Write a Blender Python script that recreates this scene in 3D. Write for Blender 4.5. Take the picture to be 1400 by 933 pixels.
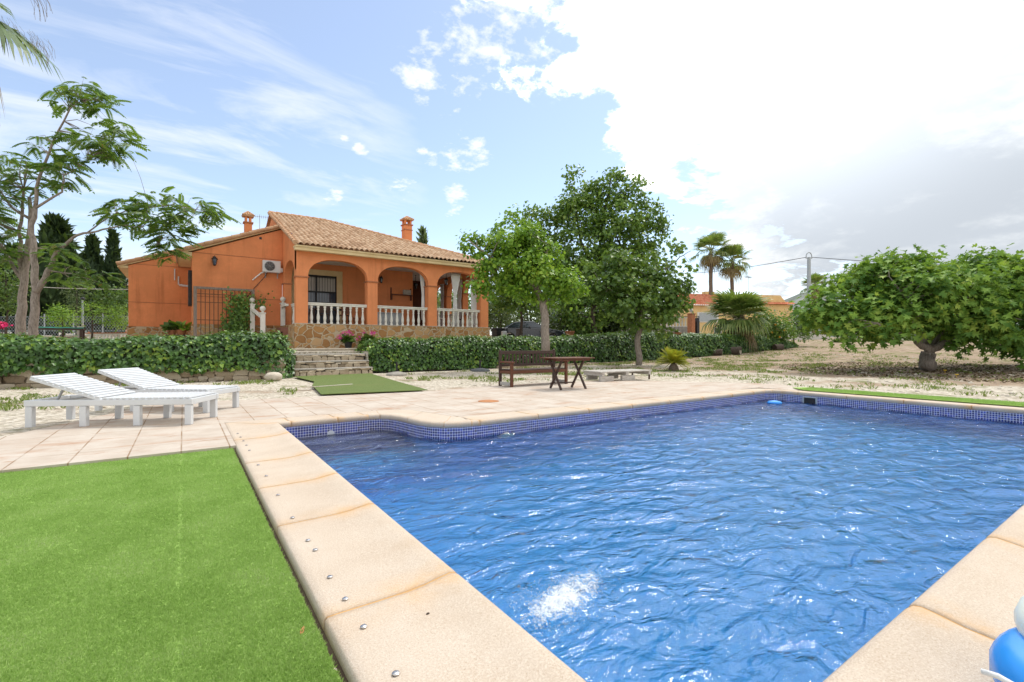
import bpy, bmesh, math, random
import numpy as np
from mathutils import Vector, Matrix, noise as mnoise

for o in list(bpy.data.objects):
    bpy.data.objects.remove(o)
SC = bpy.context.scene
COL = SC.collection
R = math.radians
random.seed(7)
RNG = np.random.default_rng(11)

# ------------------------------------------------------------------ camera, sky, sun, exposure
FPX, CAMH, VH = 653.0, 1.1, 470.0            # focal length in photo pixels, eye height, horizon row
YAW = math.atan(449 / 653)
CY, SY = math.cos(YAW), math.sin(YAW)
cam_d = bpy.data.cameras.new('camera')
cam = bpy.data.objects.new('camera', cam_d)
COL.objects.link(cam)
cam.location = (0, 0, CAMH)
cam.rotation_euler = (R(90), 0, -YAW)
cam_d.sensor_width = 36
cam_d.lens = FPX / 1400 * 36
cam_d.shift_y = 3.5 / 1400
cam_d.clip_start = 0.05
cam_d.clip_end = 6000
SC.camera = cam

def P(u, v, d):
    """survey point: photo column u, row v, at d metres in front of the lens"""
    xc = (u - 700) / FPX * d
    return Vector((CY * xc + SY * d, -SY * xc + CY * d, CAMH - (v - VH) / FPX * d))
def W(u, v, z=0.0):
    return P(u, v, FPX * (CAMH - z) / (v - VH))
def DIR(u, v):
    return (P(u, v, 1) - Vector((0, 0, CAMH))).normalized()

SUN_EL, SUN_AZ = R(60), R(78)              # azimuth measured from +Y towards +X
sun_d = bpy.data.lights.new('sun', 'SUN')
sun_d.energy = 1.6
sun_d.angle = R(10)
sun_d.color = (1.0, 0.95, 0.87)
sun = bpy.data.objects.new('sun', sun_d)
COL.objects.link(sun)
sd = Vector((math.cos(SUN_EL) * math.sin(SUN_AZ), math.cos(SUN_EL) * math.cos(SUN_AZ), math.sin(SUN_EL)))
sun.rotation_euler = sd.to_track_quat('Z', 'Y').to_euler()

SC.view_settings.view_transform = 'Standard'
SC.view_settings.look = 'None'
SC.view_settings.gamma = 1
SC.view_settings.use_curve_mapping = False
SC.view_settings.exposure = 0.55
SC.render.engine = 'CYCLES'
SC.cycles.use_denoising = True
SC.cycles.max_bounces = 8
SC.cycles.transparent_max_bounces = 12
SC.cycles.sample_clamp_indirect = 4.0
SC.cycles.caustics_reflective = False
SC.cycles.caustics_refractive = True
SC.cycles.blur_glossy = 1.0

# ---- node helpers
class N:
    def __init__(s, tree):
        s.t = tree
    def __call__(s, typ, **kw):
        n = s.t.nodes.new(typ)
        for k, v in kw.items():
            setattr(n, k, v)
        return n
    def link(s, a, b):
        s.t.links.new(a, b)
    def inp(s, sock, v):
        if hasattr(v, 'is_output'):
            s.link(v, sock)
        else:
            sock.default_value = v
    def math(s, op, a, b=0.0, c=None, clamp=False):
        n = s('ShaderNodeMath', operation=op, use_clamp=clamp)
        s.inp(n.inputs[0], a); s.inp(n.inputs[1], b)
        if c is not None:
            s.inp(n.inputs[2], c)
        return n.outputs[0]
    def vmath(s, op, a, b):
        n = s('ShaderNodeVectorMath', operation=op)
        s.inp(n.inputs[0], a); s.inp(n.inputs[1], b)
        return n.outputs['Value'] if op in ('DOT_PRODUCT', 'LENGTH') else n.outputs[0]
    def smooth(s, x, lo, hi, a=0.0, b=1.0):
        n = s('ShaderNodeMapRange', interpolation_type='SMOOTHSTEP')
        s.inp(n.inputs['Value'], x)
        n.inputs['From Min'].default_value = lo; n.inputs['From Max'].default_value = hi
        n.inputs['To Min'].default_value = a; n.inputs['To Max'].default_value = b
        return n.outputs[0]
    def noise(s, vec, scale, detail=4, rough=0.55, dist=0.0):
        n = s('ShaderNodeTexNoise')
        if vec is not None:
            s.link(vec, n.inputs['Vector'])
        n.inputs['Scale'].default_value = scale
        n.inputs['Detail'].default_value = detail
        n.inputs['Roughness'].default_value = rough
        n.inputs['Distortion'].default_value = dist
        return n.outputs['Fac']
    def mix(s, f, a, b, mode='MIX'):
        n = s('ShaderNodeMix', data_type='RGBA', blend_type=mode)
        s.inp(n.inputs[0], f)
        for k, v in ((6, a), (7, b)):
            if isinstance(v, tuple) and len(v) == 3:
                v = v + (1,)
            s.inp(n.inputs[k], v)
        return n.outputs[2]
    def ramp(s, f, stops, interp='LINEAR'):
        n = s('ShaderNodeValToRGB')
        n.color_ramp.interpolation = interp
        el = n.color_ramp.elements
        while len(el) < len(stops):
            el.new(0.5)
        for e, (p, c) in zip(el, stops):
            e.position = p
            e.color = tuple(c) + (1,) if len(c) == 3 else c
        s.inp(n.inputs[0], f)
        return n.outputs[0]
    def mapping(s, vec, scale=(1, 1, 1), rot=(0, 0, 0), loc=(0, 0, 0)):
        n = s('ShaderNodeMapping')
        s.link(vec, n.inputs[0])
        n.inputs['Scale'].default_value = scale
        n.inputs['Rotation'].default_value = rot
        n.inputs['Location'].default_value = loc
        return n.outputs[0]

# ---- world: Nishita sky with procedural cloud cover
wld = bpy.data.worlds.new('World')
SC.world = wld
wld.use_nodes = True
nt = wld.node_tree
nt.nodes.clear()
n = N(nt)
sky = n('ShaderNodeTexSky', sky_type='NISHITA')
sky.sun_disc = False
sky.sun_elevation = SUN_EL
sky.sun_rotation = SUN_AZ
sky.air_density = 1.0
sky.dust_density = 0.6
sky.ozone_density = 1.2
bg_sky = n('ShaderNodeBackground')
bg_sky.inputs['Strength'].default_value = 0.150
n.link(sky.outputs[0], bg_sky.inputs['Color'])
dirv = n('ShaderNodeTexCoord').outputs['Generated']
sep = n('ShaderNodeSeparateXYZ'); n.link(dirv, sep.inputs[0])
zz = n.math('MAXIMUM', sep.outputs['Z'], 0.0)
den = n.math('ADD', zz, 0.22)
comb = n('ShaderNodeCombineXYZ')
n.link(n.math('DIVIDE', sep.outputs['X'], den), comb.inputs[0])
n.link(n.math('DIVIDE', sep.outputs['Y'], den), comb.inputs[1])
plane = comb.outputs[0]
puff = n.noise(n.mapping(plane, loc=(3.1, 1.7, 0)), 3.4, 10, 0.62, 0.15)
puff_big = n.noise(n.mapping(plane, loc=(0.4, 5.2, 0.3)), 1.5, 6, 0.55)
# the great cloud bank: everything on one side of a great circle
nv = DIR(585, -30).cross(DIR(985, 330)).normalized()
if nv.dot(DIR(1300, 100)) < 0:
    nv = -nv
bank = n.vmath('DOT_PRODUCT', dirv, tuple(nv))
b1 = n.math('ADD', n.math('MULTIPLY', bank, 1.9), n.math('MULTIPLY', n.math('SUBTRACT', puff, 0.5), 1.25))
m_bank = n.smooth(b1, -0.03, 0.10)
# the bank thins towards the horizon
def blob(u, v, r0, r1):
    c = n.vmath('DOT_PRODUCT', dirv, tuple(DIR(u, v)))
    return n.smooth(c, math.cos(R(r1)), math.cos(R(r0)))
def add(*a):
    r = a[0]
    for x in a[1:]:
        r = n.math('ADD', r, x)
    return r
# small fair-weather puffs
small = None
for (u, v, r) in ((468, 182, 0.75), (494, 203, 0.75), (586, 215, 1.0), (628, 214, 1.9), (650, 217, 1.7), (548, 257, 1.2), (624, 272, 1.5), (452, 262, 1.0), (600, 92, 3.4), (640, 62, 3.6), (690, 30, 4.4), (578, 40, 0.8), (742, 355, 1.0)):
    b = blob(u, v, r * 0.1, r * 2.0)
    small = b if small is None else n.math('MAXIMUM', small, b)
puff_fine = n.noise(n.mapping(plane, loc=(9.1, 2.7, 1)), 11.0, 9, 0.62, 0.1)
m_small = n.math('MULTIPLY', n.smooth(n.math('ADD', n.math('MULTIPLY', n.math('SUBTRACT', small, 0.5), 0.62), n.math('MULTIPLY', n.math('SUBTRACT', puff_fine, 0.5), 2.6)), 0.05, 0.75), n.smooth(small, 0.0, 0.45))
# cirrus streaks, combed along one direction
cirr = n.noise(n.mapping(plane, scale=(1.0, 3.0, 1), rot=(0, 0, R(-62)), loc=(1, 0, 2)), 1.7, 9, 0.62, 0.5)
cir_zone = n.math('MAXIMUM', n.math('MAXIMUM', blob(330, 270, 4, 24), n.math('MULTIPLY', blob(40, 330, 5, 26), 1.0)), n.math('MAXIMUM', n.math('MULTIPLY', blob(300, 30, 2, 15), 0.8), n.math('MULTIPLY', blob(430, 75, 1, 10), 0.7)))
m_cir = n.math('MULTIPLY', n.smooth(cirr, 0.34, 0.80), n.math('MULTIPLY', cir_zone, 0.80))
low = n.smooth(sep.outputs['Z'], 0.30, 0.0, 0.0, 0.80)
wl = n.math('MULTIPLY', low, n.smooth(n.noise(plane, 1.3, 5), 0.25, 0.6))
cover = n.math('MAXIMUM', n.math('MAXIMUM', m_bank, m_small), n.math('MAXIMUM', m_cir, wl))
veil = n.math('MAXIMUM', cover, 0.15)
# cloud brightness: thin bright edges, greyer bases low in the bank
shade = n.math('ADD', n.math('MULTIPLY', puff_big, 0.50), n.math('MULTIPLY', puff, 0.62))
grey_zone = n.math('MAXIMUM', n.math('MAXIMUM', blob(1260, 230, 6, 24), n.math('MULTIPLY', blob(1060, 335, 2, 9), 0.8)), n.math('MULTIPLY', blob(960, 180, 3, 11), 0.35))
cl = n.smooth(n.math('SUBTRACT', shade, n.math('MULTIPLY', grey_zone, 0.16)), 0.36, 0.62)
ccol = n.ramp(cl, [(0.0, (0.53, 0.575, 0.63)), (0.35, (0.64, 0.68, 0.72)), (0.7, (0.80, 0.82, 0.84)), (1.0, (1.05, 1.05, 1.05))])
ccol = n.mix(m_bank, (0.93, 0.95, 0.98), ccol)
bg_cl = n('ShaderNodeBackground')
glow = n.math('MAXIMUM', blob(980, -330, 4, 42), n.math('MULTIPLY', blob(840, 60, 1, 20), 0.30))
n.link(n.math('ADD', 0.84, n.math('MULTIPLY', n.math('MULTIPLY', glow, m_bank), 1.1)), bg_cl.inputs['Strength'])       # the cloud in front of the sun is the brightest thing there is
n.link(ccol, bg_cl.inputs['Color'])
mx = n('ShaderNodeMixShader')
n.link(veil, mx.inputs[0]); n.link(bg_sky.outputs[0], mx.inputs[1]); n.link(bg_cl.outputs[0], mx.inputs[2])
wo = n('ShaderNodeOutputWorld'); n.link(mx.outputs[0], wo.inputs[0])

# ------------------------------------------------------------------ materials
MATS = {}
def mat_base(name):
    m = bpy.data.materials.new(name)
    m.use_nodes = True
    m.node_tree.nodes.clear()
    k = N(m.node_tree)
    out = k('ShaderNodeOutputMaterial')
    bs = k('ShaderNodeBsdfPrincipled')
    k.link(bs.outputs[0], out.inputs[0])
    MATS[name] = m
    return m, k, bs, out
def mk(name, stops, scale=3.0, detail=6, rough=0.8, bump=0.0, bscale=60.0, spec=0.3, metal=0.0, stretch=(1, 1, 1), nrough=0.6, dist=0.02, dirt=None, coat=0.0):
    """noise-coloured surface with optional fine relief and large dirt patches"""
    m, k, bs, out = mat_base(name)
    co = k('ShaderNodeTexCoord').outputs['Object']
    v = k.mapping(co, scale=stretch) if stretch != (1, 1, 1) else co
    if len(stops) == 1 or not isinstance(stops[0][1], tuple):
        c = stops if not isinstance(stops[0], tuple) else stops[0]
        stops = [(0.25, tuple(x * 0.82 for x in c)), (0.75, tuple(min(1, x * 1.12) for x in c))]
    col = k.ramp(k.noise(v, scale, detail, nrough), stops)
    if dirt:
        dc, dscale, lo, hi, amt = dirt
        f = k.math('MULTIPLY', k.smooth(k.noise(co, dscale, 7, 0.65), lo, hi), amt)
        col = k.mix(f, col, dc)
    k.link(col, bs.inputs['Base Color'])
    bs.inputs['Roughness'].default_value = rough
    bs.inputs['Specular IOR Level'].default_value = spec
    bs.inputs['Metallic'].default_value = metal
    bs.inputs['Coat Weight'].default_value = coat
    if bump:
        b = k('ShaderNodeBump')
        b.inputs['Strength'].default_value = bump
        b.inputs['Distance'].default_value = dist
        k.link(k.noise(v, bscale, 4, 0.6), b.inputs['Height'])
        k.link(b.outputs[0], bs.inputs['Normal'])
    return m

# stucco with streaks of weathering
def stucco(name, c, streak):
    m, k, bs, out = mat_base(name)
    co = k('ShaderNodeTexCoord').outputs['Object']
    col = k.ramp(k.noise(co, 1.1, 8, 0.65), [(0.25, tuple(x * 0.86 for x in c)), (0.55, c), (0.8, tuple(min(1, x * 1.13) for x in c))])
    st = k.noise(k.mapping(co, scale=(2.4, 2.4, 0.22)), 1.2, 6, 0.6)
    col = k.mix(k.math('MULTIPLY', k.smooth(st, 0.53, 0.72), 0.6), col, streak)
    col = k.mix(k.math('MULTIPLY', k.smooth(k.noise(co, 0.55, 9, 0.72), 0.5, 0.7), 0.35), col, tuple(min(1, x * 1.25) for x in c))
    fine = k.noise(co, 9, 6, 0.7)
    col = k.mix(k.math('MULTIPLY', k.smooth(fine, 0.5, 0.8), 0.25), col, tuple(min(1, x * 1.35) for x in c))
    k.link(col, bs.inputs['Base Color'])
    bs.inputs['Roughness'].default_value = 0.9
    bs.inputs['Specular IOR Level'].default_value = 0.15
    b = k('ShaderNodeBump'); b.inputs['Strength'].default_value = 0.5; b.inputs['Distance'].default_value = 0.01
    k.link(k.noise(co, 45, 6, 0.7), b.inputs['Height']); k.link(b.outputs[0], bs.inputs['Normal'])
    return m
stucco('orange_stucco', (0.75, 0.28, 0.122), (0.48, 0.165, 0.07))
stucco('yellow_stucco', (0.80, 0.57, 0.27), (0.5, 0.28, 0.1))
mk('cream_trim', [(0.3, (0.62, 0.47, 0.25)), (0.7, (0.76, 0.60, 0.36))], 2, rough=0.8, bump=0.15)
mk('white_paint', [(0.3, (0.66, 0.64, 0.58)), (0.7, (0.80, 0.78, 0.72))], 4, rough=0.65, bump=0.1, dirt=((0.45, 0.40, 0.33), 5, 0.58, 0.8, 0.5))
mk('ceiling_white', [(0.3, (0.62, 0.62, 0.62)), (0.7, (0.70, 0.70, 0.69))], 2, rough=0.9)
mk('white_plastic', [(0.3, (0.60, 0.62, 0.64)), (0.7, (0.66, 0.68, 0.70))], 2, rough=0.38, spec=0.5, bump=0.25, bscale=260, dist=0.002, dirt=((0.6, 0.58, 0.52), 3, 0.6, 0.85, 0.35))
mk('grey_metal', [(0.3, (0.30, 0.31, 0.32)), (0.7, (0.42, 0.43, 0.44))], 6, rough=0.45, metal=0.6)
mk('steel', [(0.3, (0.45, 0.45, 0.46)), (0.7, (0.62, 0.62, 0.63))], 20, rough=0.25, metal=1.0)
mk('galvanised', [(0.3, (0.36, 0.40, 0.42)), (0.7, (0.46, 0.50, 0.52))], 5, rough=0.55, metal=0.3)
mk('black_iron', [(0.3, (0.012, 0.012, 0.013)), (0.7, (0.03, 0.03, 0.032))], 8, rough=0.5, spec=0.4)
mk('rusty_iron', [(0.3, (0.05, 0.035, 0.028)), (0.7, (0.12, 0.075, 0.05))], 9, rough=0.8)
mk('black_plastic', [(0.3, (0.014, 0.014, 0.016)), (0.7, (0.03, 0.03, 0.033))], 5, rough=0.5)
mk('brown_wood', [(0.25, (0.06, 0.024, 0.014)), (0.6, (0.15, 0.052, 0.024)), (0.85, (0.24, 0.09, 0.04))], 5, rough=0.5, spec=0.4, stretch=(1.5, 9, 9), bump=0.2)
mk('dark_wood', [(0.25, (0.035, 0.02, 0.016)), (0.75, (0.085, 0.045, 0.032))], 5, rough=0.5, spec=0.4, stretch=(2, 9, 9), bump=0.2)
mk('old_wood', [(0.25, (0.22, 0.19, 0.16)), (0.5, (0.48, 0.45, 0.41)), (0.8, (0.68, 0.66, 0.62))], 5, rough=0.9, stretch=(1.2, 8, 8), bump=0.4)
mk('grey_post', [(0.25, (0.15, 0.12, 0.10)), (0.75, (0.33, 0.28, 0.24))], 6, rough=0.9, stretch=(6, 6, 1), bump=0.3)
mk('bark_grey', [(0.25, (0.14, 0.11, 0.09)), (0.5, (0.29, 0.245, 0.21)), (0.8, (0.42, 0.37, 0.32))], 7, rough=0.95, stretch=(3, 3, 1), bump=0.7, bscale=16, dist=0.03)
mk('bark_pale', [(0.25, (0.20, 0.165, 0.125)), (0.5, (0.40, 0.35, 0.28)), (0.8, (0.52, 0.46, 0.38))], 6, rough=0.95, stretch=(3, 3, 1), bump=0.7, bscale=14, dist=0.03)
mk('bark_dark', [(0.25, (0.045, 0.035, 0.028)), (0.75, (0.13, 0.10, 0.08))], 8, rough=0.95, stretch=(3, 3, 1), bump=0.7, bscale=18, dist=0.03)
mk('palm_bark', [(0.25, (0.10, 0.07, 0.05)), (0.75, (0.30, 0.24, 0.18))], 7, rough=0.95, stretch=(1, 1, 7), bump=0.8, bscale=8, dist=0.06)
mk('terracotta', [(0.3, (0.34, 0.13, 0.065)), (0.7, (0.47, 0.20, 0.10))], 7, rough=0.85, bump=0.15)
mk('concrete', [(0.3, (0.30, 0.28, 0.25)), (0.7, (0.46, 0.43, 0.38))], 4, rough=0.95, bump=0.4, dirt=((0.17, 0.15, 0.12), 2.0, 0.5, 0.75, 0.5))
mk('concrete_dark', [(0.3, (0.07, 0.075, 0.085)), (0.7, (0.12, 0.13, 0.14))], 6, rough=0.8, bump=0.2)
mk('white_wall', [(0.3, (0.55, 0.52, 0.46)), (0.7, (0.70, 0.67, 0.60))], 1.5, rough=0.9, bump=0.3, dirt=((0.35, 0.31, 0.25), 1.2, 0.5, 0.8, 0.5))
def rubble_mat():
    m, k, bs, out = mat_base('rubble_stone')
    co = k('ShaderNodeTexCoord').outputs['Object']
    rnd = k('ShaderNodeNewGeometry').outputs['Random Per Island']
    f = k.math('ADD', k.math('MULTIPLY', rnd, 0.55), k.math('MULTIPLY', k.noise(co, 7, 8, 0.7), 0.5))
    k.link(k.ramp(f, [(0.15, (0.16, 0.12, 0.08)), (0.4, (0.36, 0.28, 0.19)), (0.65, (0.50, 0.42, 0.31)), (0.95, (0.60, 0.54, 0.45))]), bs.inputs['Base Color'])
    bs.inputs['Roughness'].default_value = 0.95
    b = k('ShaderNodeBump'); b.inputs['Strength'].default_value = 0.8; b.inputs['Distance'].default_value = 0.025
    k.link(k.noise(co, 22, 6, 0.7), b.inputs['Height']); k.link(b.outputs[0], bs.inputs['Normal'])
rubble_mat()
mk('pale_stone', [(0.2, (0.40, 0.35, 0.28)), (0.5, (0.55, 0.49, 0.40)), (0.8, (0.66, 0.61, 0.53))], 4, rough=0.95, bump=0.5, bscale=25, dist=0.02)
mk('soil', [(0.3, (0.10, 0.07, 0.05)), (0.7, (0.20, 0.15, 0.11))], 8, rough=1, bump=0.5, bscale=40)
mk('curtain', [(0.3, (0.72, 0.72, 0.72)), (0.7, (0.80, 0.80, 0.79))], 3, rough=0.9)
mk('car_paint', [(0.3, (0.010, 0.012, 0.020)), (0.7, (0.014, 0.017, 0.028))], 2, rough=0.25, spec=0.5, coat=1.0)
mk('silver_paint', [(0.3, (0.42, 0.44, 0.46)), (0.7, (0.50, 0.52, 0.54))], 2, rough=0.35, spec=0.5)
mk('rubber', [(0.3, (0.015, 0.015, 0.015)), (0.7, (0.03, 0.03, 0.03))], 8, rough=0.85)
mk('glass_dark', [(0.3, (0.03, 0.045, 0.06)), (0.7, (0.05, 0.07, 0.09))], 2, rough=0.06, spec=0.9)
mk('window_glass', [(0.3, (0.05, 0.07, 0.10)), (0.7, (0.10, 0.13, 0.17))], 1.5, rough=0.06, spec=0.8)
mk('blind', [(0.3, (0.52, 0.50, 0.47)), (0.7, (0.62, 0.60, 0.56))], 2, rough=0.8)
mk('cover_rust', [(0.3, (0.36, 0.15, 0.06)), (0.7, (0.50, 0.23, 0.10))], 9, rough=0.9)
mk('vinyl_blue', [(0.3, (0.02, 0.24, 0.72)), (0.7, (0.03, 0.30, 0.80))], 3, rough=0.25, spec=0.5)
mk('vinyl_white', [(0.3, (0.74, 0.78, 0.68)), (0.7, (0.80, 0.83, 0.75))], 3, rough=0.3, spec=0.5)
mk('rope_white', [(0.3, (0.68, 0.68, 0.66)), (0.7, (0.78, 0.78, 0.76))], 40, rough=0.7, bump=0.3)
mk('green_cloth', [(0.3, (0.02, 0.20, 0.14)), (0.7, (0.04, 0.30, 0.22))], 5, rough=0.8)
mk('pink_petal', [(0.3, (0.62, 0.03, 0.26)), (0.7, (0.78, 0.10, 0.42))], 20, rough=0.6)
mk('red_petal', [(0.3, (0.60, 0.02, 0.10)), (0.7, (0.75, 0.04, 0.2))], 20, rough=0.6)
mk('yellow_petal', [(0.3, (0.75, 0.45, 0.02)), (0.7, (0.85, 0.6, 0.05))], 20, rough=0.6)
mk('orange_fruit', [(0.3, (0.72, 0.25, 0.02)), (0.7, (0.85, 0.38, 0.03))], 20, rough=0.5)
mk('lens_white', [(0.3, (0.35, 0.60, 0.62)), (0.7, (0.45, 0.72, 0.72))], 20, rough=0.3)
mk('hill_scrub', [(0.3, (0.10, 0.12, 0.10)), (0.5, (0.18, 0.195, 0.175)), (0.7, (0.30, 0.30, 0.28))], 0.02, detail=10, rough=1)
mk('grout', [(0.3, (0.50, 0.28, 0.10)), (0.7, (0.62, 0.38, 0.17))], 9, rough=0.95)
mk('recess_shade', [(0.3, (0.08, 0.03, 0.02)), (0.7, (0.12, 0.045, 0.025))], 2, rough=0.9)  # darkened stucco tone: shade of the porch recess put into colour
mk('red_tile_floor', [(0.3, (0.22, 0.10, 0.07)), (0.7, (0.30, 0.14, 0.10))], 3, rough=0.6)

# clay roof tiles: per-tile tone from a cell pattern, lichen on top
def roof_mat(name, dark, mid, light, pitch=0.22, course=0.36):
    m, k, bs, out = mat_base(name)
    uv = k('ShaderNodeUVMap').outputs[0]
    wn = k('ShaderNodeTexWhiteNoise', noise_dimensions='2D')
    s2 = k('ShaderNodeVectorMath', operation='FLOOR')
    k.link(k.mapping(uv, scale=(1 / pitch, 1 / course, 1)), s2.inputs[0])
    k.link(s2.outputs[0], wn.inputs['Vector'])
    co = k('ShaderNodeTexCoord').outputs['Object']
    f = k.math('ADD', k.math('MULTIPLY', wn.outputs['Value'], 0.42), k.math('MULTIPLY', k.noise(co, 3, 7, 0.7), 0.70))
    col = k.ramp(f, [(0.1, dark), (0.5, mid), (0.95, light)])
    lich = k.smooth(k.noise(co, 1.4, 9, 0.7), 0.55, 0.72)
    col = k.mix(k.math('MULTIPLY', lich, 0.5), col, (0.26, 0.17, 0.09))
    k.link(col, bs.inputs['Base Color'])
    bs.inputs['Roughness'].default_value = 0.9
    bs.inputs['Specular IOR Level'].default_value = 0.15
    b = k('ShaderNodeBump'); b.inputs['Strength'].default_value = 0.3; b.inputs['Distance'].default_value = 0.01
    k.link(k.noise(co, 60, 4), b.inputs['Height']); k.link(b.outputs[0], bs.inputs['Normal'])
roof_mat('clay_tiles', (0.20, 0.115, 0.065), (0.45, 0.295, 0.185), (0.63, 0.48, 0.335))
roof_mat('red_tiles', (0.40, 0.10, 0.05), (0.58, 0.20, 0.11), (0.68, 0.30, 0.18))

# irregular stone cladding
def cladding(name, sc, stones, mortar):
    m, k, bs, out = mat_base(name)
    co = k('ShaderNodeTexCoord').outputs['Object']
    wob = k('ShaderNodeTexNoise'); wob.inputs['Scale'].default_value = 3.0; k.link(co, wob.inputs['Vector'])
    dv = k('ShaderNodeVectorMath', operation='MULTIPLY_ADD')
    k.link(wob.outputs['Color'], dv.inputs[0]); dv.inputs[1].default_value = (0.25, 0.25, 0.25); k.link(co, dv.inputs[2])
    v = k.mapping(dv.outputs[0], scale=(1, 1, 1.25))
    ve = k('ShaderNodeTexVoronoi', feature='DISTANCE_TO_EDGE'); ve.inputs['Scale'].default_value = sc; k.link(v, ve.inputs['Vector'])
    vc = k('ShaderNodeTexVoronoi', feature='F1'); vc.inputs['Scale'].default_value = sc; k.link(v, vc.inputs['Vector'])
    sepc = k('ShaderNodeSeparateColor'); k.link(vc.outputs['Color'], sepc.inputs[0])
    f = k.math('ADD', k.math('MULTIPLY', sepc.outputs[0], 0.7), k.math('MULTIPLY', k.noise(co, 6, 7, 0.7), 0.4))
    stone = k.ramp(f, stones)
    edge = k.smooth(ve.outputs['Distance'], 0.035, 0.085)
    k.link(k.mix(edge, mortar, stone), bs.inputs['Base Color'])
    bs.inputs['Roughness'].default_value = 0.9
    bs.inputs['Specular IOR Level'].default_value = 0.2
    b = k('ShaderNodeBump'); b.inputs['Strength'].default_value = 0.8; b.inputs['Distance'].default_value = 0.03
    k.link(k.math('ADD', edge, k.math('MULTIPLY', k.noise(co, 18, 5), 0.5)), b.inputs['Height']); k.link(b.outputs[0], bs.inputs['Normal'])
cladding('stone_cladding', 3.0, [(0.1, (0.24, 0.115, 0.045)), (0.45, (0.40, 0.215, 0.085)), (0.75, (0.50, 0.30, 0.135)), (1.0, (0.46, 0.33, 0.20))], (0.50, 0.40, 0.27))

# paving slabs / stamped concrete around the pool
def paving(name):
    m, k, bs, out = mat_base(name)
    co = k('ShaderNodeTexCoord').outputs['Object']
    base = k.ramp(k.noise(co, 1.7, 8, 0.65), [(0.25, (0.43, 0.35, 0.28)), (0.5, (0.52, 0.45, 0.38)), (0.75, (0.59, 0.54, 0.475))])
    st = k.noise(k.mapping(co, scale=(1.0, 2.6, 1), rot=(0, 0, R(35))), 1.1, 8, 0.68, 0.4)
    col = k.mix(k.math('MULTIPLY', k.smooth(st, 0.50, 0.68), 0.70), base, (0.40, 0.235, 0.145))
    st2 = k.noise(k.mapping(co, scale=(1.0, 2.0, 1), rot=(0, 0, R(10)), loc=(3, 8, 0)), 2.6, 7, 0.7, 0.5)
    col = k.mix(k.math('MULTIPLY', k.smooth(st2, 0.57, 0.72), 0.65), col, (0.36, 0.18, 0.095))
    br = k('ShaderNodeTexBrick'); k.link(k.mapping(co, rot=(0, 0, R(90)), loc=(0.1, 0.02, 0)), br.inputs['Vector'])
    br.offset = 0.0; br.squash = 1.0
    br.inputs['Scale'].default_value = 1.0
    br.inputs['Mortar Size'].default_value = 0.008
    br.inputs['Mortar Smooth'].default_value = 0.4
    br.inputs['Brick Width'].default_value = 1.27
    br.inputs['Row Height'].default_value = 0.43
    j = br.outputs['Fac']
    jn = k.math('MULTIPLY', j, k.smooth(k.noise(co, 2.2, 5, 0.6), 0.36, 0.58, 0.25, 1.0))
    col = k.mix(jn, col, (0.30, 0.20, 0.125))
    k.link(col, bs.inputs['Base Color'])
    bs.inputs['Roughness'].default_value = 0.85
    bs.inputs['Specular IOR Level'].default_value = 0.2
    b = k('ShaderNodeBump'); b.inputs['Strength'].default_value = 0.5; b.inputs['Distance'].default_value = 0.012
    h = k.math('SUBTRACT', k.math('MULTIPLY', k.noise(co, 22, 6, 0.65), 0.6), k.math('MULTIPLY', j, 0.8))
    k.link(h, b.inputs['Height']); k.link(b.outputs[0], bs.inputs['Normal'])
paving('deck_paving')

# sandy cast-stone coping, stained where 'stain' says so
def coping_mat():
    m, k, bs, out = mat_base('coping_stone')
    co = k('ShaderNodeTexCoord').outputs['Object']
    base = k.ramp(k.noise(co, 2.0, 8, 0.62), [(0.25, (0.47, 0.375, 0.285)), (0.5, (0.54, 0.445, 0.35)), (0.8, (0.60, 0.515, 0.425))])
    grain = k.noise(co, 120, 4, 0.75)
    base = k.mix(k.smooth(grain, 0.42, 0.66, 0.0, 0.6), base, (0.70, 0.62, 0.52))
    base = k.mix(k.smooth(k.noise(co, 150, 3, 0.7), 0.56, 0.66, 0.0, 0.55), base, (0.36, 0.24, 0.15))
    base = k.mix(k.math('MULTIPLY', k.smooth(k.noise(co, 1.3, 8, 0.7), 0.5, 0.72), 0.35), base, (0.46, 0.33, 0.21))
    base = k.mix(k.smooth(k.noise(co, 260, 2, 0.5), 0.62, 0.72, 0.0, 0.5), base, (0.42, 0.29, 0.18))
    sa = k('ShaderNodeAttribute', attribute_name='stain').outputs['Fac']
    f = k.math('MULTIPLY', sa, k.smooth(k.noise(co, 5, 6, 0.6), 0.34, 0.66, 0.05, 0.62))
    col = k.mix(f, base, (0.66, 0.37, 0.13))
    k.link(col, bs.inputs['Base Color'])
    bs.inputs['Roughness'].default_value = 0.8
    bs.inputs['Specular IOR Level'].default_value = 0.25
    b = k('ShaderNodeBump'); b.inputs['Strength'].default_value = 0.7; b.inputs['Distance'].default_value = 0.005
    k.link(grain, b.inputs['Height']); k.link(b.outputs[0], bs.inputs['Normal'])
coping_mat()

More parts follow.
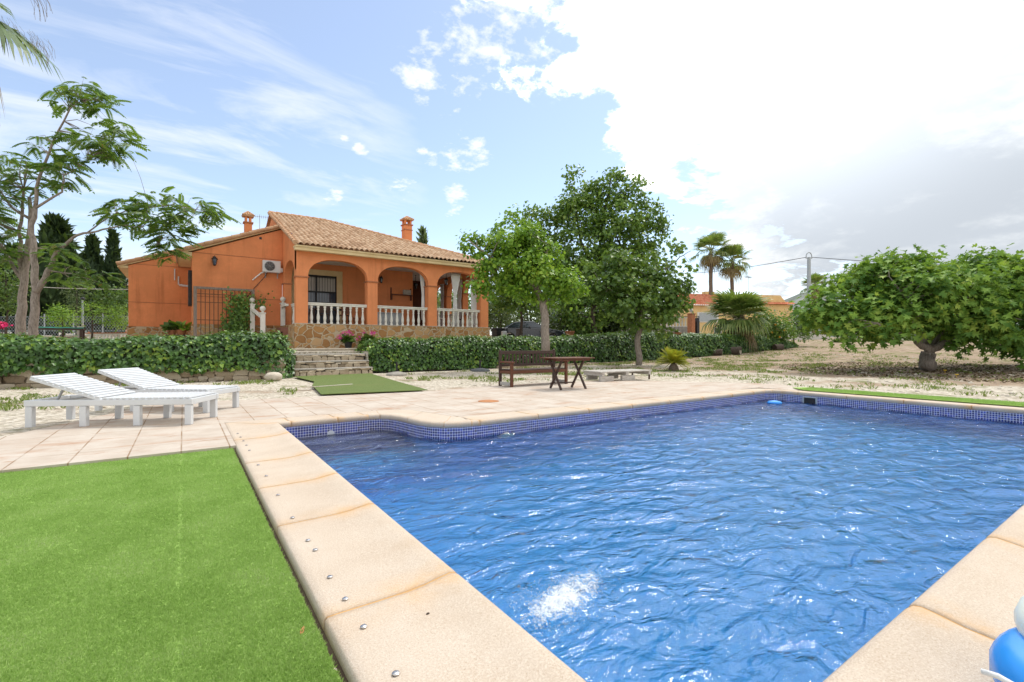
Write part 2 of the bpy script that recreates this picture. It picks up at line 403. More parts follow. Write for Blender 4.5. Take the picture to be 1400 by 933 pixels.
# glass mosaic in the pool (uv in metres)
def mosaic():
    m, k, bs, out = mat_base('pool_mosaic')
    uv = k('ShaderNodeUVMap').outputs[0]
    P_ = 0.036
    br = k('ShaderNodeTexBrick'); br.offset = 0.0; br.squash = 1.0
    k.link(uv, br.inputs['Vector'])
    br.inputs['Scale'].default_value = 1.0
    br.inputs['Mortar Size'].default_value = 0.0034
    br.inputs['Mortar Smooth'].default_value = 0.1
    br.inputs['Brick Width'].default_value = P_
    br.inputs['Row Height'].default_value = P_
    wn = k('ShaderNodeTexWhiteNoise', noise_dimensions='2D')
    fl = k('ShaderNodeVectorMath', operation='FLOOR')
    k.link(k.mapping(uv, scale=(1 / P_, 1 / P_, 1)), fl.inputs[0]); k.link(fl.outputs[0], wn.inputs['Vector'])
    tile = k.ramp(wn.outputs['Value'], [(0.0, (0.006, 0.010, 0.09)), (0.4, (0.014, 0.026, 0.20)), (0.8, (0.03, 0.055, 0.34)), (1.0, (0.06, 0.085, 0.45))])
    k.link(k.mix(br.outputs['Fac'], tile, (0.66, 0.68, 0.80)), bs.inputs['Base Color'])
    bs.inputs['Roughness'].default_value = 0.4
    bs.inputs['Specular IOR Level'].default_value = 0.5
mosaic()
def lightened_mosaic():  # same tiles, brightness put into their colour so the water looks lit
    m, k, bs, out = mat_base('lightened_mosaic')
    uv = k('ShaderNodeUVMap').outputs[0]
    fl = k('ShaderNodeVectorMath', operation='FLOOR'); wn = k('ShaderNodeTexWhiteNoise', noise_dimensions='2D')
    k.link(k.mapping(uv, scale=(32, 32, 1)), fl.inputs[0]); k.link(fl.outputs[0], wn.inputs['Vector'])
    k.link(k.ramp(wn.outputs['Value'], [(0.0, (0.17, 0.50, 0.90)), (0.5, (0.22, 0.59, 0.94)), (1.0, (0.29, 0.65, 0.95))]), bs.inputs['Base Color'])
    bs.inputs['Roughness'].default_value = 0.5
lightened_mosaic()

# pool water: clear, bluish body, rippled mirror on top
def water_mat():
    m = bpy.data.materials.new('pool_water'); m.use_nodes = True
    t = m.node_tree; t.nodes.clear(); k = N(t)
    out = k('ShaderNodeOutputMaterial')
    co = k('ShaderNodeTexCoord').outputs['Object']
    n1 = k.noise(k.mapping(co, scale=(1.0, 1.9, 1), rot=(0, 0, R(36))), 3.4, 3.5, 0.45, 0.7)
    n2 = k.noise(k.mapping(co, scale=(1.0, 1.6, 1), rot=(0, 0, R(20))), 13, 4, 0.55, 0.9)
    hgt = k.math('ADD', k.math('MULTIPLY', n1, 1.0), k.math('MULTIPLY', n2, 0.12))
    b = k('ShaderNodeBump'); b.inputs['Strength'].default_value = 1.0; b.inputs['Distance'].default_value = 0.075
    k.link(hgt, b.inputs['Height'])
    gl = k('ShaderNodeBsdfGlossy'); gl.inputs['Roughness'].default_value = 0.055; k.link(b.outputs[0], gl.inputs['Normal'])
    tr = k('ShaderNodeBsdfTransparent'); tr.inputs['Color'].default_value = (0.97, 0.99, 1.0, 1)
    rf = k('ShaderNodeBsdfRefraction'); rf.inputs['IOR'].default_value = 1.33; rf.inputs['Roughness'].default_value = 0.0
    rf.inputs['Color'].default_value = (0.95, 0.98, 1, 1)
    k.link(b.outputs[0], rf.inputs['Normal'])
    m1 = k('ShaderNodeMixShader'); m1.inputs[0].default_value = 1.0
    k.link(tr.outputs[0], m1.inputs[1]); k.link(rf.outputs[0], m1.inputs[2])
    fr = k('ShaderNodeFresnel'); fr.inputs['IOR'].default_value = 1.52; k.link(b.outputs[0], fr.inputs['Normal'])
    m2 = k('ShaderNodeMixShader'); k.link(fr.outputs[0], m2.inputs[0])
    k.link(m1.outputs[0], m2.inputs[1]); k.link(gl.outputs[0], m2.inputs[2])
    k.link(m2.outputs[0], out.inputs['Surface'])
    va = k('ShaderNodeVolumeAbsorption'); va.inputs['Color'].default_value = (0.03, 0.73, 0.99, 1); va.inputs['Density'].default_value = 0.40
    k.link(va.outputs[0], out.inputs['Volume'])
    MATS['pool_water'] = m
water_mat()

# loose limestone ground with weeds and earth
def ground_mat():
    m, k, bs, out = mat_base('gravel_ground')
    co = k('ShaderNodeTexCoord').outputs['Object']
    sp = k('ShaderNodeSeparateXYZ'); k.link(co, sp.inputs[0])
    vo = k('ShaderNodeTexVoronoi', feature='F1'); vo.inputs['Scale'].default_value = 16; k.link(co, vo.inputs['Vector'])
    sc_ = k('ShaderNodeSeparateColor'); k.link(vo.outputs['Color'], sc_.inputs[0])
    chips = k.ramp(k.math('ADD', k.math('MULTIPLY', sc_.outputs[0], 0.7), k.math('MULTIPLY', k.noise(co, 30, 4), 0.35)), [(0.1, (0.30, 0.25, 0.19)), (0.45, (0.52, 0.46, 0.37)), (0.9, (0.70, 0.65, 0.56))])
    earth = k.ramp(k.noise(co, 2.6, 9, 0.7), [(0.3, (0.19, 0.135, 0.09)), (0.5, (0.36, 0.27, 0.195)), (0.75, (0.52, 0.43, 0.33))])
    patch = k.noise(co, 0.45, 9, 0.66)
    east = k.smooth(sp.outputs['X'], 12.0, 22.0, 0.0, 0.17)
    far = k.smooth(sp.outputs['X'], 19.0, 26.0, 0.0, 0.12)
    f = k.smooth(k.math('ADD', patch, k.math('ADD', east, far)), 0.52, 0.68)
    col = k.mix(f, chips, earth)
    gr = k.smooth(k.math('ADD', k.noise(k.mapping(co, loc=(4, 2, 0)), 0.8, 10, 0.74), k.math('MULTIPLY', far, 0.4)), 0.54, 0.66, 0, 0.8)
    grass = k.ramp(k.noise(co, 12, 6, 0.7), [(0.3, (0.10, 0.12, 0.035)), (0.7, (0.27, 0.27, 0.11))])
    col = k.mix(gr, col, grass)
    k.link(col, bs.inputs['Base Color'])
    bs.inputs['Roughness'].default_value = 1.0
    bs.inputs['Specular IOR Level'].default_value = 0.1
    b = k('ShaderNodeBump'); b.inputs['Strength'].default_value = 0.9; b.inputs['Distance'].default_value = 0.04
    k.link(k.math('ADD', k.math('MULTIPLY', vo.outputs['Distance'], 0.8), k.noise(co, 9, 7, 0.7)), b.inputs['Height'])
    k.link(b.outputs[0], bs.inputs['Normal'])
ground_mat()

# foliage: each leaf its own tone
def leaf_mat(name, stops, trans=0.35, rough=0.42, spec=0.45, clump=0.35, cs=0.9):
    m, k, bs, out = mat_base(name)
    rnd = k('ShaderNodeNewGeometry').outputs['Random Per Island']
    co = k('ShaderNodeTexCoord').outputs['Object']
    cl_ = k.noise(co, cs, 4, 0.6)
    f = k.math('ADD', k.math('MULTIPLY', rnd, 1 - clump), k.math('MULTIPLY', k.smooth(cl_, 0.3, 0.7), clump))
    col = k.ramp(f, stops)
    k.link(col, bs.inputs['Base Color'])
    bs.inputs['Roughness'].default_value = rough
    bs.inputs['Specular IOR Level'].default_value = spec
    tl = k('ShaderNodeBsdfTranslucent')
    k.link(k.mix(0.6, col, (0.30, 0.45, 0.04)), tl.inputs['Color'])
    mx_ = k('ShaderNodeMixShader'); mx_.inputs[0].default_value = trans
    k.link(bs.outputs[0], mx_.inputs[1]); k.link(tl.outputs[0], mx_.inputs[2])
    k.link(mx_.outputs[0], out.inputs[0])
leaf_mat('ivy_leaf', [(0.0, (0.024, 0.06, 0.016)), (0.45, (0.058, 0.14, 0.03)), (0.72, (0.11, 0.23, 0.042)), (0.86, (0.24, 0.38, 0.05)), (1.0, (0.40, 0.50, 0.07))], 0.22, 0.38, 0.5, 0.3, 1.6)
leaf_mat('fig_leaf', [(0.0, (0.04, 0.105, 0.026)), (0.35, (0.12, 0.25, 0.05)), (0.72, (0.26, 0.42, 0.075)), (1.0, (0.50, 0.58, 0.11))], 0.32, 0.6, 0.2)
leaf_mat('lime_leaf', [(0.0, (0.05, 0.13, 0.016)), (0.4, (0.14, 0.29, 0.03)), (0.75, (0.28, 0.46, 0.05)), (1.0, (0.48, 0.62, 0.08))], 0.34)
leaf_mat('plane_leaf', [(0.0, (0.04, 0.09, 0.018)), (0.5, (0.10, 0.19, 0.038)), (0.8, (0.19, 0.30, 0.06)), (0.95, (0.30, 0.38, 0.09)), (1.0, (0.44, 0.45, 0.2))], 0.30)
leaf_mat('poplar_leaf', [(0.0, (0.04, 0.095, 0.02)), (0.45, (0.11, 0.215, 0.042)), (0.78, (0.23, 0.36, 0.066)), (1.0, (0.42, 0.50, 0.14))], 0.28)
leaf_mat('heaven_leaf', [(0.0, (0.03, 0.085, 0.014)), (0.5, (0.065, 0.155, 0.028)), (0.85, (0.16, 0.28, 0.05)), (0.95, (0.25, 0.22, 0.06)), (1.0, (0.30, 0.14, 0.05))], 0.40)
leaf_mat('cypress_leaf', [(0.0, (0.010, 0.024, 0.009)), (0.7, (0.026, 0.052, 0.018)), (1.0, (0.05, 0.085, 0.03))], 0.10, 0.7, 0.2)
leaf_mat('bush_leaf', [(0.0, (0.025, 0.06, 0.012)), (0.6, (0.07, 0.14, 0.03)), (1.0, (0.18, 0.27, 0.06))], 0.3)
leaf_mat('dark_leaf', [(0.0, (0.012, 0.030, 0.010)), (0.6, (0.030, 0.065, 0.018)), (1.0, (0.07, 0.12, 0.03))], 0.2)
leaf_mat('olive_leaf', [(0.0, (0.05, 0.075, 0.03)), (0.6, (0.10, 0.145, 0.06)), (1.0, (0.19, 0.24, 0.11))], 0.25)
leaf_mat('palm_leaf', [(0.0, (0.055, 0.10, 0.03)), (0.5, (0.15, 0.22, 0.055)), (0.85, (0.30, 0.34, 0.11)), (1.0, (0.48, 0.43, 0.20))], 0.28)
leaf_mat('palm_dry', [(0.0, (0.17, 0.11, 0.055)), (0.6, (0.30, 0.22, 0.12)), (1.0, (0.42, 0.33, 0.19))], 0.25, 0.7)
leaf_mat('cycad_leaf', [(0.0, (0.14, 0.17, 0.012)), (0.6, (0.33, 0.33, 0.025)), (1.0, (0.50, 0.38, 0.03))], 0.3)
leaf_mat('turf_blade', [(0.0, (0.24, 0.39, 0.09)), (0.5, (0.39, 0.56, 0.17)), (0.85, (0.51, 0.65, 0.26)), (1.0, (0.62, 0.65, 0.42))], 0.25, 0.45, 0.4, 0.35, 2.2)
leaf_mat('weed_leaf', [(0.0, (0.08, 0.12, 0.02)), (0.6, (0.17, 0.22, 0.05)), (1.0, (0.36, 0.33, 0.15))], 0.3)
leaf_mat('litter_leaf', [(0.0, (0.045, 0.03, 0.02)), (0.6, (0.12, 0.08, 0.05)), (1.0, (0.24, 0.17, 0.10))], 0.05, 0.9, 0.1)
mk('turf_base', [(0.3, (0.25, 0.41, 0.095)), (0.55, (0.33, 0.50, 0.125)), (0.8, (0.41, 0.57, 0.18))], 55, detail=5, rough=0.95, bump=0.8, bscale=240, dist=0.012)
mk('mat_green', [(0.3, (0.095, 0.14, 0.036)), (0.55, (0.145, 0.195, 0.056)), (0.8, (0.20, 0.25, 0.085))], 45, detail=6, rough=0.95, bump=0.9, bscale=120, dist=0.015, dirt=((0.20, 0.19, 0.07), 1.5, 0.5, 0.75, 0.5))
mk('hedge_filler', [(0.3, (0.018, 0.022, 0.010)), (0.7, (0.04, 0.045, 0.02))], 8, rough=1)  # dark tone of the filler added inside the ivy
def foam_mat():
    m, k, bs, out = mat_base('foam_film')
    co = k('ShaderNodeTexCoord').outputs['Object']
    de = k('ShaderNodeAttribute', attribute_name='foam_amount').outputs['Fac']
    f = k.math('ADD', de, k.math('ADD', k.math('MULTIPLY', k.math('SUBTRACT', k.noise(co, 26, 6, 0.66, 0.9), 0.5), 2.6), k.math('MULTIPLY', k.math('SUBTRACT', k.noise(co, 100, 4, 0.65), 0.5), 1.5)))
    bs.inputs['Base Color'].default_value = (0.80, 0.85, 0.89, 1)
    bs.inputs['Roughness'].default_value = 0.5
    k.link(k.smooth(f, 0.40, 1.25, 0.0, 0.92), bs.inputs['Alpha'])
    b = k('ShaderNodeBump'); b.inputs['Strength'].default_value = 1.0; b.inputs['Distance'].default_value = 0.012
    k.link(k.noise(co, 70, 6, 0.7), b.inputs['Height']); k.link(b.outputs[0], bs.inputs['Normal'])
foam_mat()
mk('foam_white', [(0.3, (0.78, 0.83, 0.88)), (0.7, (0.86, 0.89, 0.92))], 9, rough=0.4)
# ------------------------------------------------------------------ builders
class MB:
    """collects boxes, bars, tubes, prisms; build() links them as ONE mesh object"""
    def __init__(s):
        s.v = []; s.f = []; s.mi = []; s.m = 0
    def add(s, verts, faces):
        b = len(s.v)
        s.v += [tuple(x) for x in verts]
        s.f += [tuple(i + b for i in f) for f in faces]
        s.mi += [s.m] * len(faces)
        return s
    def box(s, x0, x1, y0, y1, z0, z1, M4=None):
        v = [(x0, y0, z0), (x1, y0, z0), (x1, y1, z0), (x0, y1, z0), (x0, y0, z1), (x1, y0, z1), (x1, y1, z1), (x0, y1, z1)]
        if M4 is not None:
            v = [M4 @ Vector(p) for p in v]
        return s.add(v, [(0, 3, 2, 1), (4, 5, 6, 7), (0, 1, 5, 4), (1, 2, 6, 5), (2, 3, 7, 6), (3, 0, 4, 7)])
    def bar(s, a, b, w, h, up=(0, 0, 1)):
        """rectangular bar from a to b: w across, h along up"""
        a, b = Vector(a), Vector(b)
        t = (b - a).normalized(); u = Vector(up)
        x = t.cross(u)
        if x.length < 1e-4:
            x = t.cross(Vector((0, 1, 0)))
        x.normalize(); z = x.cross(t).normalized()
        v = []
        for p in (a, b):
            for i, j in ((-1, -1), (1, -1), (1, 1), (-1, 1)):
                v.append(p + x * (i * w / 2) + z * (j * h / 2))
        return s.add(v, [(0, 1, 2, 3), (7, 6, 5, 4), (0, 4, 5, 1), (1, 5, 6, 2), (2, 6, 7, 3), (3, 7, 4, 0)])
    def tube(s, pts, rad, n=8, cap=True):
        pts = [Vector(p) for p in pts]
        if not hasattr(rad, '__len__'):
            rad = [rad] * len(pts)
        rings = []
        x = None
        for i, p in enumerate(pts):
            t = (pts[min(i + 1, len(pts) - 1)] - pts[max(i - 1, 0)]).normalized()
            if x is None:
                x = t.orthogonal().normalized()
            x = (x - t * x.dot(t)).normalized(); y = t.cross(x)
            rings.append([p + (x * math.cos(2 * math.pi * k / n) + y * math.sin(2 * math.pi * k / n)) * rad[i] for k in range(n)])
        v = [q for r in rings for q in r]
        f = []
        for i in range(len(pts) - 1):
            for k in range(n):
                f.append((i * n + k, i * n + (k + 1) % n, (i + 1) * n + (k + 1) % n, (i + 1) * n + k))
        if cap:
            f.append(tuple(range(n - 1, -1, -1))); f.append(tuple((len(pts) - 1) * n + k for k in range(n)))
        return s.add(v, f)
    def lathe(s, prof, loc=(0, 0, 0), n=14, M4=None):
        """prof: (radius, z) from bottom to top"""
        v = []
        for r, z in prof:
            for k in range(n):
                a = 2 * math.pi * k / n
                p = Vector((r * math.cos(a), r * math.sin(a), z))
                v.append((M4 @ p) if M4 is not None else p + Vector(loc))
        f = []
        for i in range(len(prof) - 1):
            for k in range(n):
                f.append((i * n + k, i * n + (k + 1) % n, (i + 1) * n + (k + 1) % n, (i + 1) * n + k))
        f.append(tuple(range(n - 1, -1, -1))); f.append(tuple((len(prof) - 1) * n + k for k in range(n)))
        return s.add(v, f)
    def prism(s, poly, ext):
        """planar polygon (3D points) pushed along ext"""
        n = len(poly); e = Vector(ext)
        v = [Vector(p) for p in poly] + [Vector(p) + e for p in poly]
        f = [tuple(range(n)), tuple(range(2 * n - 1, n - 1, -1))]
        for i in range(n):
            j = (i + 1) % n
            f.append((i, i + n, j + n, j))
        return s.add(v, f)
    def blobby(s, c, r, seed=0, amp=0.2, sub=2, sc=(1, 1, 1), fr=1.5):
        bm = bmesh.new(); bmesh.ops.create_icosphere(bm, subdivisions=sub, radius=1)
        vs = []
        for q in bm.verts:
            d = q.co.copy()
            k = 1 + amp * mnoise.noise(d * fr + Vector((seed * 3.7, seed * 1.3, seed)))
            vs.append((c[0] + d.x * r * sc[0] * k, c[1] + d.y * r * sc[1] * k, c[2] + d.z * r * sc[2] * k))
        bm.verts.index_update()
        fs = [tuple(q.index for q in f.verts) for f in bm.faces]
        bm.free()
        return s.add(vs, fs)
    def build(s, name, mats, parent=None, smooth=False, bevel=0.0, seg=2, origin=None, angle=40):
        me = bpy.data.meshes.new(name)
        v = s.v
        if origin is not None:
            ox, oy, oz = origin
            v = [(a - ox, b - oy, c - oz) for a, b, c in v]
        me.from_pydata(v, [], s.f)
        if isinstance(mats, str):
            mats = [mats]
        for q in mats:
            me.materials.append(MATS[q])
        if len(mats) > 1:
            me.polygons.foreach_set('material_index', s.mi)
        bm = bmesh.new(); bm.from_mesh(me)
        bmesh.ops.recalc_face_normals(bm, faces=bm.faces)
        bm.to_mesh(me); bm.free()
        if smooth:
            me.shade_smooth()
            if angle:
                me.set_sharp_from_angle(angle=R(angle))
        o = bpy.data.objects.new(name, me)
        COL.objects.link(o)
        if origin is not None:
            o.location = origin
        if parent is not None:
            put_under(o, parent)
        if bevel:
            b = o.modifiers.new('bevel', 'BEVEL'); b.width = bevel; b.segments = seg; b.limit_method = 'ANGLE'
        return o

def put_under(o, parent):
    """parent without moving: the parents here carry no scale"""
    wm = o.matrix_basis.copy()
    o.parent = parent
    chain = Matrix()
    p = parent
    while p is not None:
        chain = p.matrix_basis @ chain
        p = p.parent
    o.matrix_basis = chain.inverted() @ wm

def tag(o, label=None, cat=None, group=None, kind=None):
    if label: o['label'] = label
    if cat: o['category'] = cat
    if group: o['group'] = group
    if kind: o['kind'] = kind
    return o
def thing(name, label, cat, loc=(0, 0, 0), rz=0.0, group=None):
    o = bpy.data.objects.new(name, None)
    COL.objects.link(o)
    o.location = loc; o.rotation_euler = (0, 0, rz)
    o.empty_display_size = 0.1
    return tag(o, label, cat, group)
def local(mb, name, mats, parent, **kw):
    """build in the parent's own coordinates"""
    o = mb.build(name, mats, None, **kw)
    o.parent = parent
    return o
def copy_tree(o, parent=None):
    c = o.copy(); COL.objects.link(c)
    if parent is not None:
        c.parent = parent
    for ch in list(o.children):
        copy_tree(ch, c)
    return c

def npmesh(name, verts, loops, starts, mat, parent=None, smooth=False):
    me = bpy.data.meshes.new(name)
    me.vertices.add(len(verts)); me.vertices.foreach_set('co', np.ascontiguousarray(verts, dtype=np.float32).ravel())
    me.loops.add(len(loops)); me.loops.foreach_set('vertex_index', np.ascontiguousarray(loops, dtype=np.int32))
    me.polygons.add(len(starts)); me.polygons.foreach_set('loop_start', np.ascontiguousarray(starts, dtype=np.int32))
    me.update(calc_edges=True); me.validate()
    me.materials.append(MATS[mat])
    if smooth:
        me.shade_smooth()
    o = bpy.data.objects.new(name, me); COL.objects.link(o)
    if parent is not None:
        put_under(o, parent)
    return o

# ---- leaves
def half_leaf(outline, fold=0.12, droop=0.0):
    """symmetric leaf from the outline of its right half (x, y); two planar halves folded on the midrib"""
    pts = [(0.0, 0.0)] + outline + [(0.0, 1.0)]
    v = []
    for x, y in pts:
        v.append((x, y, abs(x) * fold - droop * y * y))
    nl = len(pts)
    for x, y in outline:
        v.append((-x, y, abs(x) * fold - droop * y * y))
    right = list(range(nl))
    left = [0] + [nl - 1] + list(range(nl + len(outline) - 1, nl - 1, -1))
    return np.array(v, dtype=np.float32), [right, left]
LEAF_OVAL = half_leaf([(0.30, 0.30), (0.30, 0.62)], 0.3)
LEAF_HEART = half_leaf([(0.36, 0.06), (0.42, 0.36), (0.20, 0.74)], 0.25)
LEAF_IVY = half_leaf([(0.26, -0.14), (0.52, 0.10), (0.30, 0.34), (0.34, 0.60), (0.14, 0.72)], 0.28)
LEAF_FIG = half_leaf([(0.24, -0.06), (0.58, 0.18), (0.22, 0.34), (0.54, 0.70), (0.14, 0.62)], 0.25, 0.25)
LEAF_PLANE = half_leaf([(0.20, 0.0), (0.54, 0.16), (0.32, 0.34), (0.40, 0.62), (0.16, 0.66)], 0.2, 0.15)
LEAF_LANCE = half_leaf([(0.13, 0.25), (0.11, 0.65)], 0.3)
def tri_blade(w, lean):
    return np.array([(-w / 2, 0, 0), (w / 2, 0, 0), (0, lean, 1)], dtype=np.float32), [[0, 1, 2]]
def pinnate(pairs=9, length=1.0):
    """a drooping compound leaf: paired leaflets along an arching rachis"""
    V = []; F = []
    for i in range(pairs + 1):
        t = (i + 1) / (pairs + 1)
        y = t; z = -0.42 * t * t
        for sgn in ((1, -1) if i < pairs else (0,)):
            L = 0.31 * (1 - 0.45 * abs(t - 0.45)); w = 0.165
            d = np.array([sgn * 0.88, 0.35 if sgn else 1.0, -0.32]); d /= np.linalg.norm(d)
            s_ = np.array([-d[1], d[0], 0]); s_ /= np.linalg.norm(s_)
            p0 = np.array([0, y, z])
            b = len(V)
            V += [p0, p0 + d * L * 0.35 + s_ * w / 2, p0 + d * L + np.array([0, 0, -0.05]), p0 + d * L * 0.35 - s_ * w / 2]
            F += [[b, b + 1, b + 2, b + 3]]
    b = len(V)
    V += [np.array([-0.008, 0, 0]), np.array([0.008, 0, 0]), np.array([0.006, 0.5, -0.105]), np.array([-0.006, 0.5, -0.105]), np.array([0.0, 1, -0.42])]
    F += [[b, b + 1, b + 2, b + 3], [b + 3, b + 2, b + 4]]
    return np.array(V, dtype=np.float32), F
LEAF_PINNATE = pinnate()

def unit(a):
    return a / np.maximum(np.linalg.norm(a, axis=-1, keepdims=True), 1e-9)
def leaves(name, tpl, pos, nrm, direc, size, mat, parent=None):
    """one mesh of leaves: pos (N,3), face normal, growth direction, size (N,)"""
    tv, tf = tpl
    n_ = unit(np.asarray(nrm, dtype=np.float64))
    y = np.asarray(direc, dtype=np.float64)
    y = unit(y - n_ * (y * n_).sum(1, keepdims=True))
    x = np.cross(y, n_)
    sz = np.asarray(size)[:, None, None]
    V = np.asarray(pos)[:, None, :] + sz * (tv[None, :, 0:1] * x[:, None, :] + tv[None, :, 1:2] * y[:, None, :] + tv[None, :, 2:3] * n_[:, None, :])
    N_, K = len(pos), len(tv)
    fl = np.concatenate([np.array(f) for f in tf]); ln = np.array([len(f) for f in tf])
    loops = (fl[None, :] + (np.arange(N_) * K)[:, None]).ravel()
    st = np.concatenate([[0], np.cumsum(ln)[:-1]])
    starts = (st[None, :] + (np.arange(N_) * len(fl))[:, None]).ravel()
    return npmesh(name, V.reshape(-1, 3), loops, starts, mat, parent)

def rand_dirs(n, rng=RNG):
    return unit(rng.normal(size=(n, 3)))
def crown_points(blobs, n_clumps, per, clump_r, rng, shell=0.55, up=0.35, flat=1.0):
    """leaf positions and outward directions: clumps spread through ellipsoids (c, r, (sx,sy,sz))"""
    w = np.array([b[1] ** 2 for b in blobs]); w /= w.sum()
    which = rng.choice(len(blobs), n_clumps, p=w)
    d = rand_dirs(n_clumps, rng)
    rad = shell + (1 - shell) * rng.random(n_clumps) ** 0.6
    rad *= 1 + 0.16 * rng.normal(size=n_clumps) * (rng.random(n_clumps) < 0.5)
    C = np.array([tuple(b[0]) for b in blobs])[which]
    Rr = np.array([b[1] for b in blobs])[which][:, None] * np.array([b[2] if len(b) > 2 else (1, 1, 1) for b in blobs])[which]
    cl = C + d * Rr * rad[:, None]
    cnt = rng.poisson(per, n_clumps) + 1
    idx = np.repeat(np.arange(n_clumps), cnt)
    off = rng.normal(size=(len(idx), 3)) * clump_r * np.array([1, 1, flat])
    pos = cl[idx] + off
    out = unit(d[idx] * 0.7 + off / max(clump_r, 1e-6) * 0.35 + np.array([0, 0, up]))
    return pos, out, cl
def crown(name, tpl, mat, parent, blobs, n_clumps, per, clump_r, size, seed, droop=0.5, up=0.5, jit=0.55, shell=0.55, flat=0.8):
    rng = np.random.default_rng(seed)
    pos, out, cl = crown_points(blobs, n_clumps, per, clump_r, rng, shell, up, flat)
    n_ = len(pos)
    nrm = unit(out * 0.6 + np.array([0, 0, up]) + rng.normal(size=(n_, 3)) * jit)
    direc = unit(out + rng.normal(size=(n_, 3)) * 0.6 + np.array([0, 0, -droop]))
    sz = size * (0.65 + 0.6 * rng.random(n_))
    return leaves(name, tpl, pos, nrm, direc, sz, mat, parent), cl
def wobble(pts, amp, rng):
    """subdivide a limb path and make it crooked"""
    pts = [Vector(p) for p in pts]
    out = []
    for i in range(len(pts) - 1):
        for t in (0.0, 0.33, 0.66):
            q = pts[i].lerp(pts[i + 1], t)
            if not (i == 0 and t == 0):
                q = q + Vector(rng.normal(size=3)) * amp
            out.append(q)
    out.append(pts[-1])
    return out
def limbs(name, mat, parent, paths, twigs=None, tw_r=0.012, seed=0, amp=0.03, n=9):
    """trunk and limbs as one mesh; twigs run from the nearest limb point to the clump centres"""
    rng = np.random.default_rng(seed)
    mb = MB(); nodes = []
    for pts, r0, r1 in paths:
        q = wobble(pts, amp, rng)
        rr = [r0 + (r1 - r0) * (i / (len(q) - 1)) ** 0.8 for i in range(len(q))]
        mb.tube(q, rr, n)
        nodes += list(zip(q[len(q) // 3:], rr[len(q) // 3:]))
    if twigs is not None:
        na = np.array([tuple(p) for p, r in nodes])
        for c in twigs:
            d = np.linalg.norm(na - c, axis=1) + 0.25 * np.maximum(0, na[:, 2] - c[2] + 0.2)
            j = int(np.argmin(d))
            a = nodes[j][0]; b = Vector(c)
            mid = a.lerp(b, 0.5) + Vector(rng.normal(size=3)) * 0.06 * (b - a).length + Vector((0, 0, 0.06 * (b - a).length))
            r0 = min(nodes[j][1] * 0.6, tw_r * (1 + (b - a).length))
            mb.tube([a, mid, b], [r0, r0 * 0.7, r0 * 0.3], 5, False)
    return mb.build(name, mat, parent, smooth=True, angle=0)

# ------------------------------------------------------------------ the lie of the land
def sm(x, a, b):
    t = min(1, max(0, (x - a) / (b - a)))
    return t * t * (3 - 2 * t)
def low_h(x, y):
    """the garden round the pool: level, then rising away to the east and north"""
    d = math.hypot(x, y)
    k = max(0.0, d - 20)
    z = 1.62 * sm(d, 20, 66) + max(0, d - 66) * 0.004
    z += 0.025 * mnoise.noise(Vector((x * 0.5, y * 0.5, 0))) * sm(d, 9, 14) - 0.03 * (1 - sm(d, 16, 24))
    if x < -2.19 and y < 5.9:
        z -= 0.10
    if y > 17.9:
        z -= 0.02
    return z
def ter_h(x, y):
    """the terrace the house stands on"""
    d = math.hypot(x, y)
    z = 0.80 + 0.032 * max(0, y - 19.5) * (1 - sm(x, 14, 26)) + 0.036 * max(0, d - 22) * sm(x, 10, 26)
    z = min(z, 2.05 + 0.002 * d)
    k = sm(x, 27, 40) * (1 - sm(y, 22, 40))
    l = low_h(x, y)
    return z * (1 - k) + (l - 0.06) * k

def grid_patch(mb, xs, ys, h):
    nx, ny = len(xs), len(ys)
    v = [(x, y, h(x, y)) for y in ys for x in xs]
    f = [(j * nx + i, j * nx + i + 1, (j + 1) * nx + i + 1, (j + 1) * nx + i) for j in range(ny - 1) for i in range(nx - 1)]
    mb.add(v, f)
def span(a, b, n):
    return [a + (b - a) * i / n for i in range(n + 1)]
g = MB()
far_l = [-4000, -2500, -1200, -600, -300, -150, -80, -50]
far_r = [60, 80, 110, 150, 300, 600, 1200, 2500, 4000]
X_ALL = far_l + span(-40, 60, 100)[:-1] + far_r
Y_LO = [-4000, -2000, -800, -300, -120, -60, -30, -15, -8, -4, -2, -0.5]
GX0, GX1, GY0, GY1 = -2.2, 12.6, -0.5, 10.3       # the paved rectangle is cut out of the ground sheet
xs_l = [x for x in X_ALL if x < GX0] + [GX0]
xs_m = [GX0] + [x for x in X_ALL if GX0 < x < GX1] + [GX1]
xs_r = [GX1] + [x for x in X_ALL if x > GX1]
ys_m = span(GY0, GY1, 18)
Y_HI = [GY1] + span(11, 60, 98) + [66, 75, 90, 120, 180, 300, 600, 1200, 2500, 4000]
grid_patch(g, X_ALL, Y_LO, low_h)
grid_patch(g, xs_l, ys_m, low_h)
grid_patch(g, xs_r, ys_m, low_h)
grid_patch(g, [GX0, -1, 0.5], span(5.95, GY1, 8), low_h)
grid_patch(g, span(0.5, GX1, 12), span(7.7, GY1, 5), low_h)
grid_patch(g, [11.9, GX1], span(GY0, 7.7, 8), low_h)
grid_patch(g, X_ALL, Y_HI, low_h)
gnd = g.build('ground', 'gravel_ground', smooth=True, angle=0)
tag(gnd, 'pale limestone gravel and dry earth with weeds', kind='structure')

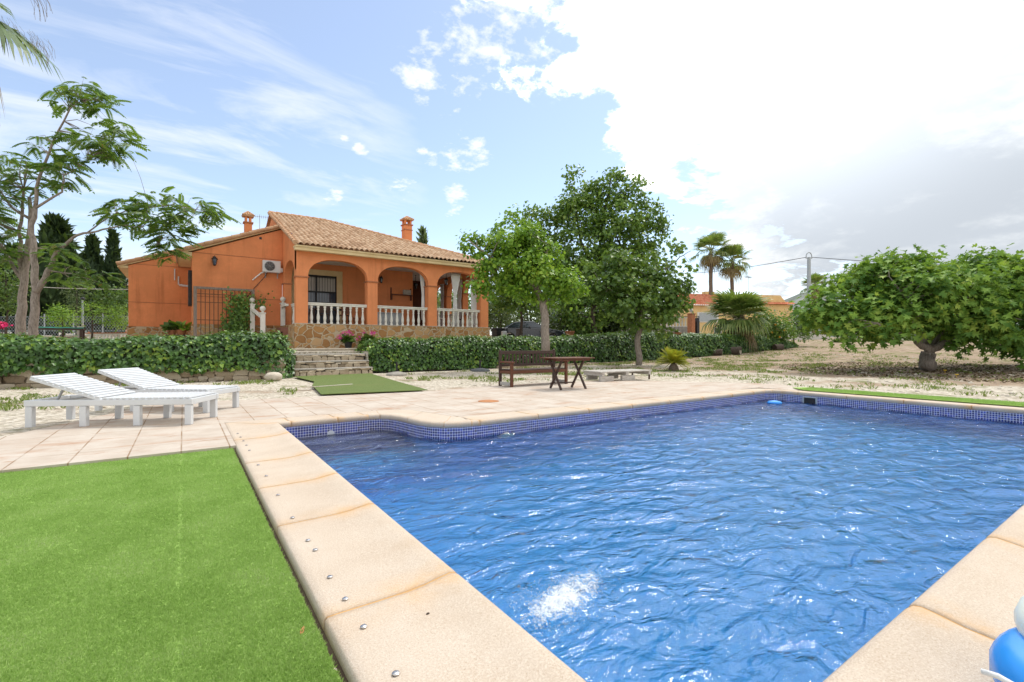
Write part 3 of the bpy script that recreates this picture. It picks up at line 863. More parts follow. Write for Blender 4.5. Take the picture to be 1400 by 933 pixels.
# terrace with a recess where the garden steps come up
t = MB()
TY = 17.95
xs_a = [-60, -40, -25] + span(-15, 3.05, 18)
xs_b = span(3.05, 5.75, 3)
xs_c = span(5.75, 60, 70) + [70, 85, 110]
ys_a = [TY] + span(18.9, 60, 60) + [75, 100, 140]
ys_b = span(18.9, 60, 60) + [75, 100, 140]
ys_c = [18.75] + span(18.9, 60, 60)[1:] + [75, 100, 140]
for xs, ys in ((xs_a, ys_a), (xs_b, ys_b), (xs_c, ys_c)):
    grid_patch(t, xs, ys, ter_h)
def cliff(xs, y):
    v = []
    for x in xs:
        v += [(x, y, ter_h(x, y)), (x, y, -0.1)]
    t.add(v, [(2 * i, 2 * i + 1, 2 * i + 3, 2 * i + 2) for i in range(len(xs) - 1)])
cliff(xs_a, TY); cliff(xs_c, 18.75); cliff(xs_b, 18.9)
t.add([(3.05, TY, 0.8), (3.05, TY, -.1), (3.05, 18.9, -.1), (3.05, 18.9, 0.8)], [(0, 1, 2, 3)])
t.add([(5.75, TY, 0.8), (5.75, TY, -.1), (5.75, 18.9, -.1), (5.75, 18.9, 0.8)], [(0, 1, 2, 3)])
ter = t.build('terrace_ground', 'gravel_ground')
tag(ter, 'raised gravel terrace the house stands on', kind='structure')

# hills on the skyline
def hill_h(az, r):
    """az from +Y to +X"""
    def g_(c, w, h):
        return h * math.exp(-((az - c) / w) ** 2)
    e = g_(R(YAW_D + 31.5), R(4.6), 0.078) + g_(R(YAW_D + 44), R(7), 0.035) + g_(R(YAW_D - 43), R(9), 0.105) + g_(R(YAW_D - 30), R(8), 0.03) + 0.02
    e *= 1 + 0.22 * mnoise.noise(Vector((az * 14, 0, 2))) + 0.07 * mnoise.noise(Vector((az * 60, r * 0.004, 0)))
    return e
YAW_D = math.degrees(YAW)
hb = MB()
na_, rr_ = 260, [700, 780, 860, 960, 1080, 1250, 1500]
prof = [0.0, 0.35, 0.68, 0.92, 1.0, 0.9, 0.0]
vv = []
for i in range(na_ + 1):
    az = R(YAW_D - 75) + R(150) * i / na_
    for r_, p_ in zip(rr_, prof):
        rr2 = r_ * (1 + 0.05 * mnoise.noise(Vector((az * 9, r_ * 0.01, 5))))
        vv.append((math.sin(az) * rr2, math.cos(az) * rr2, hill_h(az, r_) * 1000 * p_ * (1 + 0.08 * mnoise.noise(Vector((az * 40, r_ * 0.02, 1)))) - 3))
ff = []
for i in range(na_):
    for j in range(len(rr_) - 1):
        a = i * len(rr_) + j
        ff.append((a, a + 1, a + 1 + len(rr_), a + len(rr_)))
hb.add(vv, ff)
tag(hb.build('hills', 'hill_scrub', smooth=True, angle=0), 'scrubby grey green hills on the horizon', kind='structure')

# ------------------------------------------------------------------ pool
def plan(u, v, z=-0.06):
    p = W(u, v, z)
    return (p.x, p.y)
S_CURVE = [(2.30, 7.16), (2.46, 7.12), (2.57, 7.00), (2.63, 6.80), (2.67, 6.55), (2.72, 6.25), (2.80, 6.03), (2.92, 5.88), (3.08, 5.80), (3.28, 5.77)]
PX0, PX1, PY0, PY1 = 1.07, 11.30, 0.70, 5.77
loop = [(PX0, PY0), (PX0, 7.16)] + S_CURVE + [(PX1 - 0.25, PY1), (PX1 - 0.07, PY1 - 0.07), (PX1, PY1 - 0.25), (PX1, PY0)]
WATER_Z = -0.205
FLOOR = -1.55

def uv_strip(name, path, z0, z1, mat, closed=True, parent=None):
    n_ = len(path)
    me = bpy.data.meshes.new(name)
    bm = bmesh.new(); uvl = bm.loops.layers.uv.new('UVMap')
    acc = 0.0
    for i in range(n_ if closed else n_ - 1):
        a, b = Vector(path[i]), Vector(path[(i + 1) % n_])
        L = (b - a).length
        q = [bm.verts.new((a.x, a.y, z1)), bm.verts.new((b.x, b.y, z1)), bm.verts.new((b.x, b.y, z0)), bm.verts.new((a.x, a.y, z0))]
        f_ = bm.faces.new(q)
        for lp, uv in zip(f_.loops, ((acc, z1), (acc + L, z1), (acc + L, z0), (acc, z0))):
            lp[uvl].uv = (uv[0], uv[1] + 10)
        acc += L
    return me, bm, uvl
me, bm, uvl = uv_strip('pool_basin', loop, -0.40, -0.05, 'pool_mosaic')
acc = 0.0
for i in range(len(loop)):                     # lower walls share the mosaic copy lightened to brighten the water
    a, b = Vector(loop[i]), Vector(loop[(i + 1) % len(loop)]); L = (b - a).length
    f_ = bm.faces.new([bm.verts.new(p) for p in ((a.x, a.y, -0.40), (b.x, b.y, -0.40), (b.x, b.y, FLOOR), (a.x, a.y, FLOOR))])
    f_.material_index = 1
    for lp, uv in zip(f_.loops, ((acc, 10), (acc + L, 10), (acc + L, 8.85), (acc, 8.85))):
        lp[uvl].uv = uv
    acc += L
def uv_quad(bm, uvl, pts, ax=(0, 1), mi=1):
    q = [bm.verts.new(p) for p in pts]
    f_ = bm.faces.new(q)
    f_.material_index = mi
    for lp in f_.loops:
        c = lp.vert.co
        lp[uvl].uv = (c[ax[0]] + 20, c[ax[1]] + 20)
uv_quad(bm, uvl, [(PX0 - .1, PY0 - .1, FLOOR), (PX1 + .1, PY0 - .1, FLOOR), (PX1 + .1, PY1 + .1, FLOOR), (PX0 - .1, PY1 + .1, FLOOR)])
steps_y = [7.3, 6.72, 6.36, 6.0, 5.66]
steps_z = [-0.36, -0.60, -0.85, -1.10]
for i, z in enumerate(steps_z):
    uv_quad(bm, uvl, [(PX0 - .05, steps_y[i + 1], z), (3.4, steps_y[i + 1], z), (3.4, steps_y[i], z), (PX0 - .05, steps_y[i], z)], (0, 1), 0 if i < 2 else 1)
    zb = steps_z[i + 1] if i < 3 else FLOOR
    uv_quad(bm, uvl, [(PX0 - .05, steps_y[i + 1], zb), (3.4, steps_y[i + 1], zb), (3.4, steps_y[i + 1], z), (PX0 - .05, steps_y[i + 1], z)], (0, 2), 0 if i < 2 else 1)
bm.to_mesh(me); bm.free()
me.materials.append(MATS['pool_mosaic']); me.materials.append(MATS['lightened_mosaic'])
basin = bpy.data.objects.new('pool_basin', me); COL.objects.link(basin)
tag(basin, 'swimming pool basin lined with cobalt blue glass mosaic', kind='structure')

# water body: rippled top, closed below so that its depth tints what lies under it
def wave(x, y):
    z = 0.0
    jx, jy = 1.6, 1.9                        # the return jet stirs this corner
    r = math.hypot(x - jx, y - jy)
    for kx, ky, am, ph in WAVES:
        z += am * math.sin(kx * x + ky * y + ph + 1.3 * mnoise.noise(Vector((x * 0.7, y * 0.7, ph))))
    z += 0.010 * math.exp(-r / 2.2) * mnoise.noise(Vector((x * 5.5, y * 5.5, 3))) * 1.5
    z += 0.022 * math.exp(-(r / 0.4) ** 2) * (1 + mnoise.noise(Vector((x * 14, y * 14, 1))))
    return WATER_Z + z
WAVES = []
rw = random.Random(5)
for i in range(16):
    lam = 0.19 + 0.40 * rw.random() ** 1.5
    th_ = R(62) + rw.gauss(0, 0.40)
    kk = 2 * math.pi / lam
    WAVES.append((kk * math.cos(th_), kk * math.sin(th_), 0.0050 * lam, rw.random() * 6.28))
me = bpy.data.meshes.new('water'); bm = bmesh.new()
cs = 0.035
nx = int((PX1 + .02 - (PX0 - .02)) / cs); ny = int((7.2 - (PY0 - .02)) / cs)
vg = {}
def wv(i, j):
    if (i, j) not in vg:
        x = PX0 - .02 + i * cs; y = PY0 - .02 + j * cs
        vg[(i, j)] = bm.verts.new((min(x, PX1 + .02), y, wave(x, y)))
    return vg[(i, j)]
top = []
for j in range(ny):
    for i in range(nx + 1):
        x = PX0 + i * cs; y = PY0 + j * cs
        if y > PY1 + 0.02 and x > 3.3:
            continue
        top.append(bm.faces.new((wv(i, j), wv(i + 1, j), wv(i + 1, j + 1), wv(i, j + 1))))
ret = bmesh.ops.extrude_face_region(bm, geom=top)
low_v = [q for q in ret['geom'] if isinstance(q, bmesh.types.BMVert)]
for q in low_v:
    q.co.z = FLOOR - 0.1
bmesh.ops.recalc_face_normals(bm, faces=bm.faces)
bm.to_mesh(me); bm.free(); me.shade_smooth(); me.set_sharp_from_angle(angle=R(50))
me.materials.append(MATS['pool_water'])
wat = bpy.data.objects.new('water', me); COL.objects.link(wat)
tag(wat, 'clear blue rippled water filling the pool', kind='structure')

# coping: one swept lip of cast stones with open joints
PROF = [(0.045, -0.055), (0.008, -0.055), (0.0, -0.045), (-0.008, -0.02), (-0.004, 0.006), (0.012, 0.022), (0.04, 0.028), (0.10, 0.020), (0.17, 0.008), (0.25, 0.002), (0.40, 0.0), (0.555, 0.0), (0.592, -0.002), (0.602, -0.012), (0.604, -0.06), (0.604, -0.10)]
def sweep_path():
    """list of (inner point, outward vector for a 0.6 m width)"""
    pts = []
    def seg(a, b, o, n_):
        for i in range(n_):
            t_ = i / n_
            pts.append((Vector((a[0] + (b[0] - a[0]) * t_, a[1] + (b[1] - a[1]) * t_)), Vector(o)))
    return pts
cop_me = bpy.data.meshes.new('pool_coping'); cop_bm = bmesh.new()
stain_l = cop_bm.verts.layers.float.new('stain')
def stone(a, b, oa, ob, mi=0, drop=0.0, ends=True):
    """one coping stone from inner point a to b; oa, ob are outward vectors at its ends"""
    a, b, oa, ob = Vector(a), Vector(b), Vector(oa), Vector(ob)
    L = (b - a).length
    cuts = [0.0, min(0.03, L * .1), min(0.09, L * .2), min(0.18, L * .35), L * .5, L - min(0.18, L * .35), L - min(0.09, L * .2), L - min(0.03, L * .1), L]
    st = [1.0, 0.75, 0.35, 0.0, 0.0, 0.0, 0.35, 0.75, 1.0]
    rings = []
    for c_, s_ in zip(cuts, st):
        t_ = c_ / L
        p = a.lerp(b, t_); o = oa.lerp(ob, t_)
        ring = []
        for k_, (w_, z_) in enumerate(PROF):
            if mi == 1:
                w_ = min(0.595, max(0.012, w_)); z_ = max(z_, -0.045)
            q = p + o * (w_ / 0.6)
            e_ = 0.004 if ends and c_ in (0.0, L) else 0.0
            vt = cop_bm.verts.new((q.x, q.y, z_ - drop - e_))
            vt[stain_l] = s_ * (1.0 if w_ < 0.3 else 0.45) if ends else 0.0
            ring.append(vt)
        rings.append(ring)
    for r0, r1 in zip(rings[:-1], rings[1:]):
        for k_ in range(len(PROF) - 1):
            f_ = cop_bm.faces.new((r0[k_], r0[k_ + 1], r1[k_ + 1], r1[k_])); f_.material_index = mi; f_.smooth = True
    for r_ in ((rings[0], rings[-1]) if ends else ()):
        f_ = cop_bm.faces.new(r_); f_.material_index = mi
def run(a, b, o, joints, oa=None, ob=None, gap=0.005):
    """straight run split at the given distances"""
    a, b = Vector(a), Vector(b); o = Vector(o)
    L = (b - a).length; d = (b - a) / L
    oa = Vector(oa) if oa else o; ob = Vector(ob) if ob else o
    cuts = [0.0] + joints + [L]
    for i in range(len(cuts) - 1):
        g0 = gap if i else 0.0; g1 = gap if i < len(cuts) - 2 else 0.0
        stone(a + d * (cuts[i] + g0), a + d * (cuts[i + 1] - g1), oa if i == 0 else o, ob if i == len(cuts) - 2 else o)
    stone(a, b, oa, ob, 1, 0.005, False)
jl = [W(u, v).y for u, v in ((448, 842), (382, 718), (357, 667), (337, 633), (321, 602))]
run((PX0, PY0), (PX0, 7.16), (-0.6, 0), [y - PY0 for y in jl], (-0.6, -0.6), (-0.6, 0.6))
run((PX0, 7.16), S_CURVE[0], (0, 0.6), [W(394, 576).x - PX0, W(457, 571).x - PX0], (-0.6, 0.6), (0.0, 0.6))
outer = [Vector(p) for p in ((2.30, 7.76), (2.62, 7.76), (2.95, 7.68), (3.12, 7.5), (3.2, 7.2), (3.25, 6.95), (3.30, 6.72), (3.36, 6.52), (3.40, 6.42), (3.45, 6.37))]
grp = [(0, 2), (2, 6), (6, 9)]
for gi in range(len(S_CURVE) - 1):
    a, b = Vector(S_CURVE[gi]), Vector(S_CURVE[gi + 1])
    cut0 = gi in (1, 4, 7); cut1 = gi + 1 in (1, 4, 7)
    d = (b - a).normalized()
    stone(a + d * (0.004 if cut0 else 0), b - d * (0.004 if cut1 else 0), outer[gi] - a, outer[gi + 1] - b, 0, 0.0, False)
    stone(a, b, outer[gi] - a, outer[gi + 1] - b, 1, 0.005, False)
jb = [x - S_CURVE[-1][0] for x in (3.42, 4.45, 5.5, 6.55, 7.6, 8.65, 9.7, 10.55)]
run(S_CURVE[-1], (PX1 - 0.25, PY1), (0, 0.6), jb, outer[-1] - Vector(S_CURVE[-1]), (0, 0.6))
run((PX1 - 0.25, PY1), (PX1 - 0.07, PY1 - 0.07), (0, 0.6), [], (0, 0.6), (0.5, 0.5))
run((PX1 - 0.07, PY1 - 0.07), (PX1, PY1 - 0.25), (0.6, 0), [], (0.5, 0.5), (0.6, 0))
run((PX1, PY1 - 0.25), (PX1, PY0), (0.6, 0), [0.35, 1.3, 2.25, 3.2, 4.15], (0.6, 0), (0.6, -0.6))
jn = sorted(PX1 - W(u, v).x for u, v in ((1347, 738), (1243, 832)))
run((PX1, PY0), (PX0, PY0), (0, -0.6), [0.9, 1.9, 2.9, 3.9, 4.9, 5.9] + [j for j in jn], (0.6, -0.6), (-0.6, -0.6))
bmesh.ops.recalc_face_normals(cop_bm, faces=cop_bm.faces)
cop_bm.to_mesh(cop_me); cop_bm.free()
cop_me.materials.append(MATS['coping_stone']); cop_me.materials.append(MATS['grout'])
cop = bpy.data.objects.new('pool_coping', cop_me); COL.objects.link(cop)
tag(cop, 'sandy cast stone coping around the pool', kind='structure')

# paving: slabs west of the pool and the broad strip north of it
d = MB()
DZ = -0.003
slab = [(0.468, 5.96), (0.468, 7.765), (2.31, 7.765), (2.62, 7.765), (2.95, 7.685), (3.125, 7.5), (3.205, 7.2), (3.255, 6.95), (3.305, 6.72), (3.36, 6.53), (3.45, 6.378), (11.9, 6.378), (11.905, 5.5), (12.5, 5.45), (13.4, 6.7), (12.2, 8.4), (10.3, 10.3), (8.5, 10.72), (6.2, 10.5), (4.6, 10.2), (2.5, 10.5), (-0.45, 10.85), (-1.8, 7.97), (-2.6, 6.2), (-2.6, 5.93)]
d.prism([(x, y, DZ) for x, y in slab], (0, 0, -0.10))
# thin apron beyond the east coping, and the bed under the lawn and the near side
d.prism([(11.908, -1.0, -0.006), (12.35, -1.0, -0.006), (12.5, 5.44, -0.006), (11.908, 5.44, -0.006)], (0, 0, -0.1))
tag(d.build('pool_paving', 'deck_paving'), 'stained cream stone paving beside the pool', kind='structure')
bed = MB()
bed.box(-4.6, 0.50, -3.0, 5.95, -0.40, -0.060)
bed.box(0.50, 12.6, -3.0, 0.15, -0.40, -0.075)
tag(bed.build('soil_bed', 'soil'), 'bare soil strip along the coping', kind='structure')

# ------------------------------------------------------------------ the orange house
HX0, HX1, FY, BY = 3.78, 12.96, 21.0, 24.3       # porch left / right, facade, inner wall
FLZ, SPR, CEI, EAV = 1.93, 3.85, 4.95, 4.87       # floor, arch spring, ceiling, fascia foot
house = thing('house', 'orange stucco villa with an arched porch, white balustrades and clay tile roof', 'house', (8.4, 24.0, 0.9))
def hp(mb, name, mats, **kw):
    return mb.build(name, mats, house, **kw)
def arch_pts(a0, a1, zs, rise, n_=18, e=2.35):
    """basket-handle arch from a0 to a1"""
    c, h = (a0 + a1) / 2, (a1 - a0) / 2
    pts = []
    for i in range(n_ + 1):
        t_ = math.pi * (1 - i / n_)
        cx, sx = math.cos(t_), math.sin(t_)
        pts.append((c + h * math.copysign(abs(cx) ** (2 / e), cx), zs + rise * abs(sx) ** (2 / e)))
    return pts
PIL = [(3.78, 4.23), (6.70, 7.15), (9.61, 10.06), (12.51, 12.96)]
TH = 0.32
def arcade_poly(pil, z_top0, z_top1, rise):
    """outline (a, z) of the wall over a row of pillars"""
    pts = [(pil[0][0], SPR)]
    pts += [(pil[0][1], SPR)]
    for i in range(len(pil) - 1):
        pts += arch_pts(pil[i][1], pil[i + 1][0], SPR, rise)[0 if i < 0 else 1:-1] if False else arch_pts(pil[i][1], pil[i + 1][0], SPR, rise)[1:-1]
        pts += [(pil[i + 1][0], SPR), (pil[i + 1][1], SPR)]
    return pts + [(pil[-1][1], z_top1), (pil[0][0], z_top0)]
m = MB()
m.prism([(a, FY, z) for a, z in arcade_poly(PIL, EAV + 0.12, EAV + 0.12, 0.80)], (0, TH, 0))
hp(m, 'arcade_wall', 'orange_stucco')
for a0, a1 in PIL:
    m = MB(); m.box(a0, a1, FY, FY + TH + 0.1, FLZ, SPR)
    pl = hp(m, 'pillar', 'orange_stucco', bevel=0.012)
    m = MB(); m.box(a0 - 0.045, a1 + 0.045, FY - 0.045, FY + TH + 0.145, SPR - 0.035, SPR + 0.02)
    m.build('capital', 'terracotta', pl, bevel=0.012)
# west return of the porch with its own arch, its top following the roof slope
SL = 0.394
def roof_z(y):
    return 5.05 + SL * (y - 20.6)
m = MB()
side = [(FY + TH + 0.02, SPR), (21.42, SPR)] + arch_pts(21.42, 23.9, SPR, 0.85)[1:-1] + [(23.9, SPR), (24.33, SPR), (24.33, roof_z(24.33) - 0.14), (FY + TH + .02, roof_z(FY + TH) - 0.14)]
m.prism([(HX0, y, z) for y, z in side], (TH, 0, 0))
m.box(HX0 + .002, HX0 + TH - .002, 23.9, 24.33, FLZ, SPR - 0.002)
m.prism([(HX0, FY - .002, SPR + .3), (HX0, FY + TH + .018, SPR + .3), (HX0, FY + TH + .018, roof_z(FY + TH) - 0.14), (HX0, FY - .002, roof_z(FY) - 0.14)], (TH, 0, 0))
hp(m, 'side_wall', 'orange_stucco')
m = MB(); m.box(HX0 - 0.045, HX0 + TH + .04, 23.86, 24.3, SPR - 0.035, SPR + 0.02)
hp(m, 'capital', 'terracotta', bevel=0.012)
# gable triangle of the main roof above the wing
m = MB()
m.prism([(HX0, 24.34, roof_z(24.33) - 0.14), (HX0, 27.6, roof_z(27.6) - 0.14), (HX0, 31, roof_z(24.2) - .1), (HX0, 31, 4.6), (HX0, 24.34, 4.6)], (TH, 0, 0))
hp(m, 'gable_wall', 'orange_stucco')
# east side of the porch: two arches, open to the garden
EP = [(21.43, 21.85), (23.1, 23.5), (25.1, 25.5), (27.1, 27.5)]
m = MB()
m.prism([(HX1 - TH, y, z) for y, z in arcade_poly(EP, EAV + 0.1, EAV + 0.1, 0.75)], (TH - .002, 0, 0))
hp(m, 'arcade_wall', 'orange_stucco')
for a0, a1 in EP[1:]:
    m = MB(); m.box(HX1 - TH - .02, HX1 - .004, a0, a1, FLZ, SPR)
    pl = hp(m, 'pillar', 'orange_stucco', bevel=0.012)
    m = MB(); m.box(HX1 - TH - 0.06, HX1 + 0.04, a0 - .04, a1 + .04, SPR - 0.035, SPR + 0.02)
    m.build('capital', 'terracotta', pl)
# inner walls, ceiling, floor
m = MB()
m.box(HX0 + TH, 4.35, BY, BY + 0.25, FLZ, CEI)                    # left of the window
m.box(4.35, 6.22, BY, BY + 0.25, 4.42, CEI)
m.box(6.22, 10.2, BY, BY + 0.25, FLZ, CEI)
hp(m, 'porch_wall', 'orange_stucco')
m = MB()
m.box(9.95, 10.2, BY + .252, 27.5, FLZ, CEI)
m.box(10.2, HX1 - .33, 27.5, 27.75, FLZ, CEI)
hp(m, 'porch_recess', 'recess_shade')  # recess walls coloured dark to stand in for porch shade
m = MB(); m.box(HX0 + .01, HX1 - .01, FY + .34, 27.6, CEI, CEI + 0.05)
hp(m, 'porch_ceiling', 'ceiling_white')
m = MB(); m.box(HX0 + .02, HX1 - .02, FY + .02, 27.5, FLZ - 0.12, FLZ - 0.002)
hp(m, 'porch_floor', 'red_tile_floor')
# stone plinth of the porch
m = MB()
m.box(HX0 - 0.05, HX1 + 0.05, FY - 0.06, 27.6, 0.7, FLZ - 0.02)
m.box(HX0 - 0.05 - .02, HX0 + 0.3, FY - 0.08, FY + .3, 0.7, FLZ - 0.014)
hp(m, 'plinth', 'stone_cladding')
m = MB(); m.box(HX0 - 0.06, HX1 + 0.06, FY - 0.075, FY + .3, FLZ - 0.02, FLZ + 0.005)
hp(m, 'plinth_capping', 'pale_stone', bevel=0.008)
m = MB(); m.box(1.2, 8.2, FY - 1.15, FY - 0.07, 0.6, 0.90); m.box(1.15, 8.25, FY - 1.2, FY - .9, .86, .915)
hp(m, 'terrace_kerb', 'pale_stone', bevel=0.01)
# balustrades between the pillars: turned balusters under a moulded rail
BAL = [(0.045, 0), (0.062, 0.0), (0.062, 0.07), (0.042, 0.09), (0.05, 0.13), (0.066, 0.22), (0.062, 0.30), (0.042, 0.42), (0.034, 0.5), (0.03, 0.54), (0.046, 0.57), (0.046, 0.60), (0.034, 0.62), (0.052, 0.66), (0.060, 0.70), (0.060, 0.735)]
bal_me = None
def baluster(par, x, y, z):
    global bal_me
    if bal_me is None:
        mb = MB(); mb.lathe([(r, h * 1.02) for r, h in BAL], n=12)
        o = mb.build('baluster', 'white_paint', None, smooth=True, angle=35); bal_me = o.data
    else:
        o = bpy.data.objects.new('baluster', bal_me); COL.objects.link(o)
    o.location = (x, y, z); put_under(o, par)
def balustrade(p0, p1, n_, z):
    p0, p1 = Vector(p0), Vector(p1)
    m = MB()
    m.bar(p0 + Vector((0, 0, 0.80)), p1 + Vector((0, 0, 0.80)), 0.15, 0.07)
    m.bar(p0 + Vector((0, 0, 0.86)), p1 + Vector((0, 0, 0.86)), 0.19, 0.05)
    rail = hp(m, 'balustrade', 'white_paint', bevel=0.014)
    for i in range(n_):
        q = p0.lerp(p1, (i + 0.62) / (n_ + 0.24))
        baluster(rail, q.x, q.y, z + 0.005)
for i in range(3):
    balustrade((PIL[i][1], FY + 0.16, FLZ), (PIL[i + 1][0], FY + 0.16, FLZ), 9, FLZ)
balustrade((HX0 + .16, 21.45, FLZ), (HX0 + .16, 22.6, FLZ), 4, FLZ)
for i in range(3):
    balustrade((HX1 - .16, EP[i][1], FLZ), (HX1 - .16, EP[i + 1][0], FLZ), 5, FLZ)
# window with black grille and cream surround
m = MB()
m.box(4.10, 4.351, BY - 0.05, BY - .002, 2.0, 4.66); m.box(6.219, 6.49, BY - 0.05, BY - .002, 2.0, 4.66); m.box(4.351, 6.219, BY - 0.05, BY - .002, 4.40, 4.66)
win = hp(m, 'window', 'cream_trim', bevel=0.006)
m = MB(); m.box(4.35, 6.22, BY + 0.12, BY + 0.14, FLZ, 4.42); m.build('pane', 'window_glass', win)
m = MB(); m.box(4.36, 6.21, BY + 0.10, BY + 0.117, 3.62, 4.40); m.build('blind', 'blind', win)
m = MB()
for x in (4.36, 5.28, 6.20):
    m.box(x - .035, x + .035, BY + 0.03, BY + .09, FLZ, 4.41)
for z in (3.60, 4.36):
    m.box(4.36, 6.2, BY + 0.035, BY + .085, z - .03, z + .03)
m.build('window_frame', 'black_iron', win)
m = MB()
for i in range(15):
    x = 4.42 + i * 0.125
    m.box(x - .008, x + .008, BY + 0.002, BY + .018, FLZ + .02, 4.40)
for z in (2.5, 3.1, 3.62, 4.3):
    m.box(4.36, 6.2, BY - .006, BY + .002, z - .012, z + .012)
m.build('grille', 'black_iron', win)

# west wing facing the pool: wall, plinth, scored lines
WY = 24.33
m = MB()
m.prism([(0.30, WY, 0.7), (HX0 - .004, WY, 0.7), (HX0 - .004, WY, 6.40), (0.30, WY, 4.97)], (0, 5.5, 0))
hp(m, 'wing_wall', 'orange_stucco')
def score(x0, x1, y, z, h=0.022):
    mm = MB(); mm.box(x0, x1, y - 0.012, y + .01, z - h / 2, z + h / 2)
    hp(mm, 'cornice_line', 'terracotta')
score(0.30, HX0, WY, 4.97); score(0.3, HX0, WY, 3.12)
m = MB(); m.box(0.26, HX0 - .06, WY - 0.05, WY + 1, 0.7, 1.93)
hp(m, 'plinth', 'stone_cladding')
m = MB(); m.box(2.83, 2.93, WY - .006, WY + .05, 5.83, 5.93)
hp(m, 'vent', 'black_iron')
# far wing, set back
LY = 28.2
m = MB()
m.prism([(-2.10, LY, 0.7), (0.9, LY, 0.7), (0.9, LY, 5.83), (-2.10, LY, 4.72)], (0, 5, 0))
hp(m, 'wing_wall', 'orange_stucco')
score(-2.1, 0.9, LY, 4.80); score(-2.1, 0.9, LY, 3.03)
m = MB(); m.box(-2.16, 0.3, LY - 0.06, LY + 1, 0.7, 1.90)
hp(m, 'plinth', 'stone_cladding')

# tiled roofs as real barrel courses: uv = metres along eave / up the slope
def tile_roof(name, origin, e_dir, s_dir, width, length, inside, mat='clay_tiles', pitch=0.22, course=0.36, amp=0.088, parent=None):
    o = Vector(origin); e = Vector(e_dir).normalized(); s_ = Vector(s_dir).normalized(); n_ = e.cross(s_).normalized()
    if n_.z < 0: n_ = -n_
    PERB = 6; PERC = 3
    nu = int(width / pitch) * PERB; nvv = int(length / course) * PERC
    me = bpy.data.meshes.new(name); bm = bmesh.new(); uvl = bm.loops.layers.uv.new('UVMap')
    vs = {}
    rr = random.Random(3)
    jit = {}
    def vert(i, j):
        if (i, j) in vs: return vs[(i, j)]
        u = i * pitch / PERB; c_ = j // PERC; t_ = j % PERC
        v = c_ * course + (0, 0.012, course - 0.004)[t_] if t_ else c_ * course
        b_ = i // PERB
        if (b_, c_) not in jit: jit[(b_, c_)] = (rr.gauss(0, 0.006), rr.gauss(0, 0.006))
        barrel = math.sin(math.pi * ((i % PERB) / PERB)) if True else 0
        barrel = abs(math.cos(math.pi * (i / PERB)))
        step = (0.0, 0.022, 0.004)[t_]
        h = amp * barrel ** 0.8 + step * (0.4 + 0.6 * barrel) + jit[(b_, c_)][0]
        p = o + e * (u) + s_ * (v + jit[(b_, c_)][1]) + n_ * h
        vs[(i, j)] = (bm.verts.new(p), u, v)
        return vs[(i, j)]
    for j in range(nvv - 1):
        for i in range(nu):
            uc, vc = (i + .5) * pitch / PERB, (j + .5) * course / PERC
            if not inside(uc, vc): continue
            q = [vert(i, j), vert(i + 1, j), vert(i + 1, j + 1), vert(i, j + 1)]
            f_ = bm.faces.new([a[0] for a in q]); f_.smooth = True
            for lp, a in zip(f_.loops, q):
                lp[uvl].uv = (a[1] + pitch / 2, a[2] + .001)
    bm.normal_update()
    bm.to_mesh(me); bm.free()
    me.set_sharp_from_angle(angle=R(50))
    me.materials.append(MATS[mat])
    ob = bpy.data.objects.new(name, me); COL.objects.link(ob)
    if parent is not None: put_under(ob, parent)
    return ob
def cap_row(mb, a, b, r=0.10, step=0.36):
    """a row of half-round capping tiles"""
    a, b = Vector(a), Vector(b); L = (b - a).length; d = (b - a) / L
    k = 0.0
    while k < L - 0.05:
        p = a + d * k; q = a + d * min(L, k + step + .03)
        mb.tube([p + Vector((0, 0, .012)), q], [r * 1.08, r * 0.92], 10)
        k += step
CS, SN = math.cos(math.atan(SL)), math.sin(math.atan(SL))
RX0, RX1, RY0, RIDGE = 3.66, 13.32, 20.55, 27.6
RL = (RIDGE - RY0) / CS
RZ = 5.08
fr_ = tile_roof('roof', (RX0, RY0, RZ), (1, 0, 0), (0, CS, SN), RX1 - RX0, RL + 0.4, lambda u, v: v < RL and u < (RX1 - RX0) - v * CS + 0.05, parent=house)
hipx = RX1 - (RIDGE - RY0)
rz1 = RZ + RL * SN
m = MB()
cap_row(m, (RX0 - .02, RIDGE, rz1 + .03), (hipx, RIDGE, rz1 + .03), .11)
cap_row(m, (RX1 - .02, RY0 + .02, RZ + .05), (hipx, RIDGE, rz1 + .04), .11)
cap_row(m, (RX0 + .0, RY0, RZ + .05), (RX0 + .0, RIDGE, rz1 + .03), .09)
m.build('ridge_tiles', 'terracotta', fr_, smooth=True) if False else None
MATS['ridge_clay'] = mk('ridge_clay', [(0.25, (0.36, 0.19, 0.10)), (0.5, (0.52, 0.31, 0.18)), (0.8, (0.60, 0.42, 0.28))], 3.2, rough=0.9, dirt=((0.42, 0.24, 0.05), 1.6, 0.58, 0.72, 0.7))
m.build('ridge_tiles', 'ridge_clay', fr_, smooth=True)
# plain rear and east slopes, underlay
m = MB()
m.add([(RX0, RIDGE, rz1), (hipx, RIDGE, rz1), (RX1, RY0, RZ - .02), (RX1, 2 * RIDGE - RY0, RZ - .02), (RX0, 2 * RIDGE - RY0, RZ - .02)], [(0, 1, 3, 4), (1, 2, 3)])
m.build('rear_slope', 'ridge_clay', fr_)
m = MB()
m.prism([(RX0 + .03, RY0 + .03, RZ - .03), (RX0 + .03, RIDGE, rz1 - .03), (RX0 + .03, RIDGE, rz1 - .09), (RX0 + .03, RY0 + .03, RZ - .08)], (0.10, 0, 0))
m.build('verge_board', 'cream_trim', fr_)
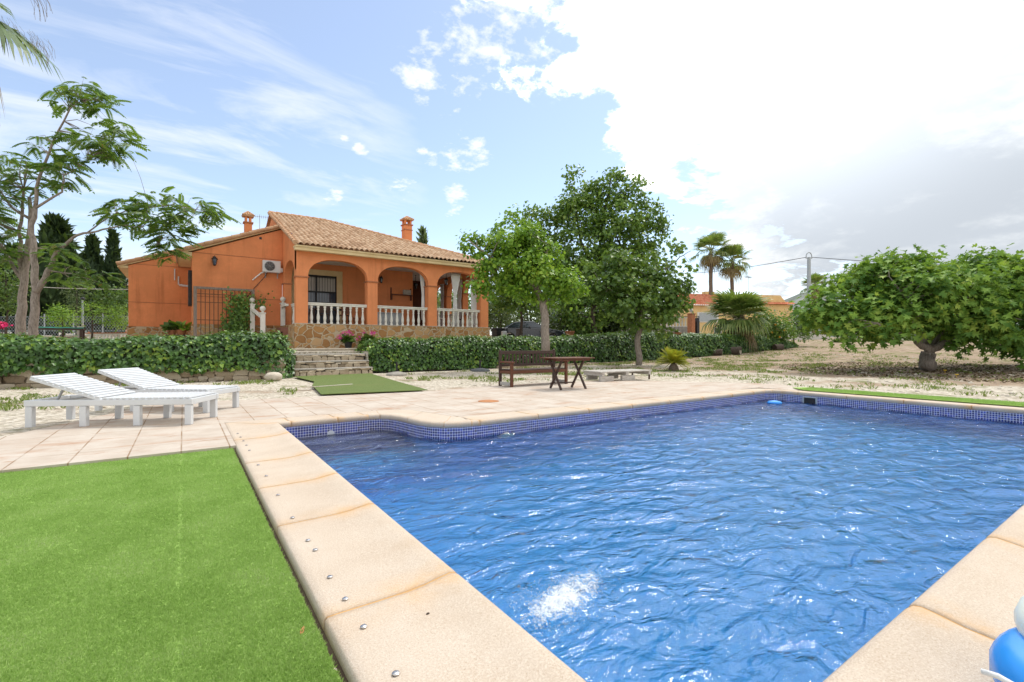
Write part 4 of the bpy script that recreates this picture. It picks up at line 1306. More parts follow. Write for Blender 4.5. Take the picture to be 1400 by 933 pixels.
# cream fascia under the eave
m = MB()
m.box(HX0 - .10, HX1 + .30, RY0 + .06, FY + .10, EAV + .125, EAV + .20)
m.box(HX0 - .10, HX1 + .30, RY0 + .10, RY0 + .20, EAV - .0, EAV + .125)
m.box(HX0 - .09, HX1 + .2, RY0 + .2, FY - .002, EAV + .02, EAV + .124)
m.box(HX1 + .2, HX1 + .30, RY0 + .2, 27.5, EAV, EAV + .125); m.box(HX1 - .004, HX1 + .2, RY0 + .21, 27.5, EAV + .02, EAV + .124)
hp(m, 'fascia', 'cream_trim', bevel=0.008)
# wing roofs sloping down to the west
def wing_roof(x_hi, z_hi, x_lo, z_lo, y0, y1):
    L = math.hypot(x_hi - x_lo, z_hi - z_lo)
    sdir = ((x_hi - x_lo) / L, 0, (z_hi - z_lo) / L)
    rf = tile_roof('roof', (x_lo, y1, z_lo), (0, -1, 0), sdir, y1 - y0, L + .3, lambda u, v: v < L, parent=house)
    m = MB()
    cap_row(m, (x_lo, y0 + .02, z_lo + .01), (x_hi, y0 + .02, z_hi + .01), .085)
    m.build('verge_tiles', 'ridge_clay', rf, smooth=True)
    m = MB()
    sx = x_hi - x_lo; sz = z_hi - z_lo
    m.prism([(x_lo + .03, y0 + .04, z_lo - .04), (x_hi, y0 + .04, z_hi - .04), (x_hi, y0 + .04, z_hi - .10), (x_lo + .03, y0 + .04, z_lo - .12)], (0, y1 - y0 - .05, 0))
    m.build('soffit', 'cream_trim', rf)
wing_roof(HX0 - .02, 6.55, -0.25, 4.94, WY - .12, 29.5)
wing_roof(0.9, 5.98, -2.52, 4.72, LY - .12, 33)
m = MB()
m.box(-0.12, 0.298, WY - .05, WY + .2, 4.82, 4.955); m.box(-0.16, 0.298, WY + .2, LY - .2, 4.80, 4.90)
hp(m, 'fascia', 'cream_trim', bevel=0.006)
m = MB(); m.box(-2.40, -2.102, LY - .05, LY + 4.5, 4.58, 4.69)
hp(m, 'fascia', 'cream_trim', bevel=0.006)
# shuttered window on the wing's west flank, waste pipe and downpipe
m = MB(); m.box(0.16, 0.296, 24.7, 25.6, 2.75, 4.25)
sh = hp(m, 'shutter', 'black_iron', bevel=0.01)
m = MB(); m.tube([(-.18, LY - .08, 3.93), (0.18, LY - .08, 3.90)], .055, 10); m.tube([(-.2, LY - .06, 4.35), (-.2, LY - .06, 3.95)], .03, 8); m.tube([(-.35, LY - .06, 4.7), (-.35, LY - .06, 4.15)], .025, 8)
hp(m, 'waste_pipe', 'white_plastic', smooth=True)
# chimneys
def chimney(x0, x1, y0, y1, zb, zt, pot):
    m = MB(); m.box(x0, x1, y0, y1, zb, zt)
    ch = hp(m, 'chimney', 'orange_stucco', bevel=0.01)
    m = MB(); m.box(x0 - .05, x1 + .05, y0 - .05, y1 + .05, zt, zt + .06)
    m.build('chimney_ledge', 'terracotta', ch, bevel=0.01)
    pr = 0.09
    for xa in (x0 + .02, x1 - pr - .02):
        for ya in (y0 + .02, y1 - pr - .02):
            m = MB(); m.box(xa, xa + pr, ya, ya + pr, zt + .06, zt + .06 + pot)
            m.build('chimney_post', 'orange_stucco', ch)
    m = MB()
    zc = zt + .06 + pot; cx, cy = (x0 + x1) / 2, (y0 + y1) / 2; o_ = 0.07
    cn = [(x0 - o_, y0 - o_), (x1 + o_, y0 - o_), (x1 + o_, y1 + o_), (x0 - o_, y1 + o_)]
    base = [(a, b, zc) for a, b in cn] + [(a, b, zc + .05) for a, b in cn] + [(cx, cy, zc + .26)]
    m.add(base, [(3, 2, 1, 0), (0, 1, 5, 4), (1, 2, 6, 5), (2, 3, 7, 6), (3, 0, 4, 7), (4, 5, 8), (5, 6, 8), (6, 7, 8), (7, 4, 8)])
    for i in range(4):
        a, b = Vector(base[4 + i]), Vector(base[8])
        m.tube([a, b], [.045, .03], 8)
        q = Vector(base[4 + (i + 1) % 4])
        for t_ in (.25, .5, .75):
            m.tube([a.lerp(q, t_), a.lerp(q, t_).lerp(b, .92 if t_ == .5 else .5)], [.042, .025], 8)
    m.build('chimney_cap', 'ridge_clay', ch, smooth=True)
chimney(2.27, 2.57, 24.6, 24.9, 5.6, 6.56, 0.24)
chimney(9.98, 10.42, 24.9, 25.34, 5.9, 7.62, 0.22)
m = MB()
m.box(9.95, 10.45, 24.87, 25.37, 7.34, 7.39)
hp(m, 'chimney_ledge', 'terracotta', bevel=.01)

# things fixed to or standing on the porch
def ac_unit():
    t = thing('air_conditioner', 'white air conditioner unit on the orange wall beside the side arch', 'air conditioner', (3.3, WY - .25, 4.32))
    m = MB(); m.box(2.93, 3.67, WY - .34, WY - .06, 4.33, 4.86); m.build('casing', 'white_plastic', t, bevel=0.02)
    m = MB(); m.box(3.62, 3.76, WY - .3, WY - .1, 4.38, 4.56); m.build('valve_cover', 'white_plastic', t, bevel=0.02)
    m = MB()
    M4 = Matrix.Translation((3.21, WY - .343, 4.60)) @ Matrix.Rotation(R(90), 4, 'X')
    m.lathe([(0.205, -.004), (0.205, .004), (0.0, .006)], n=28, M4=M4)
    m.build('fan_opening', 'black_plastic', t)
    m = MB()
    for r_ in (.05, .085, .12, .155, .19, .21):
        pts = [(3.21 + r_ * math.cos(a), WY - .356, 4.60 + r_ * math.sin(a)) for a in [2 * math.pi * i / 24 for i in range(25)]]
        m.tube(pts, .005, 4, False)
    for i in range(8):
        a = math.pi * i / 4
        m.tube([(3.21, WY - .356, 4.6), (3.21 + .21 * math.cos(a), WY - .356, 4.6 + .21 * math.sin(a))], .005, 4)
    m.build('fan_guard', 'grey_metal', t)
    for x in (3.05, 3.55):
        m = MB(); m.box(x, x + .04, WY - .34, WY - .012, 4.29, 4.329); m.box(x, x + .04, WY - .045, WY - .012, 4.1, 4.29)
        m.build('bracket', 'galvanised', t)
    m = MB(); m.tube([(3.15, WY - .1, 4.33), (3.1, WY - .08, 4.22), (2.55, WY - .05, 3.5), (2.25, WY - .05, 3.05), (2.2, WY - .05, 2.9)], .013, 6)
    m.build('cable', 'black_iron', t, smooth=True)
    m = MB(); m.tube([(3.0, WY - .12, 4.33), (2.9, WY - .1, 4.3), (2.55, WY - .06, 3.95)], .03, 8)
    m.build('lagged_pipe', 'rope_white', t, smooth=True)
ac_unit()
def wall_lamp(x, y, z, label, s_=1.0):
    t = thing('wall_lamp', label, 'wall lamp', (x, y, z), group='black lanterns on the house')
    m = MB(); m.box(-.05 * s_, .05 * s_, -.02, 0, -.1 * s_, .12 * s_); m.tube([(0, -.02, .05), (0, -.10, .10), (0, -.14, .06)], .012, 6)
    local(m, 'bracket', 'black_iron', t)
    m = MB(); m.lathe([(.05 * s_, -.18 * s_), (.085 * s_, .0), (.075 * s_, .01)], (0, -.14, 0), 6)
    local(m, 'glass', 'glass_dark', t)
    m = MB(); m.lathe([(.095 * s_, .0), (.1 * s_, .02), (.05 * s_, .08), (.02, .12), (.01, .16)], (0, -.14, .008), 6); local(m, 'lamp_cap', 'black_iron', t)
    m = MB(); m.lathe([(.02, -.22 * s_), (.055 * s_, -.19 * s_), (.055 * s_, -.18 * s_)], (0, -.14, 0), 6); local(m, 'lamp_foot', 'black_iron', t)
wall_lamp(1.10, WY - .003, 4.72, 'black lantern high on the plain orange wing wall', 1.25)
wall_lamp(8.42, BY - .003, 4.45, 'black lantern on the porch wall behind the second pillar')
def pendant(x, y, label):
    t = thing('pendant_lamp', label, 'hanging lamp', (x, y, CEI - .006), group='lanterns hanging from the porch ceiling')
    m = MB(); m.tube([(0, 0, 0), (0, 0, -.45)], .012, 6); m.lathe([(.0, -.02), (.05, -.02), (.05, 0)], n=8)
    local(m, 'chain', 'black_iron', t)
    m = MB(); m.lathe([(.06, -.75), (.11, -.52), (.1, -.51)], n=6); local(m, 'glass', 'glass_dark', t)
    m = MB(); m.lathe([(.125, -.51), (.12, -.49), (.04, -.42), (.015, -.4)], n=6); local(m, 'lamp_cap', 'black_iron', t); m = MB(); m.lathe([(.03, -.78), (.065, -.76), (.065, -.75)], n=6); local(m, 'lamp_foot', 'black_iron', t)
pendant(11.35, 22.6, 'dark lantern hanging in the rightmost porch arch beside the curtains')
pendant(10.75, 25.2, 'dark lantern hanging deep in the shade of the porch recess')
# curtains gathered at the pillars
def curtain(x, y, z0, z1, w_top, w_mid, lean, label, ax='x', tie=0.42):
    n_, mrows = 34, 16
    v = []; 
    for j in range(mrows + 1):
        q = j / mrows; z = z1 + (z0 - z1) * q
        k = 1 - q / tie if q < tie else (q - tie) / (1 - tie) * 0.45
        w_ = w_mid + (w_top - w_mid) * abs(k) ** 0.9
        cx = lean * min(1, q / tie)
        for i in range(n_ + 1):
            a = i / n_ - .5
            fold = 0.035 * math.sin(a * 42 + 2 * math.sin(q * 3)) * (0.5 + 0.5 * min(1, w_ / w_top))
            if ax == 'x': v.append((x + cx + a * w_, y + fold, z))
            else: v.append((x + fold, y + cx + a * w_, z))
    f = [(j * (n_ + 1) + i, j * (n_ + 1) + i + 1, (j + 1) * (n_ + 1) + i + 1, (j + 1) * (n_ + 1) + i) for j in range(mrows) for i in range(n_)]
    mb = MB(); mb.add(v, f)
    o = mb.build('curtain', 'curtain', None, smooth=True, angle=0)
    sd_ = o.modifiers.new('cloth', 'SOLIDIFY'); sd_.thickness = 0.008
    tag(o, label, 'curtain', 'white curtains tied back on the porch')
curtain(11.33, 21.5, FLZ + .02, 4.66, .62, .14, -.04, 'white curtain knotted in the middle of the rightmost front arch')
curtain(12.34, 21.52, FLZ + .02, 4.62, .30, .34, .05, 'white curtain against the rightmost front pillar', tie=.3)
curtain(12.55, 23.3, FLZ + .02, 4.60, .55, .4, .1, 'white curtain behind the knotted one, on the first side pillar', 'y')
curtain(12.55, 25.5, FLZ + .02, 4.60, .5, .35, .0, 'white curtain on the farther side pillar, just right of the third front pillar', 'y')
curtain(9.50, 21.5, FLZ + .3, 4.45, .26, .12, .05, 'sliver of white curtain on the right side of the middle arch')
curtain(7.22, 21.5, SPR - .05, 4.4, .22, .1, -.04, 'short end of white curtain at the left side of the middle arch')
# rack on the inner wall with a small box
t = thing('wall_shelf', 'small wooden shelf on the porch wall seen through the middle arch', 'shelf', (9.5, BY - .1, 3.6))
m = MB(); m.box(8.95, 10.1, BY - .2, BY - .002, 3.66, 3.70); m.build('board', 'brown_wood', t)
for x in (8.95, 10.04):
    m = MB(); m.box(x, x + .06, BY - .16, BY - .002, 3.40, 3.66); m.box(x, x + .06, BY - .05, BY - .002, 3.701, 4.05); m.build('bracket', 'brown_wood', t)
m = MB(); m.box(9.62, 10.02, BY - .19, BY - .05, 3.702, 3.96); m.box(9.66, 9.98, BY - .195, BY - .19, 3.75, 3.92)
tag(m.build('wooden_box', 'old_wood'), 'small wooden box standing on the porch wall shelf', 'box')
# porch furniture glimpsed between the balusters
def porch_table():
    t = thing('porch_table', 'dark wooden table behind the first porch balustrade', 'table', (5.5, 22.6, FLZ))
    m = MB(); m.box(-.85, .85, -.42, .42, .70, .74); local(m, 'tabletop', 'dark_wood', t)
    for sx in (-.78, .78):
        for sy in (-.36, .36):
            m = MB(); m.box(sx - .035, sx + .035, sy - .035, sy + .035, 0, .70); local(m, 'leg', 'dark_wood', t)
porch_table()
def porch_chair(x, y, rz, label, mat, group='chairs on the porch'):
    t = thing('porch_chair', label, 'chair', (x, y, FLZ), rz, group)
    m = MB(); m.box(-.22, .22, -.22, .22, .42, .46); local(m, 'seat', mat, t)
    m = MB(); m.box(-.22, .22, .19, .225, .5, .93); local(m, 'backrest', mat, t)
    for sx in (-.19, .19):
        for sy, h_ in ((-.19, .42), (.2, .9)):
            m = MB(); m.box(sx - .02, sx + .02, sy - .02, sy + .018, 0, h_ - .002); local(m, 'leg', mat, t)
porch_chair(5.05, 22.0, R(180), 'dark wooden chair at the porch table, behind the left end of the balustrade', 'dark_wood')
porch_chair(6.0, 22.0, R(180), 'brown wooden chair at the porch table, nearer the second pillar', 'brown_wood')
porch_chair(10.75, 22.2, R(100), 'white metal chair beside the third pillar of the porch', 'white_paint')
porch_chair(11.9, 22.4, R(-120), 'dark chair behind the rightmost balustrade under the curtain', 'dark_wood')
m = MB(); m.lathe([(0.13, 0), (.17, .3), (.19, .31), (.19, .36), (.15, .36), (.14, .3)], (6.45, 21.75, FLZ), 14)
pot = tag(m.build('plant_pot', 'terracotta'), 'terracotta pot with a small plant behind the first balustrade', 'plant pot')
m = MB()
m.box(7.3, 8.9, 22.4, 23.0, FLZ, FLZ + .62)
sb = tag(m.build('storage_chest', 'galvanised', bevel=.02), 'grey chest behind the middle porch balustrade', 'chest')
m = MB(); m.box(7.27, 8.93, 22.37, 23.03, FLZ + .622, FLZ + .67); m.build('lid', 'galvanised', sb, bevel=.015)

# side steps up to the porch with ball-topped newels
st = thing('side_steps', 'brown tiled steps with white ball topped posts beside the porch', 'steps', (3.4, 22.6, 0.9))
for i in range(5):
    m = MB(); m.box(3.22, HX0 - .07, 22.5 - 0, 23.7, .7, 1.0) if False else m.box(2.55 + i * .22, 2.55 + (i + 1) * .22 + .1, 22.55, 23.75, .7, 1.08 + i * .18)
    m.build('step', 'red_tile_floor', st, bevel=.012)
def newel(x, y, z0, h):
    m = MB()
    m.box(x - .09, x + .09, y - .09, y + .09, z0, z0 + h); m.box(x - .115, x + .115, y - .115, y + .115, z0 + h, z0 + h + .05)
    q = m.build('newel_post', 'white_paint', st, bevel=.012)
    m = MB(); m.lathe([(.05, 0), (.06, .03), (.04, .05), (.08, .08), (.115, .14), (.118, .18), (.09, .24), (.04, .275), (.01, .28)], (x, y, z0 + h + .05), 14)
    m.build('finial', 'white_paint', q, smooth=True)
pA = onp = None
newel(2.74, 22.45, .8, 1.55)
newel(2.50, 23.85, .8, 2.0)
newel(3.72, 23.8, 1.9, 1.0)
m = MB(); m.bar((2.74, 22.5, 2.2), (2.5, 23.8, 2.6), .12, .12); m.box(3.62, 3.76, 22.6, 23.75, FLZ + .8, FLZ + .9)
m.build('handrail', 'white_paint', st, bevel=.012)

# trellis of rusty bars in a grey timber frame
t = thing('bar_trellis', 'rusty iron bar trellis in a weathered timber frame by the wing wall', 'trellis', (1.45, 24.0, .9))
TY0 = 24.0
m = MB(); m.box(.34, .46, TY0 - .06, TY0 + .06, .8, 3.5); m.box(2.48, 2.60, TY0 - .06, TY0 + .06, .8, 3.42); m.box(.34, 2.60, TY0 - .065, TY0 + .065, 3.40, 3.50)
m.build('frame', 'grey_post', t, bevel=.012)
m = MB()
for i in range(12):
    x = .60 + i * .155
    m.tube([(x, TY0, .95), (x, TY0, 3.40)], .013, 6)
for z in (1.35, 2.1, 2.85, 3.2):
    m.box(.46, 2.48, TY0 - .022, TY0 - .008, z - .012, z + .012)
m.build('bars', 'rusty_iron', t)
# television aerials
def aerial(p, label, s_=1.0):
    t = thing('aerial', label, 'aerial', p, group='television aerials on roofs')
    m = MB(); m.tube([(0, 0, -1.2 * s_), (0, 0, .5 * s_)], .02 * s_, 6); local(m, 'mast', 'galvanised', t)
    m = MB(); m.tube([(-.5 * s_, 0, .3 * s_), (.5 * s_, 0, .38 * s_)], .015 * s_, 5)
    for i in range(9):
        x = (-.5 + i * .125) * s_
        m.tube([(x, -.18 * s_, .34 * s_), (x, .18 * s_, .34 * s_)], .01 * s_, 4); m.tube([(x, 0, .2 * s_), (x, 0, .48 * s_)], .01 * s_, 4)
    local(m, 'elements', 'galvanised', t)
aerial(P(355, 303, 27.5), 'spiky aerial behind the roof, left of the tiled ridge', .8)
# ------------------------------------------------------------------ ivy hedges over low dry-stone walls
def ivy(name, label, x0, x1, yf, depth, top_fn, bot_fn, n_, seed, base_fn, round_ends=(0.0, 0.0), size=0.10):
    """a mound of ivy: front face at yf, rounded top running back 'depth' metres"""
    rng = np.random.default_rng(seed)
    t_ = thing(name, label, 'hedge', ((x0 + x1) / 2, yf, 0), group=None)
    prof_n = 400
    x = x0 + (x1 - x0) * rng.random(n_)
    # position along the section: 0..1 front (bottom to top), 1..2 over the top
    s_ = rng.random(n_) * 1.9
    top = np.array([top_fn(a) for a in x]); bot = np.array([bot_fn(a) for a in x])
    lump = np.array([mnoise.noise(Vector((a * 0.9, b * 1.4, seed))) + 0.6 * mnoise.noise(Vector((a * 2.6, b * 3.5, seed + 5))) for a, b in zip(x, s_)])
    rr = 0.32
    fr = np.clip(s_, 0, 1); bk = np.clip(s_ - 1, 0, 1)
    ang = np.clip((fr - 0.62) / 0.38, 0, 1) * math.pi / 2
    z = bot + (top - bot) * np.where(fr < 0.62, fr / 0.62 * 0.72, 0.72 + 0.28 * np.sin(ang))
    y = yf + np.where(fr < 0.62, 0.10 * (fr / 0.62), 0.10 + rr * (1 - np.cos(ang))) + bk * depth
    z = z - bk ** 2 * 0.12
    ny = np.where(fr < 0.62, -1.0, -np.cos(ang)); nz = np.where(fr < 0.62, 0.12, np.sin(ang)); 
    nx = np.zeros(n_)
    # rounded ends
    for e, (xe, rd, sg) in enumerate(((x0, round_ends[0], -1), (x1, round_ends[1], 1))):
        if rd > 0:
            q = np.clip(1 - np.abs(x - xe) / rd, 0, 1)
            y = y + (q ** 2) * depth * 0.45 * (s_ < 1.3)
            z = bot + (z - bot) * np.sqrt(np.clip(1 - 0.80 * q ** 2.2, 0.04, 1))
            nx = nx + sg * q * 1.1
    nrm = np.stack([nx, ny, nz], 1)
    nrm = unit(nrm)
    pos = np.stack([x, y, z], 1) + nrm * (0.10 * lump[:, None] + 0.05 * rng.normal(size=(n_, 1)))
    keep = rng.random(n_) < 0.96
    pos, nrm = pos[keep], nrm[keep]
    k = len(pos)
    direc = np.stack([rng.normal(size=k) * 0.7, -0.25 + 0 * pos[:, 0], -1.0 + 0.5 * rng.normal(size=k)], 1)
    nn = unit(nrm + np.array([0, -0.12, 0.42]) + rng.normal(size=(k, 3)) * 0.38)
    leaves('foliage', LEAF_IVY, pos, nn, direc, size * (0.6 + 0.7 * rng.random(k)), 'ivy_leaf', t_)
    # added dark filler core, closes gaps between the leaves
    mb = MB(); xs = span(x0 + 0.12, x1 - 0.12, max(8, int((x1 - x0) * 3)))
    v = []
    for a in xs:
        tp, bt = top_fn(a), max(bot_fn(a) + 0.06, base_fn(a))
        q = max(np.clip(1 - abs(a - x0) / max(round_ends[0], 1e-3), 0, 1) if round_ends[0] else 0, np.clip(1 - abs(a - x1) / max(round_ends[1], 1e-3), 0, 1) if round_ends[1] else 0)
        hh = math.sqrt(max(0.05, 1 - 0.8 * q ** 2.2)); yo = q * q * depth * .45
        tp = bt + (tp - bt) * hh
        w_ = 0.05 * mnoise.noise(Vector((a * 2, 1, seed)))
        for yy, zz_ in ((yf + .14 + yo, bt), (yf + .12 + w_ + yo, bt + (tp - bt) * .55), (yf + .30 + yo, tp - .13), (yf + .6 + yo * .7, tp - .09), (yf + .35 + depth, tp - .22), (yf + .4 + depth, bt - .1)):
            v.append((a, yy, zz_))
    f = []
    for i in range(len(xs) - 1):
        for j in range(5):
            f.append((i * 6 + j, (i + 1) * 6 + j, (i + 1) * 6 + j + 1, i * 6 + j + 1))
    f.append(tuple(range(5, -1, -1))); f.append(tuple((len(xs) - 1) * 6 + j for j in range(6)))
    mb.add(v, f); mb.build('stems_or_core', 'hedge_filler', t_)
    return t_
nz = lambda a, s_, k: mnoise.noise(Vector((a * k, s_, 0.3)))
ivy('ivy_hedge', 'long dark ivy hedge behind the white loungers, on a rubble wall', -9.5, 3.05, 16.72, 1.25, lambda a: 1.20 + 0.16 * sm(a, -1, 1.8) + 0.05 * nz(a, 1, 0.8), lambda a: 0.34 + 0.22 * nz(a, 2, 0.9) + 0.13 * nz(a, 9, 2.4) - 0.30 * sm(a, 1.2, 2.8), 14000, 21, lambda a: 0.2, (0, 0.7), 0.102)
def hr_top(a):
    return 1.24 + 0.12 * sm(a, 7, 12) + 0.32 * sm(a, 14, 21) - 0.55 * sm(a, 32, 41) + 0.06 * nz(a, 3, 0.6)
ivy('ivy_hedge', 'long ivy hedge behind the brown bench, running to the cut logs', 5.65, 40.5, 17.95, 1.5, hr_top, lambda a: 0.05 + 0.05 * nz(a, 2, 0.9) + (low_h(a, 17.9) if a > 20 else 0), 36000, 22, lambda a: -0.1, (1.0, 2.5), 0.102)

def rubble(mb, x0, x1, y0, y1, z0, z1, seed, w=(0.16, 0.56), h=(0.12, 0.22), thick=0.22):
    """courses of rough stones facing -Y between two points"""
    r = random.Random(seed); z = z0
    L = math.hypot(x1 - x0, y1 - y0); dx, dy = (x1 - x0) / L, (y1 - y0) / L
    while z < z1 - 0.03:
        hh = min(r.uniform(*h), z1 - z); s_ = -r.random() * .2
        while s_ < L:
            ww = r.uniform(*w)
            a, b = max(0, s_), min(L, s_ + ww)
            if b - a > 0.06:
                c = (x0 + dx * (a + b) / 2 - dy * r.uniform(-.02, .03), y0 + dy * (a + b) / 2 - r.uniform(-.015, .03), z + hh / 2)
                k = r.randint(0, 999)
                bm = bmesh.new(); bmesh.ops.create_cube(bm, size=1); bmesh.ops.subdivide_edges(bm, edges=bm.edges, cuts=2, use_grid_fill=True)
                vs = []
                for q in bm.verts:
                    p = q.co * 2
                    p = p * (1 - 0.16 * (p.length / 1.732) ** 3)
                    p = p * (1 + 0.42 * mnoise.noise(p * .75 + Vector((k, k * .7, 0))))
                    vs.append((c[0] + dx * p.x * (b - a) * .53, c[1] + dy * p.x * (b - a) * .53 + p.y * thick / 2, c[2] + p.z * hh * (.50 + .16 * ((k * 7) % 10) / 10) + .02 * math.sin(k)))
                bm.verts.index_update(); fs = [tuple(q.index for q in f.verts) for f in bm.faces]; bm.free()
                mb.add(vs, fs)
            s_ += ww + 0.012
        z += hh + 0.008
m = MB(); rubble(m, -9.5, 2.7, 16.98, 16.98, -0.05, 0.62, 4)
m.box(-9.5, 2.65, 16.98, 17.4, -.1, .66)
w_ = m.build('stone_wall', 'rubble_stone', smooth=True, angle=50)
tag(w_, 'low rubble wall showing under the ivy behind the loungers', 'stone wall')
m = MB(); rubble(m, 11.5, 30.0, 17.85, 17.85, -0.05, 0.13, 9)
tag(m.build('stone_edging', 'rubble_stone', smooth=True, angle=50), 'row of rough stones at the foot of the longer ivy hedge', 'stone edging')

# garden steps of rubble with mortar treads
t = thing('garden_steps', 'three rubble stone garden steps between the two ivy hedges', 'steps', (4.4, 17.6, 0))
tz = [0.0, 0.24, 0.48, 0.72]
for i in range(3):
    y0 = 17.45 + i * 0.42
    m = MB(); m.m = 0
    rubble(m, 3.08 - .0, 5.72, y0, y0, tz[i] - .06, tz[i + 1] - 0.045, 30 + i, (0.2, 0.36), (.19, .21), .2)
    m.build('riser', 'rubble_stone', t, smooth=True, angle=50)
    m = MB(); m.box(3.06, 5.74, y0 - .07, 17.45 + (i + 1) * .42 + .1, tz[i + 1] - .05, tz[i + 1]); m.box(3.08, 5.72, y0 + .06, 18.95, max(-.1, tz[i] - .3), tz[i + 1] - .051)
    m.build('tread', 'concrete', t, bevel=.02)
# odd pieces on the gravel
m = MB(); m.blobby((2.22, 15.85, 0.10), .24, 3, .15, 3, (1.05, .75, .62))
tag(m.build('pale_block', 'pale_stone', smooth=True, angle=0), 'pale stone block at the corner of the left ivy hedge', 'stone')

# parasol feet
def parasol_base(x, y, r_, mat, label, dark):
    t = thing('parasol_base', label, 'parasol base', (x, y, low_h(x, y)), group='parasol bases before the hedge')
    m = MB(); m.lathe([(r_, 0), (r_, .05), (r_ * .9, .09), (r_ * .35, .13), (.05, .14)], n=20); local(m, 'foot', mat, t, smooth=True)
    m = MB(); m.lathe([(.035, .13), (.035, .48), (.028, .48)], n=10); m.tube([(.03, 0, .4), (.08, 0, .4)], .012, 6); local(m, 'tube', 'black_iron', t)
parasol_base(6.24, 16.3, .36, 'concrete', 'round pale concrete parasol base beside the garden steps', 0)
parasol_base(9.85, 16.6, .40, 'concrete_dark', 'dark parasol base in front of the hedge, left of the bench', 1)

# ------------------------------------------------------------------ green mats
def mat_sheet(name, poly, z, mat, label, cat, slit=None):
    m = MB(); m.prism([(x, y, z) for x, y in poly], (0, 0, -0.012))
    return tag(m.build(name, mat), label, cat)
mz = 0.012
t = mat_sheet('turf_mat', [(2.95, 16.9), (3.05, 14.3), (2.72, 13.0), (2.40, 10.62), (4.66, 10.22), (5.05, 13.4), (5.55, 17.1)], 0.03, 'mat_green', 'worn artificial turf mat at the foot of the garden steps', 'turf mat')
a0, a1 = W(412, 530, .04), W(482, 525, .04)
m = MB()
pp = []
for i in range(13):
    q = a0.lerp(a1, i / 12); pp.append((q.x, q.y + .05 * mnoise.noise(Vector((i * .9, 0, 0))), .036))
m.add([(x, y - .075, z) for x, y, z in pp] + [(x, y + .075, z) for x, y, z in pp], [(i, i + 1, 14 + i, 13 + i) for i in range(12)])
o = m.build('tear', 'gravel_ground'); put_under(o, t)
def blades(name, parent, xy, z, hgt, w, mat, seed, lean=0.6):
    rng = np.random.default_rng(seed); n_ = len(xy)
    pos = np.concatenate([xy, np.full((n_, 1), z)], 1)
    d_ = rng.normal(size=(n_, 2)); d_ /= np.linalg.norm(d_, axis=1, keepdims=True)
    nrm = np.concatenate([d_, np.full((n_, 1), 0.25)], 1)
    direc = np.concatenate([rng.normal(size=(n_, 2)) * lean * .6, np.ones((n_, 1))], 1)
    tpl = np.array([(-w / 2, 0, 0), (w / 2, 0, 0), (w * .35, .62, .08), (-w * .35, .62, .08), (0, 1, .28)], dtype=np.float32), [[0, 1, 2, 3], [3, 2, 4]]
    return leaves(name, tpl, pos, nrm, direc, hgt * (.6 + .6 * rng.random(n_)), mat, parent)
# lawn of artificial grass west of the pool
m = MB(); m.box(-4.5, 0.435, -2.9, 5.955, -0.058, -0.030)
lawn = tag(m.build('artificial_lawn', 'turf_base'), 'bright green artificial lawn beside the left coping', 'lawn')
rng = np.random.default_rng(77)
NB = 330000
yb = 0.9 + (5.95 - 0.9) * rng.random(NB) ** 1.35
xl = np.minimum(-0.23 * yb - 0.12, -0.4)
xb = xl + (0.437 - xl) * rng.random(NB)
seam = np.abs(xb - (-0.02 + 0.004 * np.sin(yb * 9))) < 0.010
seam &= np.array([mnoise.noise(Vector((b * 1.1, 3, 0))) > -.05 for b in yb])
keepm = ~(seam & (rng.random(NB) < 0.45))
bl = blades('grass_blades', lawn, np.stack([xb, yb], 1)[keepm], -0.031, 0.014, 0.26, 'turf_blade', 78, 1.7)
bl['kind'] = 'stuff'
# strip of turf beyond the east coping
t = mat_sheet('turf_strip', [(11.915, 5.33), (11.915, -1.0), (12.62, -1.0), (12.62, 5.62), (12.3, 5.75)], 0.024, 'turf_base', 'bright green turf strip along the far right coping', 'turf strip')
xy = np.stack([11.92 + .69 * rng.random(26000), -0.6 + 6.05 * rng.random(26000)], 1)
bl = blades('grass_blades', t, xy, 0.022, 0.026, 0.2, 'turf_blade', 79); bl['kind'] = 'stuff'
# fallen leaf and a pebble on the lawn
q = W(411, 869, -.03)
leaves_o = leaves('fallen_leaf', LEAF_LANCE, np.array([(q.x, q.y, -.028)]), np.array([(0.3, -.3, 1.0)]), np.array([(.5, 1, .2)]), np.array([.05]), 'cover_rust')
tag(leaves_o, 'small rust red dry leaf lying on the artificial lawn', 'leaf')
q = W(457, 919, -.04)
m = MB(); m.blobby((q.x, q.y, -.036), .009, 5, .2, 2)
tag(m.build('pebble', 'pale_stone', smooth=True, angle=0), 'white pebble on the lawn near the coping', 'pebble')

# ------------------------------------------------------------------ steel bolts left in the coping
bolt_m = MB(); bolt_m.lathe([(.011, 0), (.0125, .003), (.0125, .007), (.008, .0095), (.002, .010)], n=12); bolt_m.box(-.009, .009, -.0012, .0012, .0096, .0112)
proto = None
BOLTS = [(541, 921), (497, 857), (472, 819), (451, 789), (431, 752), (421, 739), (400, 708), (380, 677), (364, 651), (353, 636), (341, 616), (337, 609), (333, 603), (329, 598), (325, 593)]
for i, (u, v) in enumerate(BOLTS):
    q = W(u, v, 0.004)
    if proto is None:
        proto = bolt_m.build('coping_bolt', 'steel', smooth=True, angle=30); o = proto
    else:
        o = proto.copy(); COL.objects.link(o)
    o.location = (q.x, q.y, 0.0); o.rotation_euler = (0, 0, i * .7)
    tag(o, 'steel screw head standing in the left coping', 'bolt', 'steel screw heads along the left coping')
names = ['steel screw head nearest the bottom edge of the photo, on the left coping', 'second nearest steel screw head on the left coping, below a joint', 'steel screw head just above the nearest stained coping joint']
for o, l in zip([o for o in COL.objects if o.name.startswith('coping_bolt')], names):
    pass
